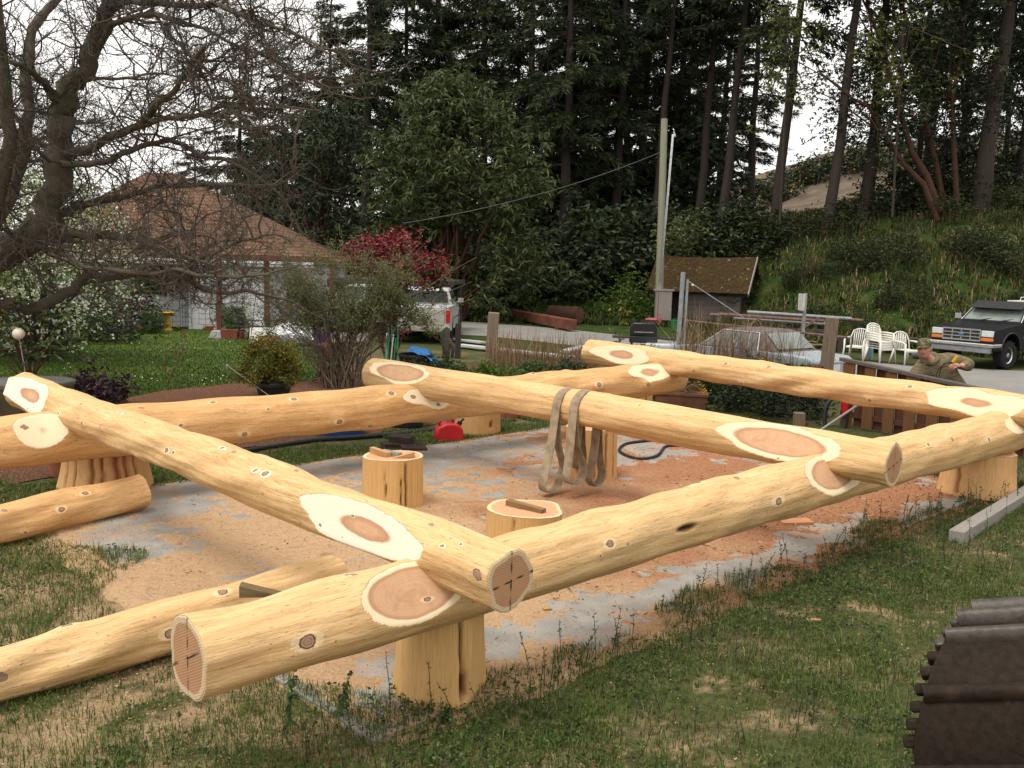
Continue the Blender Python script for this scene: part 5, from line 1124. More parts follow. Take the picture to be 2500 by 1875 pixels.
for lab, px, py, a, l in [('thin bark strip at the slab edge below the sill log', 2100, 1318, .4, .3), ('pale wood chip lying in the near grass', 1985, 1522, .3, .12), ('pale splinter on the concrete before the broad yellow stump', 1335, 1500, .5, .07)]:
    p = G(px, py); mb = MB(); mb.box((0, 0, 0), (l, .035, .012)); o = mb.build('wood_chip', CEDAR); o.location = (p[0], p[1], SZ+.012 if 'concrete' in lab or 'slab' in lab else .03); o.rotation_euler = (.05, .08, a); tag(o, lab, 'wood chip')
q0, q1 = G(2338, 1332), G(2500, 1228); q1 = q0+(q1-q0)*1.5; mb = MB(); d_ = q1-q0; L_ = np.linalg.norm(d_)
mb.box((L_/2, 0, .07), (L_, .15, .14)); o = mb.build('grey_timber', OLDW, bevel=.008); o.location = tuple(q0+[0, .05, 0]); o.rotation_euler = (0, 0, math.atan2(d_[1], d_[0])); tag(o, 'grey weathered square timber lying in the grass at the right', 'timber')
# pots and tubs near the back sill log
TERR = plain('terracotta', (.30, .105, .06), .8, .2, var=.2)
def pot(label, p, r, h, mat, name='plant_pot', cat='pot', plant=None):
    e = empty(name, p, 0, label, cat); mb = MB(); mb.lathe([(r*.72, 0), (r*.95, h*.82), (r*1.05, h*.83), (r*1.05, h), (r*.95, h), (r*.9, h*.85), (0, h*.85)], 28); mb.build('tub', mat, e, smooth='auto')
    if plant: 
        c = clumps(14, r*1.1, r*1.1, plant[1], h*.85, .6, 1); V, Q = whorls(c, 14, r*.22, 4, .05, .025, 0); fast_mesh('foliage', V, Q, plant[0], e, attrs={'v': leafval(len(Q))})
    return e
PINK = plain('faded_pot', (.36, .13, .10), .7, .25, var=.2)
p = G(145, 1168); pot('terracotta pot under the left end of the back sill log', (p[0], p[1]+.2, 0), .26, .36, TERR)
p = G(1240, 1022); pot('faded reddish pot right of the stump with the fuel can', (p[0], p[1]+.2, 0), .27, .30, PINK)
p = G(1300, 1018); pot('second faded reddish pot under the back sill log', (p[0], p[1]+.3, 0), .25, .28, PINK)
p = G(825, 1068); mb = MB(); mb.lathe([(.33, 0), (.38, .13), (.40, .13), (.40, .15), (.36, .15), (.34, .03), (0, .03)], 28); tag(mb.build('blue_basin', plain('blue_plastic', (.03, .10, .32), .45, .4), smooth='auto', loc=(p[0], p[1]+.3, 0)), 'shallow blue basin under the back sill log', 'basin')
p = G(980, 1050); mb = MB(); mb.lathe([(.3, 0), (.36, .3), (.38, .3), (.38, .33), (.34, .33), (.32, .03), (0, .03)], 28); tag(mb.build('black_tub', plain('black_plastic_tub', (.015, .016, .02), .5, .4), smooth='auto', loc=(p[0], p[1]+.4, 0)), 'black tub in the shade under the back sill log', 'tub')
p = G(1668, 1000); e = empty('trough_planter', (p[0], p[1]+.2, 0), -.25, 'brown wooden trough with dried flowers past the end of the back sill log', 'planter')
mb = MB(); mb.box((0, 0, .16), (.95, .36, .32), taper=1.1); mb.box((0, -.195, .29), (1.06, .03, .06)); mb.build('trough', woodmat('trough_wood', (.22, .10, .06), (.12, .055, .035)), e, bevel=.01)
c = clumps(20, .42, .16, .22, .32, .5, 1); V, Q = whorls(c, 12, .05, 4, .09, .012, -.4); fast_mesh('dried_plants', V, Q, DRYG, e, attrs={'v': leafval(len(Q))})
fc = np.array([.38, .0, .36])+rng.normal(size=(60, 3))*.05; V, Q = leaves(fc, rand_dirs(60), .04, .03); fast_mesh('yellow_flowers', V, Q, YFLO, e, attrs={'v': leafval(60)})

# ---- end of a crawler track at the lower right
TRK = NT('track_steel', .8, .15); o_ = TRK.obj(); f_ = TRK.noise(o_, 5, 6, .6); g_ = TRK.noise(o_, 45, 4, .7)
TRK.color(TRK.mix(TRK.step(f_, .5, .72), TRK.ramp(g_, [(.3, (.011, .0075, .005)), (.7, (.028, .019, .013))]), (.060, .034, .019))); TRK.bump(g_, .5, .006); TRK = TRK.mat
WORN = NT('worn_steel', .5, .5, .4); o_ = WORN.obj(); g_ = WORN.noise(o_, 30, 5, .7); WORN.color(WORN.ramp(g_, [(.3, (.028, .022, .017)), (.7, (.085, .072, .060))])); WORN.bump(g_, .4, .005); WORN = WORN.mat
YT = 2.55; c0 = D(2214, 1700, YT); tr = empty('crawler_track', (c0[0], c0[1], 0), math.radians(-20), 'dark steel crawler track end with worn grousers at the lower right corner', 'track')
tr.location.x += 1.47*math.sin(math.radians(13))*.8+.10; tr.location.z = -.05; tr.rotation_euler = (0, math.radians(-13), math.radians(-20))
Rc = .31; cz = D(2440, 1447, YT+.24)[2]-Rc-.085; cy = Rc; W_ = .62; PL = .205
def pad(nm):
    """one track shoe: thick plate with a single rounded grouser; local x along the track, y across, z outward"""
    mb = MB(); l = PL*1.13
    mb.prism([(-l/2+.006, -.004), (l/2-.006, -.004), (l/2+.002, .018), (l/2-.01, .03), (-l/2+.012, .03), (-l/2+.002, .018)], 0, W_, 0)
    mb.prism([(-l/2+.004, .028), (-l/2+.050, .028), (-l/2+.040, .055), (-l/2+.028, .062), (-l/2+.014, .055)], .006, W_-.006, 1)
    mb.box((.0, .30, -.045), (.17, .05, .09), 0); mb.box((0, .40, -.045), (.17, .05, .09), 0)
    mb.tube([(-.03, -.012, .01), (-.03, .05, .01)], .014, 7, 0); mb.tube([(.05, -.010, .012), (.05, .05, .012)], .012, 7, 0)
    return mb
def place(mb, o, T, N_):
    o = np.asarray(o); Tn = np.asarray(T, float); Nn = np.asarray(N_, float); A = np.cross(Nn, Tn)
    Mx = Matrix(((Tn[0], A[0], Nn[0], o[0]), (Tn[1], A[1], Nn[1], o[1]), (Tn[2], A[2], Nn[2], o[2]), (0, 0, 0, 1)))
    mb.v = [tuple(Mx @ Vector(v)) for v in mb.v]; return mb
def xoff(a_): return .22*min(1.3, max(0, (PI-a_)/(PI/2)))**1.35
zz_ = cz-PL*.62; shoes = []
while zz_ > .12:
    shoes.append(((0, cy-Rc, zz_), PI)); shoes.append(((xoff(0.0), cy+Rc, zz_), 0.0)); zz_ -= PL*1.10
for o, a in shoes: place(pad(''), (o[0], o[1], o[2]), (0, -math.sin(a), math.cos(a)), (0, math.cos(a), math.sin(a))).build('track_shoe', [TRK, TRK], tr, bevel=.008)
for a_, hh in ((math.radians(146), .035), (math.radians(112), .035), (math.radians(97), .04), (math.radians(82), .04)):
    mb = MB(); x0 = xoff(a_)+.01
    for sgn in (0,):
        M_ = Matrix.Translation((0, cy+Rc*math.cos(a_), cz+Rc*math.sin(a_))) @ Euler((a_-PI/2, 0, 0)).to_matrix().to_4x4()
        n_ = 15; vs_ = [(x0, (-.028+.056*i_/(n_-1)), .008+hh*math.sin(PI*i_/(n_-1))**.6) for i_ in range(n_)]+[(W_, (-.028+.056*i_/(n_-1)), .008+hh*math.sin(PI*i_/(n_-1))**.6) for i_ in range(n_)]
        mb.add(vs_, [(i_, i_+1, n_+i_+1, n_+i_) for i_ in range(n_-1)]+[tuple(reversed(range(n_))), tuple(range(n_, 2*n_))], 0, M_)
    mb.build('grouser', TRK if a_ > 2.5 else WORN, tr, smooth='auto')
for k in range(13):
    a_ = math.radians(190-k*9.5); mb = MB(); dz = 0
    M_ = Matrix.Translation((xoff(min(a_, PI)), cy+(Rc-.02)*math.cos(min(a_, PI)), cz+(Rc-.02)*math.sin(min(a_, PI))-(.08 if a_ > PI else 0))) @ Euler((min(a_, PI)-PI/2, 0, 0)).to_matrix().to_4x4()
    mb.box((.0, 0, .008), (.04, .034, .042)); mb.v = [tuple(M_ @ Vector(v)) for v in mb.v]; mb.build('lug', WORN if k > 7 else TRK, tr, bevel=.009)
mb = MB(); prof_ = [(PI, -z_) for z_ in np.linspace(PL*.10, 0, 3)[:-1]]+[(a_, 0.0) for a_ in np.linspace(PI, 0, 28)]+[(0.0, -z_) for z_ in np.linspace(0, PL*.1, 3)[1:]]
vs_ = []
for a_, dz in prof_:
    xo = xoff(a_)+.012
    for R_, x_ in ((Rc+.012, xo), (Rc+.012, W_), (Rc-.05, W_), (Rc-.05, xo)): vs_.append((x_, cy+R_*math.cos(a_), cz+R_*math.sin(a_)+dz))
mb.add(vs_, [(i_*4+j, i_*4+(j+1) % 4, i_*4+4+(j+1) % 4, i_*4+4+j) for i_ in range(len(prof_)-1) for j in range(4)]); mb.build('track_belt', TRK, tr, smooth='auto')
mb = MB(); mb.lathe([(.0, -.04), (.18, -.04), (.24, -.03), (.24, .03), (.18, .04), (0, .04)], 40, M=Matrix.Translation((.50, cy, cz)) @ Euler((0, PI/2, 0)).to_matrix().to_4x4()); mb.build('idler_wheel', TRK, tr, smooth='auto')
mb = MB(); mb.box((.45, cy, (cz-.3)/2+.02), (.1, .3, cz-.3)); mb.build('track_frame', TRK, tr, bevel=.02)
LUG = NT('worn_brown_steel', .6, .4); g_ = LUG.noise(LUG.obj(), 9, 5, .6); LUG.color(LUG.ramp(g_, [(.3, (.055, .036, .022)), (.7, (.15, .10, .06))])); LUG.bump(g_, .5, .01); LUG = LUG.mat
mb = MB(); mb.prism([(0, -.22), (.07, -.24), (.10, -.10), (.07, .04), (.075, .14), (.03, .22), (-.01, .16), (-.02, .0), (-.03, -.12)], -.06, .0, M=Matrix.Translation((.36, cy-Rc-.03, cz-.30))); mb.tube([(.40, cy-Rc-.10, cz-.40), (.40, cy-Rc-.02, cz-.40)], .04, 14); mb.build('steel_lug', LUG, tr, bevel=.02, smooth='auto')

# ---- plank fence on the right
fa, fb = np.array([5.93, 16.5, 0]), np.array([8.35, 13.15, 0]); zf = (1.17, .80); fd = fb-fa; fl = np.linalg.norm(fd); fan = math.atan2(fd[1], fd[0])
fe = empty('plank_fence', fa, fan, 'brown board-on-board fence with a dark weathered cap rail at the right', 'fence')
def ftop(x): return zf[0]+(zf[1]-zf[0])*x/fl
mb = MB(); mb.add([(-.12, -.07, ftop(-.1)), (fl, -.07, ftop(fl)), (fl, .07, ftop(fl)), (-.12, .07, ftop(-.1)), (-.12, -.07, ftop(-.1)+.06), (fl, -.07, ftop(fl)+.06), (fl, .07, ftop(fl)+.06), (-.12, .07, ftop(-.1)+.06)], [(3, 2, 1, 0), (4, 5, 6, 7), (0, 1, 5, 4), (1, 2, 6, 5), (2, 3, 7, 6), (3, 0, 4, 7)])
mb.build('cap_rail', woodmat('grey_rail', (.055, .045, .038), (.13, .11, .095), (2, 10, 10), .9, .5), fe, bevel=.008)
mb = MB(); x = .12
for zz in (.25, .75): mb.beam((-.05, 0, zz), (fl, 0, zz*.85), .04, .09)
mb.build('rails', FEND, fe)
k = 0; x = .1
while x < fl-.1:
    w_ = .20 if k % 2 == 0 else .225; mb = MB()
    mb.box((x, -.036 if k % 2 == 0 else .036, ftop(x)/2+.02), (w_, .024, ftop(x)-.05), rot=(0, random.uniform(-.008, .008), 0)); mb.build('board', FENB if k % 2 == 0 else FEND, fe); x += .192 if k % 3 else .21; k += 1
mb = MB(); mb.box((-.03, .08, .55), (.10, .10, 1.1)); mb.build('post', OLDB, fe)
q = D(2012, 905, 17.6); t = D(2032, 776, 17.6); mb = MB(); mb.beam([0, 0, -q[2]], (t-q), .20, .20); tag(mb.build('fence_post', OLDB, loc=q, bevel=.01), 'tall square wooden post left of the plank fence', 'post')
q = G(1985, 1095); mb = MB(); mb.box((0, 0, .22), (.16, .16, .44)); tag(mb.build('fence_post', OLDB, loc=(q[0], q[1]+.8, 0), bevel=.01), 'short wooden post stub under the rearmost cross log', 'post')
# hose coil hanging, leaning stick, red thing
hc = D(2035, 1020, 16.4); mb = MB(); 
for k in range(5):
    R_ = .30+.02*(k % 3); pts = [(R_*.62*math.cos(a)+.02*k, .03*k-.06+.02*math.sin(3*a), R_*1.25*math.sin(a)) for a in np.linspace(0, 2*PI, 22, endpoint=False)]; mb.tube(pts, .017, 7, closed=True)
tag(mb.build('hose_coil', plain('dark_hose', (.028, .036, .034), .5, .4), smooth=True, loc=hc), 'coiled dark garden hose hanging beside the plank fence', 'hose')
a, b = D(1985, 1062, 15.2), D(2100, 985, 16.2); mb = MB(); mb.tube([[0, 0, 0], b-a], .02, 7); tag(mb.build('leaning_stick', OLDW, loc=a), 'grey stick leaning against the left end of the plank fence', 'stick')
p = D(2064, 995, 16.3); mb = MB(); mb.lathe([(.06, 0), (.08, .22), (.03, .27), (.0, .27)], 14); tag(mb.build('red_bottle', RED, loc=(p[0], p[1], p[2]-.1), smooth='auto'), 'red container behind the leaning stick by the fence', 'container')
# ================================================================== the man behind the fence
def skin_mesh(name, verts, edges, radii, mat, parent, root=0, sub=2, smooth=True):
    me = bpy.data.meshes.new(name); me.from_pydata([tuple(float(q) for q in v) for v in verts], edges, []); me.materials.append(mat)
    o = bpy.data.objects.new(name, me); COL.objects.link(o); o.parent = parent
    sk = o.modifiers.new('skin', 'SKIN'); sk.use_smooth_shade = smooth; sk.branch_smoothing = .4
    for i, r in enumerate(radii):
        d = me.skin_vertices[0].data[i]; d.radius = r if isinstance(r, tuple) else (r, r); d.use_root = (i == root)
    s = o.modifiers.new('sub', 'SUBSURF'); s.levels = sub; s.render_levels = sub; return o
SKIN = NT('skin', .55, .35); f_ = SKIN.noise(SKIN.obj(), 9, 4); SKIN.color(SKIN.ramp(f_, [(.3, (.42, .19, .135)), (.7, (.56, .29, .21))])); SKIN.b.inputs['Subsurface Weight'].default_value = .08; SKIN = SKIN.mat
JACK = NT('olive_canvas', .85, .15); o_ = JACK.obj(); f_ = JACK.noise(o_, 6, 5); JACK.color(JACK.ramp(f_, [(.3, (.11, .085, .048)), (.7, (.23, .18, .105))])); JACK.bump(JACK.noise(JACK.scale(o_, (1, 1, 1.8)), 7, 4, .6, 1.2), .9, .06); JACK = JACK.mat
CAMO = NT('camo_cloth', .9, .1); o_ = CAMO.obj(); v_ = CAMO.noise(o_, 16, 3, .5, .8); CAMO.color(CAMO.ramp(v_, [(.38, (.045, .04, .022)), (.46, (.14, .115, .065)), (.55, (.085, .08, .04)), (.64, (.20, .165, .10))])); CAMO.bump(CAMO.noise(o_, 60, 3), .3, .004); CAMO = CAMO.mat
DKCL = plain('dark_cloth', (.035, .032, .03), .9, .1, var=.3)
S = 1.34                                   # everything near the slab stands at this scale
MY = 16.1
def mp(px, py, dy=0.0): return D(px, py, MY+dy)
base = mp(2310, 1000); base[2] = 0.0
man = empty('person', base, 0, 'person in camouflage cap and olive jacket bending over the plank fence', 'person')
def L_(px, py, dy=0.0): return mp(px, py, dy)-base
pel = L_(2345, 985, .45); sp1 = L_(2325, 940, .32); chest = L_(2290, 900, .12); nk = L_(2266, 876, -.02); hd = L_(2257, 853, -.10)
rs = L_(2238, 902, .02); re = L_(2226, 945, .05); rw = L_(2250, 985, -.05); ls = L_(2318, 876, .18); le = L_(2372, 893, .02); lw = L_(2345, 893, -.22)
hip_r, hip_l = pel+[-.13, -.02, -.10], pel+[.13, .05, -.10]; zk = hip_r[2]*.52
kr, kl = np.array([hip_r[0]-.02, hip_r[1]-.12, zk]), np.array([hip_l[0]+.02, hip_l[1]-.10, zk]); ar, al = np.array([kr[0], kr[1]+.10, .10]), np.array([kl[0], kl[1]+.1, .10]); fr_, fl_ = ar+[-.03, -.26, -.06], al+[.03, -.26, -.06]
ver = [pel, sp1, chest, nk, hd, rs, re, rw, ls, le, lw, hip_r, kr, ar, fr_, hip_l, kl, al, fl_]
edg = [(0, 1), (1, 2), (2, 3), (3, 4), (2, 5), (5, 6), (6, 7), (2, 8), (8, 9), (9, 10), (0, 11), (11, 12), (12, 13), (13, 14), (0, 15), (15, 16), (16, 17), (17, 18)]
rad = [.15, .15, .17, .07, .045, .085, .06, .042, .085, .06, .042, .11, .08, .055, .05, .11, .08, .055, .05]
skin_mesh('body', ver, edg, [r*S*.86 for r in rad], SKIN, man, 0, 2)
# hands: palm, four bent fingers and a thumb that closes on the cord
def hand(name, wrist, fwd, upv_, right, parent):
    f = np.asarray(fwd, float); u = np.asarray(upv_, float); r = np.asarray(right, float); s = S; V = [np.zeros(3), f*.05*s, f*.095*s]; E = [(0, 1), (1, 2)]; R_ = [.026*s, .034*s, .030*s]
    for i, (off, ln) in enumerate([(-.030, .072), (-.010, .082), (.011, .077), (.030, .060)]):
        b = f*.095*s+r*off*s; k1 = b+f*ln*.45*s-u*ln*.18*s; k2 = k1+f*ln*.12*s-u*ln*.42*s; k3 = k2-f*ln*.25*s-u*ln*.10*s
        n = len(V); V += [b, k1, k2, k3]; E += [(2, n), (n, n+1), (n+1, n+2), (n+2, n+3)]; R_ += [.012*s, .0105*s, .0095*s, .008*s]
    n = len(V); t0 = f*.03*s-r*.036*s; V += [t0, t0+f*.035*s-r*.018*s-u*.018*s, t0+f*.055*s-r*.004*s-u*.035*s]; E += [(1, n), (n, n+1), (n+1, n+2)]; R_ += [.015*s, .012*s, .010*s]
    return skin_mesh(name, [wrist+v for v in V], E, R_, SKIN, parent, 0, 2)
fw = unit(L_(2325, 893, -.30)-lw); uu = unit(np.array([.1, -.55, .8])-fw*(np.array([.1, -.55, .8])@fw)); hand('hand', lw+fw*.01, fw, uu, np.cross(uu, fw), man)
fw2 = unit(np.array([.1, -.3, -.9])); hand('hand', rw, fw2, unit(np.cross(fw2, [1, 0, 0])), np.array([1.0, 0, 0]), man)
# jacket and trousers follow the body
jv = [pel+[0, 0, .05], sp1, chest, nk*.95+chest*.05+[0, .03, 0], rs, re, rw*.93+re*.07, ls, le, lw*.90+le*.10]
skin_mesh('jacket', jv, [(0, 1), (1, 2), (2, 3), (2, 4), (4, 5), (5, 6), (2, 7), (7, 8), (8, 9)], [r*S for r in (.17, .175, .20, .088, .12, .085, .062, .115, .088, .06)], JACK, man, 0, 2)
skin_mesh('trousers', [pel, hip_r, kr, ar+[0, 0, .04], hip_l, kl, al+[0, 0, .04]], [(0, 1), (1, 2), (2, 3), (0, 4), (4, 5), (5, 6)], [r*S for r in (.15, .12, .095, .075, .12, .095, .075)], DKCL, man, 0, 2)
mb = MB(); ck_ = nk*.92+chest*.08; mb.tube([ck_+[.02+.125*math.cos(a), .03+.12*math.sin(a), .02+.07*math.sin(a)+.03*math.cos(a)] for a in np.linspace(0, 2*PI, 18, endpoint=False)], [.045+.010*math.cos(3*a) for a in np.linspace(0, 2*PI, 18, endpoint=False)], 8, closed=True); mb.build('collar', JACK, man, smooth=True)
# head: shaped skull with brow, eyes, nose, mouth, ears; it looks down to the left
hm = Matrix.Translation(Vector(hd)) @ Euler((math.radians(-1), math.radians(-9), math.radians(-38))).to_matrix().to_4x4()
hs_ = S*.98
mb = MB(); nb_ = 26; rows = 22; vs = []
for i in range(rows+1):
    ph = PI*i/rows; z = -math.cos(ph); rr_ = math.sin(ph)
    for j in range(nb_):
        a = 2*PI*j/nb_; x = rr_*math.cos(a)*.078; y = rr_*math.sin(a)*.098; zz = z*.125
        if zz < -.01: k = 1-.32*((-.01-zz)/.115)**1.3; x *= k; y = y*(1-.12*((-.01-zz)/.115)) - (.012*(-.01-zz)/.1)
        front = math.exp(-((math.cos(a))/.55)**2) if y < 0 else 0
        nose = math.exp(-(x/.014)**2)*math.exp(-((zz+.018)/.022)**2)*front; y -= .026*nose
        brow = math.exp(-((zz-.022)/.012)**2)*front; y -= .006*brow
        eye = (math.exp(-((x-.032)/.014)**2)+math.exp(-((x+.032)/.014)**2))*math.exp(-((zz-.004)/.011)**2)*front; y += .012*eye
        mouth = math.exp(-(x/.026)**2)*math.exp(-((zz+.062)/.005)**2)*front; y += .006*mouth
        chin = math.exp(-(x/.03)**2)*math.exp(-((zz+.098)/.016)**2)*front; y -= .010*chin
        vs.append(tuple(hm @ Vector((x*hs_, y*hs_, zz*hs_))))
fs = [(i*nb_+j, i*nb_+(j+1) % nb_, (i+1)*nb_+(j+1) % nb_, (i+1)*nb_+j) for i in range(rows) for j in range(nb_)]
mb.add(vs, fs)
for s in (-1, 1): mb.ball(hm @ Vector((s*.079*hs_, .012*hs_, -.005*hs_)), .026*hs_, 10, sq=(.4, .75, 1.25))
mb.build('head', SKIN, man, smooth=True)
for s in (-1, 1):
    mb = MB(); mb.ball(hm @ Vector((s*.031*hs_, -.083*hs_, .004*hs_)), .0105*hs_, 12); mb.build('eye', plain('eye_dark', (.10, .08, .07), .3, .5), man, smooth=True)
GREY = plain('grey_hair', (.22, .20, .18), .9, .1, var=.35, sc=40, bump=.5)
mb = MB()
for s in (-1, 1): mb.ball(hm @ Vector((s*.066*hs_, .03*hs_, .005*hs_)), .045*hs_, 12, sq=(.45, 1.1, 1.1))
mb.ball(hm @ Vector((0, .07*hs_, -.01*hs_)), .06*hs_, 12, sq=(1.1, .7, 1)); mb.build('hair', GREY, man, smooth=True)
mb = MB(); mb.tube([hm @ Vector((x*hs_, (-.093+abs(x)*.5)*hs_, (-.060+abs(x)*.25)*hs_)) for x in (-.026, -.013, 0, .013, .026)], [.003, .007, .008, .007, .003], 6); mb.build('mouth', plain('lips', (.22, .07, .06), .5), man, smooth=True)
mb = MB(); vs = []
for i in range(9):
    t = i/8; ang = t*PI/2
    for j in range(28):
        a = 2*PI*j/28; rr_ = math.cos(ang)**.6; vs.append(tuple(hm @ Vector((rr_*math.cos(a)*.088*hs_, (rr_*math.sin(a)*.110)*hs_, (.040+.108*math.sin(ang)**.85)*hs_))))
mb.add(vs, [(i*28+j, i*28+(j+1) % 28, (i+1)*28+(j+1) % 28, (i+1)*28+j) for i in range(8) for j in range(28)])
bv = []; nbr = 13
for i in range(4):
    for j in range(nbr):
        a = PI+PI*(.12+.76*j/(nbr-1)); ext_ = 1+.4*i/3*math.sin(-a)**1.0 if math.sin(a) < 0 else 1
        x = math.cos(a)*.088; y = math.sin(a)*.108-(i/3)*.052*abs(math.sin(a))**.6; bv.append(tuple(hm @ Vector((x*hs_*(1-.05*i/3), y*hs_, (.046-.016*(i/3)**1.5-.02*(x/.088)**2*(i/3))*hs_))))
mb.add(bv, [(i*nbr+j, i*nbr+j+1, (i+1)*nbr+j+1, (i+1)*nbr+j) for i in range(3) for j in range(nbr-1)])
o = mb.build('cap', CAMO, man, smooth=True); sm = o.modifiers.new('solid', 'SOLIDIFY'); sm.thickness = .006
# yellow plug and cord in the raised hand
gp = L_(2331, 879, -.33); mb = MB(); mb.lathe([(.03, -.05), (.034, .03), (.028, .075), (.018, .08)], 12, M=Matrix.Translation(Vector(base+gp)) @ Euler((.3, .4, 0)).to_matrix().to_4x4())
q0 = base+gp; o = mb.build('yellow_plug', plain('yellow_rubber', (.55, .34, .02), .5), smooth='auto'); tag(o, 'yellow plug end held in the raised hand of the person', 'plug')
mb = MB()
for k in range(2):
    pts = [q0+[0, 0, -.05], base+L_(2310, 885+4*k, -.36), base+L_(2297-5*k, 900, -.34), base+L_(2292-6*k, 925, -.3), base+L_(2294, 960, -.25)]; mb.tube(smoothpath(pts, 6), .009, 6)
tag(mb.build('power_cord', RUBB, smooth=True), 'black cord hanging from the hand of the person at the fence', 'cord')
# ================================================================== vehicles
def carpaint(name, col, rough=.3, var=.12, coat=.4):
    m = NT(name, rough, .5 if coat > .05 else .22); f = m.noise(m.obj(), 3, 5); m.color(m.ramp(f, [(.3, tuple(c*(1-var) for c in col)), (.7, tuple(min(1, c*(1+var)) for c in col))]))
    m.b.inputs['Coat Weight'].default_value = coat; m.b.inputs['Coat Roughness'].default_value = .12; m.rough(m.math('MULTIPLY_ADD', m.noise(m.obj(), 12, 4), .25, rough)); return m.mat
GLASS = NT('car_glass', .08, .6); GLASS.color((.035, .04, .042)); GLASS = GLASS.mat
GLASL = NT('car_glass_painted_sky', .12, .8); f_ = GLASL.noise(GLASL.obj(), 2, 3); GLASL.color(GLASL.ramp(f_, [(.3, (.10, .12, .11)), (.7, (.20, .22, .20))])); GLASL = GLASL.mat  # reflected sky put into the glass as a paler base colour
TYRE = plain('tyre', (.016, .016, .016), .85, .2, var=.3, sc=20, bump=.3)
LENS = plain('headlamp_glass', (.55, .56, .56), .15, .6, var=.15)
AMB = plain('amber_lens', (.62, .16, .02), .25, .5, var=.1)
REDL_ = plain('red_lens', (.42, .015, .015), .2, .5, var=.15, sc=20)
DKTR = plain('dark_trim', (.02, .02, .022), .55, .4)
def wheel(p, x, y, r, w, side):
    M_ = Matrix.Translation((x, y, r)) @ Euler((-PI/2*side, 0, 0)).to_matrix().to_4x4()
    e = bpy.data.objects.new('wheel', None); 
    mb = MB(); mb.lathe([(r*.58, -w/2), (r*.9, -w/2), (r, -w*.36), (r, w*.36), (r*.9, w/2), (r*.60, w/2), (r*.56, w*.3)], 30, M=M_)
    for k in range(26):
        a = 2*PI*k/26; mb.box((0, 0, 0), (.05, .03, w*.3), 0); mb.v[-8:] = [tuple(M_ @ Euler((0, 0, a)).to_matrix().to_4x4() @ Vector((v[0]+r*1.005, v[1], v[2]+(w*.3 if k % 2 else -w*.3)))) for v in mb.v[-8:]]
    wh = mb.build('wheel', TYRE, p, smooth='auto')
    mb = MB(); mb.lathe([(r*.58, -w*.1), (r*.57, w*.38), (r*.52, w*.36), (r*.42, w*.12), (r*.2, w*.16), (r*.17, w*.36), (0, w*.38)], 24, M=M_)
    for k in range(8):
        a = 2*PI*k/8; mb.ball((M_ @ Vector((r*.32*math.cos(a), r*.32*math.sin(a), w*.16))), r*.06, 6)
    mb.build('rim', CHROME, wh, smooth='auto'); return wh
def arch_poly(x0, x1, zb, wheels, r, top):
    """lower body side outline with round wheel openings; top = list of (x,z) from front (x1) back to x0"""
    pts = [(x0, zb)]
    for wx in sorted(wheels):
        pts += [(wx-r*math.cos(t), zb+max(0, r*math.sin(t)*1.0)) for t in np.linspace(0, PI, 11)]
    return pts+[(x1, zb)]+top
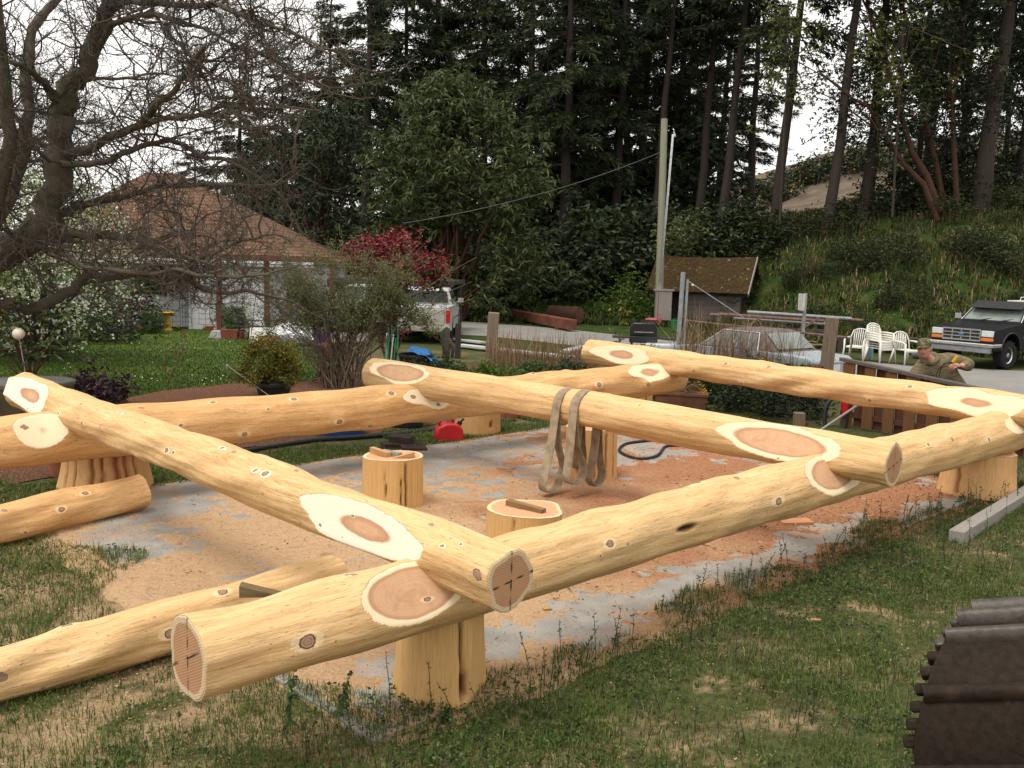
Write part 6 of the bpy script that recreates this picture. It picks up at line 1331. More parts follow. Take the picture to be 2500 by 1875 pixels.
def pickup(label, loc, head, paint, scale=1.0, white=False):
    t = empty('pickup_truck', loc, head, label, 'pickup truck', None, scale); W = 1.0
    mb = MB(); top = [(2.62, .95), (2.58, 1.16), (1.45, 1.30), (1.05, 1.32), (-.75, 1.36), (-2.6, 1.36), (-2.62, .75)]
    poly = arch_poly(-2.6, 2.6, .55, (-1.55, 1.72), .50, top)
    nar = lambda s: (lambda x, z: s*(W-.03*max(0, (z-1.05)/.3)-.05*max(0, (abs(x)-2.2)/.4)))
    mb.prism(poly, -W, W, 0, None, nar(-1), nar(1)); b = mb.build('body', paint, t, bevel=.03, smooth='auto', seg=3)
    if white:                                        # open load bed
        pass
    mb = MB()
    cab = [(1.18, 1.30), (.55, 1.86), (.35, 1.92), (-.65, 1.92), (-.78, 1.86), (-.82, 1.34)]
    tum = lambda s: (lambda x, z: s*(.955-.20*(z-1.3)/.62)); mb.prism(cab, 0, 0, 0, None, tum(-1), tum(1)); mb.build('cab', paint, t, bevel=.05, smooth='auto', seg=3)
    def wq(pts, nm, mat): 
        mm = MB(); mm.add(pts, [(0, 1, 2, 3)]); o = mm.build(nm, mat, t, fix=False); sm = o.modifiers.new('solid', 'SOLIDIFY'); sm.thickness = .012; sm.offset = 0; return o
    n = np.array([.56, 0, .63]); n = n/np.linalg.norm(n)*.008
    A = lambda x, y, z: (x+n[0], y, z+n[2])
    wq([A(1.10, -.86, 1.37), A(1.10, .86, 1.37), A(.62, .74, 1.80), A(.62, -.74, 1.80)], 'windscreen', GLASL if not white else GLASS)
    for s in (-1, 1):
        y1, y2 = s*.945, s*.805
        wq([(.98, y1, 1.38), (-.20, y1, 1.38), (-.20, y2, 1.82), (.52, y2, 1.82)], 'side_window', GLASS); wq([(-.28, y1, 1.38), (-.72, y1, 1.38), (-.70, y2, 1.82), (-.28, y2, 1.82)], 'side_window', GLASS)
        mb = MB(); mb.tube([(1.13, s*.92, 1.35), (.60, s*.79, 1.84)], .018, 6); mb.build('windscreen_trim', CHROME, t)
        mb = MB(); mb.box((1.0, s*1.10, 1.45), (.08, .20, .16)); mb.tube([(1.0, s*.93, 1.38), (1.0, s*1.06, 1.42)], .015, 6); mb.build('mirror', CHROME, t, bevel=.02)
        mb = MB(); mb.tube([(1.72+.52*math.cos(a), s*1.005, .56+.52*math.sin(a)) for a in np.linspace(.05, PI-.05, 14)], .02, 6); mb.build('arch_trim', DKTR, t)
        mb = MB(); mb.box((0, s*1.004, .92), (2.2, .02, .045)); mb.build('side_trim', CHROME, t)
        mb = MB(); mb.box((.0, s*1.008, 1.22), (.16, .02, .04)); mb.build('door_handle', CHROME, t)
        for wx in (1.72, -1.55): wheel(t, wx, s*.84, .42, .29, s)
    wq([(-.84, -.78, 1.42), (-.84, .78, 1.42), (-.80, .70, 1.82), (-.80, -.70, 1.82)], 'rear_window', GLASS)
    mb = MB(); mb.prism([(.98, 1.74), (.90, 1.72), (.45, 1.93), (.52, 1.95)], -.80, .80); mb.build('sun_visor', DKTR, t, bevel=.01)
    for s in (-.35, .28):
        mb = MB(); mb.tube([(1.18, s, 1.36), (1.0, s+.42, 1.46)], .012, 5); mb.build('wiper', DKTR, t)
    # front: chrome grille in a frame, square lamps over amber indicators, bumper
    gx = 2.62
    mb = MB(); mb.box((gx-.01, 0, .99), (.03, 1.12, .30)); mb.build('grille_back', DKTR, t)
    mb = MB()
    for z in (.835, .94, 1.04, 1.145): mb.box((gx+.012, 0, z), (.03, 1.16, .028 if .85 < z < 1.14 else .045))
    for y in (-.57, -.28, .0, .28, .57): mb.box((gx+.010, y, .99), (.026, .03, .30))
    mb.build('grille', CHROME, t)
    mb = MB(); mb.ball((gx+.03, 0, .99), .1, 14, sq=(.15, .95, .42)); mb.build('oval_badge', plain('blue_badge', (.03, .12, .30), .3, .5), t, smooth=True)
    for s in (-1, 1):
        mb = MB(); mb.box((gx-.03, s*.765, 1.045), (.06, .35, .18)); mb.build('headlight', LENS, t, bevel=.015)
        mb = MB(); mb.box((gx-.03, s*.765, .885), (.065, .36, .10)); mb.build('indicator', AMB, t, bevel=.012)
    mb = MB(); mb.box((gx+.06, 0, .71), (.10, 2.02, .11)); mb.box((gx-.16, -.98, .71), (.5, .06, .11)); mb.box((gx-.16, .98, .71), (.5, .06, .11)); mb.build('bumper', CHROME, t, bevel=.025)
    mb = MB(); mb.box((gx+.03, 0, .57), (.10, 1.86, .16)); mb.build('valance', plain('bumper_valance', (.20, .20, .21), .5), t, bevel=.02)
    # rear
    for s in (-1, 1):
        mb = MB(); mb.box((-2.63, s*.9, 1.05), (.05, .14, .42)); mb.build('tail_light', REDL_, t, bevel=.01)
    mb = MB(); mb.box((-2.68, 0, .62), (.14, 1.9, .15)); mb.build('rear_bumper', CHROME if not white else plain('tan_bumper', (.30, .27, .22), .6), t, bevel=.02)
    mb = MB(); mb.box((-2.635, 0, 1.02), (.04, 1.55, .5)); mb.build('tailgate', paint if not white else plain('dusty_tailgate', (.36, .33, .28), .6), t, bevel=.02)
    return t
BLK = carpaint('black_paint', (.004, .004, .006), .5, .12, .03)
WHT = carpaint('white_paint', (.38, .38, .38), .4, .12, .2)
hd_ = math.radians(-146); f_ = np.array([math.cos(hd_), math.sin(hd_), 0]); q = G(2346, 897); ctr = q-f_*2.55
pickup('black pickup truck with chrome grille parked on the road at the right', (ctr[0], ctr[1], 0), hd_, BLK, 1.02)
q = D(1036, 800, 30.5); pickup('white pickup seen from behind between the red-leaved bush and the road', (q[0]-.15, 33.4, -.12), math.radians(90), WHT, 1.0, True)
q = D(850, 800, 31); pickup('second white pickup mostly hidden behind the wispy shrub', (q[0], 35.2, -.1), math.radians(165), WHT, 1.0, True)
# pale blue box and lid standing on the black truck's load bed
PBL = plain('pale_blue_plastic', (.25, .45, .52), .55, .3, var=.2, sc=5)
p = D(2498, 742, 30.2); e = empty('cool_box', (p[0], p[1], 1.36), .4, 'pale blue box with a whitish lid carried on the back of the black truck', 'box')
mb = MB(); mb.box((0, 0, .28), (.6, .5, .56)); mb.build('box', PBL, e, bevel=.03)
mb = MB(); mb.box((0, 0, .60), (.72, .6, .07)); mb.tube([(-.15, 0, .63), (-.12, 0, .74), (.12, 0, .74), (.15, 0, .63)], .015, 6); mb.build('lid', WHITP, e, bevel=.02)
# silver saloon car seen from its rear corner
SIL = carpaint('silver_paint', (.30, .325, .35), .4, .1, .2); BRN = carpaint('faded_brown_roof', (.13, .105, .10), .7, .3, .05)
hd_ = math.radians(128); q = G(1835, 944); sc = empty('saloon_car', (q[0], q[1]+.6, -.03), hd_, 'old silver saloon car with a faded brown roof behind the dry grass', 'car')
mb = MB(); top = [(2.32, .50), (2.30, .78), (1.1, .90), (.85, .93), (-1.15, .95), (-2.25, .90), (-2.36, .82), (-2.36, .42)]
mb.prism(arch_poly(-2.30, 2.30, .24, (-1.42, 1.38), .36, top), -.88, .88, 0, None, lambda x, z: -(.88-.05*max(0, (z-.6)/.3)-.06*max(0, (abs(x)-1.8)/.5)), lambda x, z: .88-.05*max(0, (z-.6)/.3)-.06*max(0, (abs(x)-1.8)/.5)); mb.build('body', SIL, sc, bevel=.035, seg=3, smooth='auto')
tum = lambda s: (lambda x, z: s*(.82-.20*(z-.92)/.48)); mb = MB(); mb.prism([(.88, .90), (.22, 1.36), (.05, 1.40), (-.80, 1.39), (-.95, 1.35), (-1.42, .93)], 0, 0, 0, None, tum(-1), tum(1)); mb.build('roof', BRN, sc, bevel=.04, seg=3, smooth='auto')
def wq2(pts, nm, mat): mm = MB(); mm.add(pts, [(0, 1, 2, 3)]); o = mm.build(nm, mat, sc, fix=False); sm = o.modifiers.new('solid', 'SOLIDIFY'); sm.thickness = .012; sm.offset = 0
for s in (-1, 1):
    y1, y2 = s*.818, s*.668
    wq2([(.72, y1, .95), (-.12, y1, .95), (-.10, y2, 1.32), (.20, y2, 1.32)], 'side_window', GLASL); wq2([(-.22, y1, .95), (-.86, y1, .95), (-.80, y2, 1.32), (-.18, y2, 1.32)], 'side_window', GLASL)
    for a, b in (((.78, y1, .94), (.20, y2, 1.34)), ((.20, y2, 1.345), (-.84, y2, 1.345)), ((-.84, y2, 1.345), (-.92, y1, .94)), ((-.17, y1, .94), (-.14, y2, 1.34)), ((-.62, y1+s*.003, .94), (-.60, y2+s*.003, 1.34))):
        mb = MB(); mb.tube([a, b], .017, 6); mb.build('window_trim', CHROME, sc)
    mb = MB(); mb.box((-2.345, s*.60, .66), (.06, .40, .20)); mb.build('tail_light', REDL_, sc, bevel=.02)
    for wx in (1.38, -1.42): wheel(sc, wx, s*.76, .31, .2, s)
wq2([(-1.385, -.68, 1.0), (-1.385, .68, 1.0), (-.995, .60, 1.335), (-.995, -.60, 1.335)], 'rear_window', GLASL)
wq2([(.85, .70, .95), (.85, -.70, .95), (.27, -.60, 1.34), (.27, .60, 1.34)], 'windscreen', GLASL)
mb = MB(); mb.box((-2.385, 0, .66), (.02, .46, .15)); mb.build('number_plate', plain('plate_white', (.55, .58, .60), .5, var=.1, sc=30), sc)
mb = MB(); mb.tube([(-2.385, .045*math.cos(a), .83+.045*math.sin(a)) for a in np.linspace(0, 2*PI, 16, endpoint=False)], .006, 6, closed=True)
for a in (90, 210, 330): mb.tube([(-2.385, 0, .83), (-2.385, .045*math.cos(math.radians(a)), .83+.045*math.sin(math.radians(a)))], .006, 5)
mb.build('round_emblem', CHROME, sc)
mb = MB(); mb.box((-2.38, 0, .44), (.14, 1.68, .16)); mb.build('rear_bumper', SIL, sc, bevel=.04)
mb = MB(); mb.box((-2.37, 0, .775), (.03, 1.62, .02)); mb.build('boot_trim', CHROME, sc)
# ================================================================== chairs, drums and yard things
def chair(label, loc, rz, sc=1.0):
    t = empty('plastic_chair', loc, rz, label, 'chair', 'white plastic garden chairs in a row', sc)
    mb = MB(); mb.box((0, -.01, .42), (.44, .44, .025)); mb.box((0, -.235, .40), (.46, .03, .06)); mb.build('seat', WHITP, t, bevel=.012)
    mb = MB()
    for s in (-1, 1): mb.tube([(s*.24, .18, .42), (s*.27, .26, .66), (s*.21, .31, .85), (s*.10, .335, .90), (0, .34, .91)], .02, 8)
    for k in range(-3, 4): mb.tube([(k*.052, .215, .43), (k*.06, .28, .66), (k*.06, .325, .90-.02*abs(k))], [.016, .018, .014], 6)
    mb.build('backrest', WHITP, t, smooth=True)
    for s in (-1, 1):
        mb = MB(); mb.tube([(s*.27, .26, .66), (s*.30, .05, .655), (s*.29, -.18, .64), (s*.275, -.26, .58)], [.022, .026, .026, .02], 8); mb.build('armrest', WHITP, t, smooth=True)
        mb = MB(); mb.tube([(s*.275, -.26, .60), (s*.27, -.27, .35), (s*.30, -.30, 0)], [.026, .028, .018], 8); mb.build('leg', WHITP, t, smooth=True)
        mb = MB(); mb.tube([(s*.25, .22, .44), (s*.28, .27, .2), (s*.31, .33, 0)], [.026, .026, .016], 8); mb.build('leg', WHITP, t, smooth=True)
    return t
CS = 1.08; CG = 'white plastic garden chairs in a row'
def cl(px, py, Y): p = D(px, py, Y); return (p[0], Y, 0)
cp = cl(2090, 866, 29.3); ch = chair('cream plastic armchair at the left end of the row, turned sideways', cp, math.radians(-38), CS)
cm = cl(2148, 872, 28.7)
for k in range(4): dup(ch, (cm[0], cm[1]+.025*k, .065*k*CS), math.radians(24), None, ['lowest white chair of the nested stack in the middle of the row', 'second white chair from below in the nested stack', 'third white chair from below in the nested stack', 'topmost white chair of the nested stack in the middle of the row'][k])
dup(ch, cl(2212, 876, 28.3), math.radians(18), None, 'cream plastic armchair at the right end of the row, beside the person')
p = cl(2123, 862, 29.4); mb = MB(); mb.lathe([(.40, -.02), (.41, 0), (.40, .02), (.0, .05)], 26, M=Matrix.Translation((0, 0, .40)) @ Euler((math.radians(80), 0, math.radians(60))).to_matrix().to_4x4()); tag(mb.build('round_lid', PBL, loc=p, smooth='auto'), 'pale blue round lid leaning between the first chair and the stack', 'lid')
DR = NT('pale_blue_drum', .6, .3); f_ = DR.noise(DR.obj(), 5, 5, .65); DR.color(DR.ramp(f_, [(.35, (.17, .33, .40)), (.52, (.36, .52, .56)), (.7, (.52, .62, .62))])); DR = DR.mat
def drum(label, px, Y, z, r, h, open_=False):
    p = D(px, 800, Y); mb = MB(); pr = [(r*.96, 0), (r, .03)]
    for k in (.33, .66): pr += [(r, h*k-.02), (r*1.02, h*k), (r, h*k+.02)]
    pr += [(r, h-.03), (r*.97, h)]; pr += [(r*.9, h), (r*.9, h*.4), (0, h*.4)] if open_ else [(r*.9, h), (r*.88, h-.02), (0, h-.02)]
    return tag(mb.build('drum', DR, smooth='auto', loc=(p[0], Y, z)), label, 'drum', 'pale blue plastic drums behind the chairs')
drum('tall pale blue drum behind the leftmost chair', 2080, 32.0, .58, .32, .72)
drum('low cut-off pale blue drum left of the other low one', 2166, 32.2, .56, .36, .32, True)
drum('low cut-off pale blue drum at the right, set a little higher', 2200, 32.8, .56, .35, .50, True)
mb = MB()
for k in range(3): mb.beam((-1.9, -.2+.2*k, .47), (1.9, -.15+.2*k, .47), .17, .14)
for x in (-1.5, 0, 1.5): mb.box((x, 0, .2), (.14, .6, .4))
p = D(2150, 830, 32.4); tag(mb.build('timber_bench', woodmat('dark_old_wood', (.035, .028, .024), (.08, .065, .055)), loc=(p[0], 32.4, 0)), 'low dark timber bench carrying the pale blue drums', 'bench')
p = D(2250, 850, 30.5); mb = MB(); mb.ball((0, 0, .15), .28, 10, sq=(1.2, .8, .7)); mb.ball((.45, .2, .1), .2, 9, sq=(1, .8, .7)); tag(mb.build('rock', plain('grey_rock', (.15, .145, .13), .9, var=.4, bump=.6), smooth=True, loc=(p[0], 30.5, 0)), 'pair of grey rocks behind the cap of the person', 'rock')
# barbecue with a black hood
p = D(1570, 830, 25.0); t = empty('barbecue', (p[0], 25.0, 0), math.radians(-6), 'black hooded barbecue with side shelves behind the shrub', 'barbecue')
mb = MB(); mb.prism([(-.36, .0), (.36, .0), (.36, .22), (.28, .34), (-.28, .34), (-.36, .22)], -.26, .26, M=Matrix.Translation((0, 0, .92))); mb.build('hood', plain('black_enamel', (.012, .012, .014), .3, .5), t, bevel=.02, smooth='auto')
mb = MB(); mb.box((0, 0, .82), (.74, .54, .18)); mb.build('firebox', DKTR, t, bevel=.015)
for s in (-1, 1):
    mb = MB(); mb.box((s*.60, 0, .86), (.44, .48, .04)); mb.build('side_shelf', DKTR, t, bevel=.01)
mb = MB(); mb.box((0, -.29, 1.02), (.5, .03, .03)); mb.build('handle', CHROME, t)
for x in (-.3, .3):
    for y in (-.2, .2):
        mb = MB(); mb.box((x, y, .36), (.05, .05, .72)); mb.build('leg', DKTR, t)
p = D(1625, 830, 24.4); mb = MB(); mb.box((0, 0, .35), (.9, .55, .62), taper=.93); mb.box((0, 0, .70), (.98, .62, .09)); o = mb.build('chest_box', carpaint('white_enamel', (.55, .57, .58), .4), bevel=.04); o.location = (p[0], 24.6, 0); o.rotation_euler = (0, 0, -.2); tag(o, 'low white chest standing right of the barbecue', 'chest')
p = D(1590, 780, 43); mb = MB(); mb.lathe([(.15, 0), (.28, .32), (.30, .34), (.2, .40), (0, .42)], 16); mb.tube([(.35, .1, .1), (.42, .1, .35), (.36, .1, .55), (.42, .1, .66)], [.08, .09, .05, .03], 8); tag(mb.build('pink_tub', plain('pink_plastic', (.36, .10, .11), .5), smooth='auto', loc=(p[0], 43, 0)), 'faded pink plastic thing at the foot of the utility pole', 'toy')
p = D(1648, 800, 40); mb = MB(); mb.lathe([(.17, 0), (.22, .36), (.24, .37), (.24, .4), (.2, .4), (.15, .05), (0, .05)], 18); mb.tube([(.2, 0, .38), (.08, -.2, .52), (-.2, 0, .38)], .012, 5); tag(mb.build('green_bucket', plain('green_plastic', (.02, .17, .06), .5), smooth='auto', loc=(p[0], 40, .1)), 'bright green bucket in front of the shed door', 'bucket')
# pole with conduit, wire, electric board
q = D(1607, 790, 44); z1 = D(1622, 290, 44)[2]; t = empty('utility_pole', (q[0], 44, 0), 0, 'tall grey-green wooden utility pole in front of the shed', 'pole')
mb = MB(); xt_ = D(1622, 290, 44)[0]-q[0]; mb.tube([(0, 0, -.2), (xt_*.2, 0, 2), (xt_, 0, z1)], [.19, .185, .150], 14); mb.build('pole', woodmat('pole_wood', (.19, .19, .13), (.33, .33, .24), (14, 14, .8), .85, .3), t, smooth='auto')
a, b = D(1612, 690, 43.7), D(1643, 328, 43.7); base_ = np.array([q[0], 44, 0]); mb = MB(); mb.tube([a-base_, b-base_, b-base_+[.06, 0, .02], b-base_+[.10, 0, -.12]], .048, 8); mb.build('conduit', plain('pale_conduit', (.55, .56, .58), .5), t, smooth=True)
mb = MB(); mb.box((.24, -.2, .95), (.62, .08, 1.35)); mb.box((-.14, -.19, .98), (.10, .10, 1.5)); mb.box((.16, -.2, 1.68), (.95, .14, .10)); mb.build('meter_board', woodmat('grey_board', (.20, .17, .155), (.31, .27, .245), (12, 12, 1)), t, bevel=.01)
a, b = D(1612, 372, 44), D(985, 545, 36); pts = [a*(1-s)+b*s-np.array([0, 0, 1.0])*1.15*4*s*(1-s)*.30 for s in np.linspace(0, 1, 24)]
mb = MB(); mb.tube([p_-a for p_ in pts], .012, 5); tag(mb.build('overhead_wire', plain('wire_grey', (.11, .11, .11), .6), loc=a), 'thin overhead wire sagging from the utility pole towards the house', 'wire')
# pipe gate posts, rails, brace wire and sign
def pipe(mb, a, b, r): mb.tube([np.asarray(a), np.asarray(b)], r, 8)
t = empty('pipe_fence', D(1658, 850, 24.0)*[1, 1, 0], 0, 'grey pipe fence frame with wires in front of the shed', 'fence'); o0 = np.array(t.location)
for a, b, r, nm in [((1655, 850), (1668, 664), .058, 'pipe_post'), ((1668, 850), (1679, 682), .035, 'pipe_post')]:
    mb = MB(); pipe(mb, D(*a, 24)-o0, D(*b, 24)-o0, r); mb.build(nm, STEEL, t, smooth='auto')
for a, b, r, nm, m_ in [((1668, 781), (1790, 795), .022, 'rail', RUST), ((1790, 795), (2068, 824), .026, 'rail', RUST), ((1660, 850), (1722, 808), .024, 'brace', RUST), ((1681, 687), (1816, 776), .012, 'wire', STEEL), ((1666, 770), (1810, 930), .005, 'wire', STEEL)]:
    mb = MB(); pipe(mb, D(*a, 24)-o0, D(*b, 24 if b[0] < 1900 else 21)-o0, r); mb.build(nm, m_, t, smooth='auto')
mb = MB(); mb.ball(D(1691, 696, 23.95)-o0, .03, 8); mb.build('insulator', WHITP, t, smooth=True)
q = D(1957, 860, 28); t = empty('sign_post', (q[0], 28, 0), 0, 'grey metal post with a narrow pale sign seen edge-on', 'sign'); o0 = np.array(t.location)
mb = MB(); pipe(mb, D(1957, 860, 28)-o0, D(1967, 716, 28)-o0, .055); mb.build('post', STEEL, t, smooth='auto')
a = D(1957, 738, 27.9)-o0; mb = MB(); mb.box(a, (.07, .5, .50)); mb.build('sign_plate', plain('pale_sign', (.44, .43, .40), .6), t, bevel=.02)
q = D(2070, 850, 21.5); mb = MB(); pipe(mb, [0, 0, 0], [.08, 0, 1.15], .02); tag(mb.build('thin_post', RUST, loc=(q[0], 21.5, 0)), 'thin rusty stake right of the tall wooden post', 'stake')
# scrap trailer with pipes
q = D(1900, 830, 33); t = empty('pipe_trailer', (q[0], 33, 0), math.radians(-4), 'flat trailer loaded with long grey pipes behind the silver car', 'trailer')
mb = MB(); mb.box((0, 0, .62), (3.6, 1.5, .12)); mb.box((-1.9, 0, .6), (.3, .15, .1)); mb.build('bed', plain('trailer_dark', (.04, .036, .032), .8, var=.4), t)
for s in (-1, 1): wheel(t, .3, s*.85, .34, .2, s)
for k, (y, z, x0, x1, m_) in enumerate([(-.6, 1.12, -2.2, 1.4, RUST), (-.35, 1.22, -1.2, 2.4, STEEL), (.0, 1.15, -.6, 2.9, RUST), (.3, 1.05, -2.4, 1.8, RUST), (-.1, .98, -1.6, 2.0, STEEL)]):
    mb = MB(); mb.tube([(x0, y, z+.05), (x1, y+.1, z-.08)], .06, 8); mb.build('pipe', m_, t, smooth='auto')
for x in (-1.0, .9):
    mb = MB(); mb.beam((x-.4, -.65, .68), (x+.3, -.65, 1.15), .07, .07); mb.box((x, .5, .85), (.1, .1, .5)); mb.build('rack', RUST, t)
q = D(1940, 868, 27.5); mb = MB()
for k in range(7): mb.beam((rng.uniform(-.9, -.2), rng.uniform(-.3, .3), .12+.09*k), (rng.uniform(.3, 1.1), rng.uniform(-.3, .3), .16+.08*k+rng.uniform(-.1, .15)), .16, .03)
tag(mb.build('board_heap', woodmat('straw_boards', (.36, .26, .12), (.22, .16, .09)), loc=(q[0], 27.5, .1)), 'heap of straw-coloured broken boards behind the boot of the silver car', 'boards')
# timbers by the road, posts, fallen white boards
a, b = G(1252, 782), G(1398, 812); d_ = b-a; L_ = np.linalg.norm(d_); mb = MB(); mb.box((L_/2, 0, .30), (L_, .42, .42)); 
for x in (.15, .85): mb.box((L_*x, 0, .05), (.18, .6, .1))
o = mb.build('squared_timber', woodmat('red_brown_timber', (.23, .085, .05), (.13, .05, .032), (1, 10, 10)), bevel=.03); o.location = tuple(a+[0, .3, 0]); o.rotation_euler = (0, 0, math.atan2(d_[1], d_[0])); tag(o, 'long squared red-brown timber lying along the far road edge', 'timber')
a, b = G(1345, 792), G(1420, 798); a = a+[0, 1.3, 0]; b = b+[0, 1.5, 0]; g0 = MB(); K = 12
g0.tube([a*0+(b-a)*k/K+[0, 0, .42] for k in range(K+1)], [.40+.02*math.sin(k*2.1) for k in range(K+1)], 16); o = g0.build('bark_log', BARKR, smooth='auto', loc=a); tag(o, 'short thick log with bark behind the squared timber', 'log')
mb = MB(); d_ = (b-a)/np.linalg.norm(b-a); mb.tube([b-a+[0, 0, .42]+d_*.005, b-a+[0, 0, .42]+d_*.02], .36, 16); mb.build('end_face', ENDG if False else woodmat('old_end', (.16, .07, .045), (.10, .045, .03)), o)
q = D(1198, 850, 25.5); t = D(1206, 763, 25.5); mb = MB(); mb.beam([0, 0, -q[2]], t-q, .30, .30); tag(mb.build('old_post', woodmat('split_post', (.17, .125, .09), (.26, .20, .15), (14, 14, 1)), loc=q, bevel=.02), 'thick weathered post stub at the near road edge', 'post')
WBD = woodmat('flaky_white_board', (.42, .42, .40), (.58, .58, .56), (2, 14, 14), .8, .3)
for lab, p0_, p1_, w_, z in [('long fallen white board lying behind the dry stalks', (1120, 842), (1402, 872), .34, .10), ('short white board crossing the long fallen one', (1100, 828), (1180, 836), .3, .05), ('white board tilted against the end of the long fallen one', (1378, 858), (1428, 846), .3, .28)]:
    a, b = G(*p0_, z), G(*p1_, z+.05); mb = MB(); mb.beam((0, 0, 0), b-a, w_, .06); tag(mb.build('fallen_board', WBD, loc=a), lab, 'board', 'fallen white boards by the garden bed')
# shed with mossy roof
sp = D(1588, 790, 46.3); th = math.radians(-24); sh = empty('shed', (sp[0]+.15, 46.3, 0), th, 'old grey plank shed with a mossy shingle roof behind the utility pole', 'shed')
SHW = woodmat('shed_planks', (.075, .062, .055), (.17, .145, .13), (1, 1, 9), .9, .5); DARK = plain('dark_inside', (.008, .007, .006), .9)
Ls, Ds, he, hr = 4.2, 3.0, 1.95, 3.3
mb = MB(); zrow = 0
for k in range(8):
    z = .12+k*.245
    for x0, x1 in ((.0, .75), (1.42, Ls)): mb.box(((x0+x1)/2, random.uniform(-.012, .012), z), (x1-x0, .05, .235), rot=(0, random.uniform(-.006, .006), 0))
mb.build('front_wall', SHW, sh)
mb = MB(); mb.add([(Ls-.02, 0, 0), (Ls-.02, Ds, 0), (Ls-.02, Ds, he), (Ls-.02, Ds/2, hr-.1), (Ls-.02, 0, he), (Ls-.08, 0, 0), (Ls-.08, Ds, 0), (Ls-.08, Ds, he), (Ls-.08, Ds/2, hr-.1), (Ls-.08, 0, he)], [(0, 1, 2, 3, 4), (9, 8, 7, 6, 5), (0, 4, 9, 5), (0, 5, 6, 1), (1, 6, 7, 2), (2, 7, 8, 3), (3, 8, 9, 4)])
mb.add([(.02, 0, 0), (.02, Ds, 0), (.02, Ds, he), (.02, Ds/2, hr-.1), (.02, 0, he), (.08, 0, 0), (.08, Ds, 0), (.08, Ds, he), (.08, Ds/2, hr-.1), (.08, 0, he)], [(4, 3, 2, 1, 0), (5, 6, 7, 8, 9), (0, 5, 9, 4), (0, 1, 6, 5), (1, 2, 7, 6), (2, 3, 8, 7), (3, 4, 9, 8)])
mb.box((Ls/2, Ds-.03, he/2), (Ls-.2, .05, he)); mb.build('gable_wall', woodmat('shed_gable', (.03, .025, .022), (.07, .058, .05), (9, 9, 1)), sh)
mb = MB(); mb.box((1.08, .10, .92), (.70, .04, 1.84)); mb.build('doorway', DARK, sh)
for x in (.72, 1.45):
    mb = MB(); mb.box((x, -.04, .95), (.12, .06, 1.9)); mb.build('door_post', SHW, sh)
MOSS = NT('mossy_shingles', .95, .1); o_ = MOSS.obj(); f_ = MOSS.noise(o_, 1.6, 5, .65); g_ = MOSS.noise(o_, 9, 5, .7); vv = MOSS.voro(o_, 5)
c_ = MOSS.ramp(g_, [(.3, (.024, .015, .009)), (.55, (.055, .034, .014)), (.75, (.088, .058, .022))]); c_ = MOSS.mix(MOSS.step(f_, .52, .68), c_, MOSS.ramp(g_, [(.3, (.035, .03, .008)), (.7, (.072, .058, .012))])); c_ = MOSS.mix(MOSS.step(MOSS.noise(o_, 5, 3), .64, .70), c_, (.16, .14, .12)); MOSS.color(c_); MOSS.bump(MOSS.math('ADD', g_, vv), 1.0, .06); MOSS = MOSS.mat
mb = MB(); ov = .45; sl = (hr-he)/(Ds/2)
nxr, nyr = 40, 14
for side in (0, 1):
    vs_ = []
    for j in range(nyr+1):
        for i_ in range(nxr+1):
            x = -.35+(Ls+.75)*i_/nxr; s_ = j/nyr; y = -ov+(Ds/2+ov)*s_; z = he-ov*sl+(hr-he+ov*sl)*s_+.06; sag = -.10*math.sin(PI*i_/nxr)*s_
            z += sag+.025*fnoise((x, y), 3.1, 3, 2.0)+(.02 if j % 2 else 0)
            if j == 0: y += .10*fnoise((x, 0), 2.2, 2, 7.0)
            vs_.append((x, y if side == 0 else Ds-y, z))
    mb.add(vs_, [(j*(nxr+1)+i_, j*(nxr+1)+i_+1, (j+1)*(nxr+1)+i_+1, (j+1)*(nxr+1)+i_) for j in range(nyr) for i_ in range(nxr)])
o = mb.build('roof', MOSS, sh); sm = o.modifiers.new('solid', 'SOLIDIFY'); sm.thickness = .07; sm.offset = -1
mb = MB(); mb.beam((Ls+.42, -ov-.02, he-ov*sl-.02), (Ls+.42, Ds/2, hr+.0), .05, .16); mb.build('barge_board', OLDW, sh)
# dark carport roof behind the white pickup
q = D(1062, 700, 36.5); t = empty('carport', (q[0], 36.5, -.2), math.radians(-8), 'dark flat-roofed carport behind the red-leaved bush', 'carport'); DKW = woodmat('carport_dark', (.03, .03, .028), (.065, .062, .058))
mb = MB(); mb.box((-1.4, 0, 2.12), (4.4, 4.0, .16)); mb.box((-1.4, -2.02, 2.02), (4.5, .05, .3)); mb.build('roof', DKW, t)
for x in (-3.3, .6):
    for y in (-1.8, 1.8):
        mb = MB(); mb.box((x, y, 1.02), (.14, .14, 2.04)); mb.build('post', DKW, t)
mb = MB(); mb.box((-1.4, 1.9, 1.1), (4.2, .06, 1.9)); mb.build('back_wall', DKW, t)

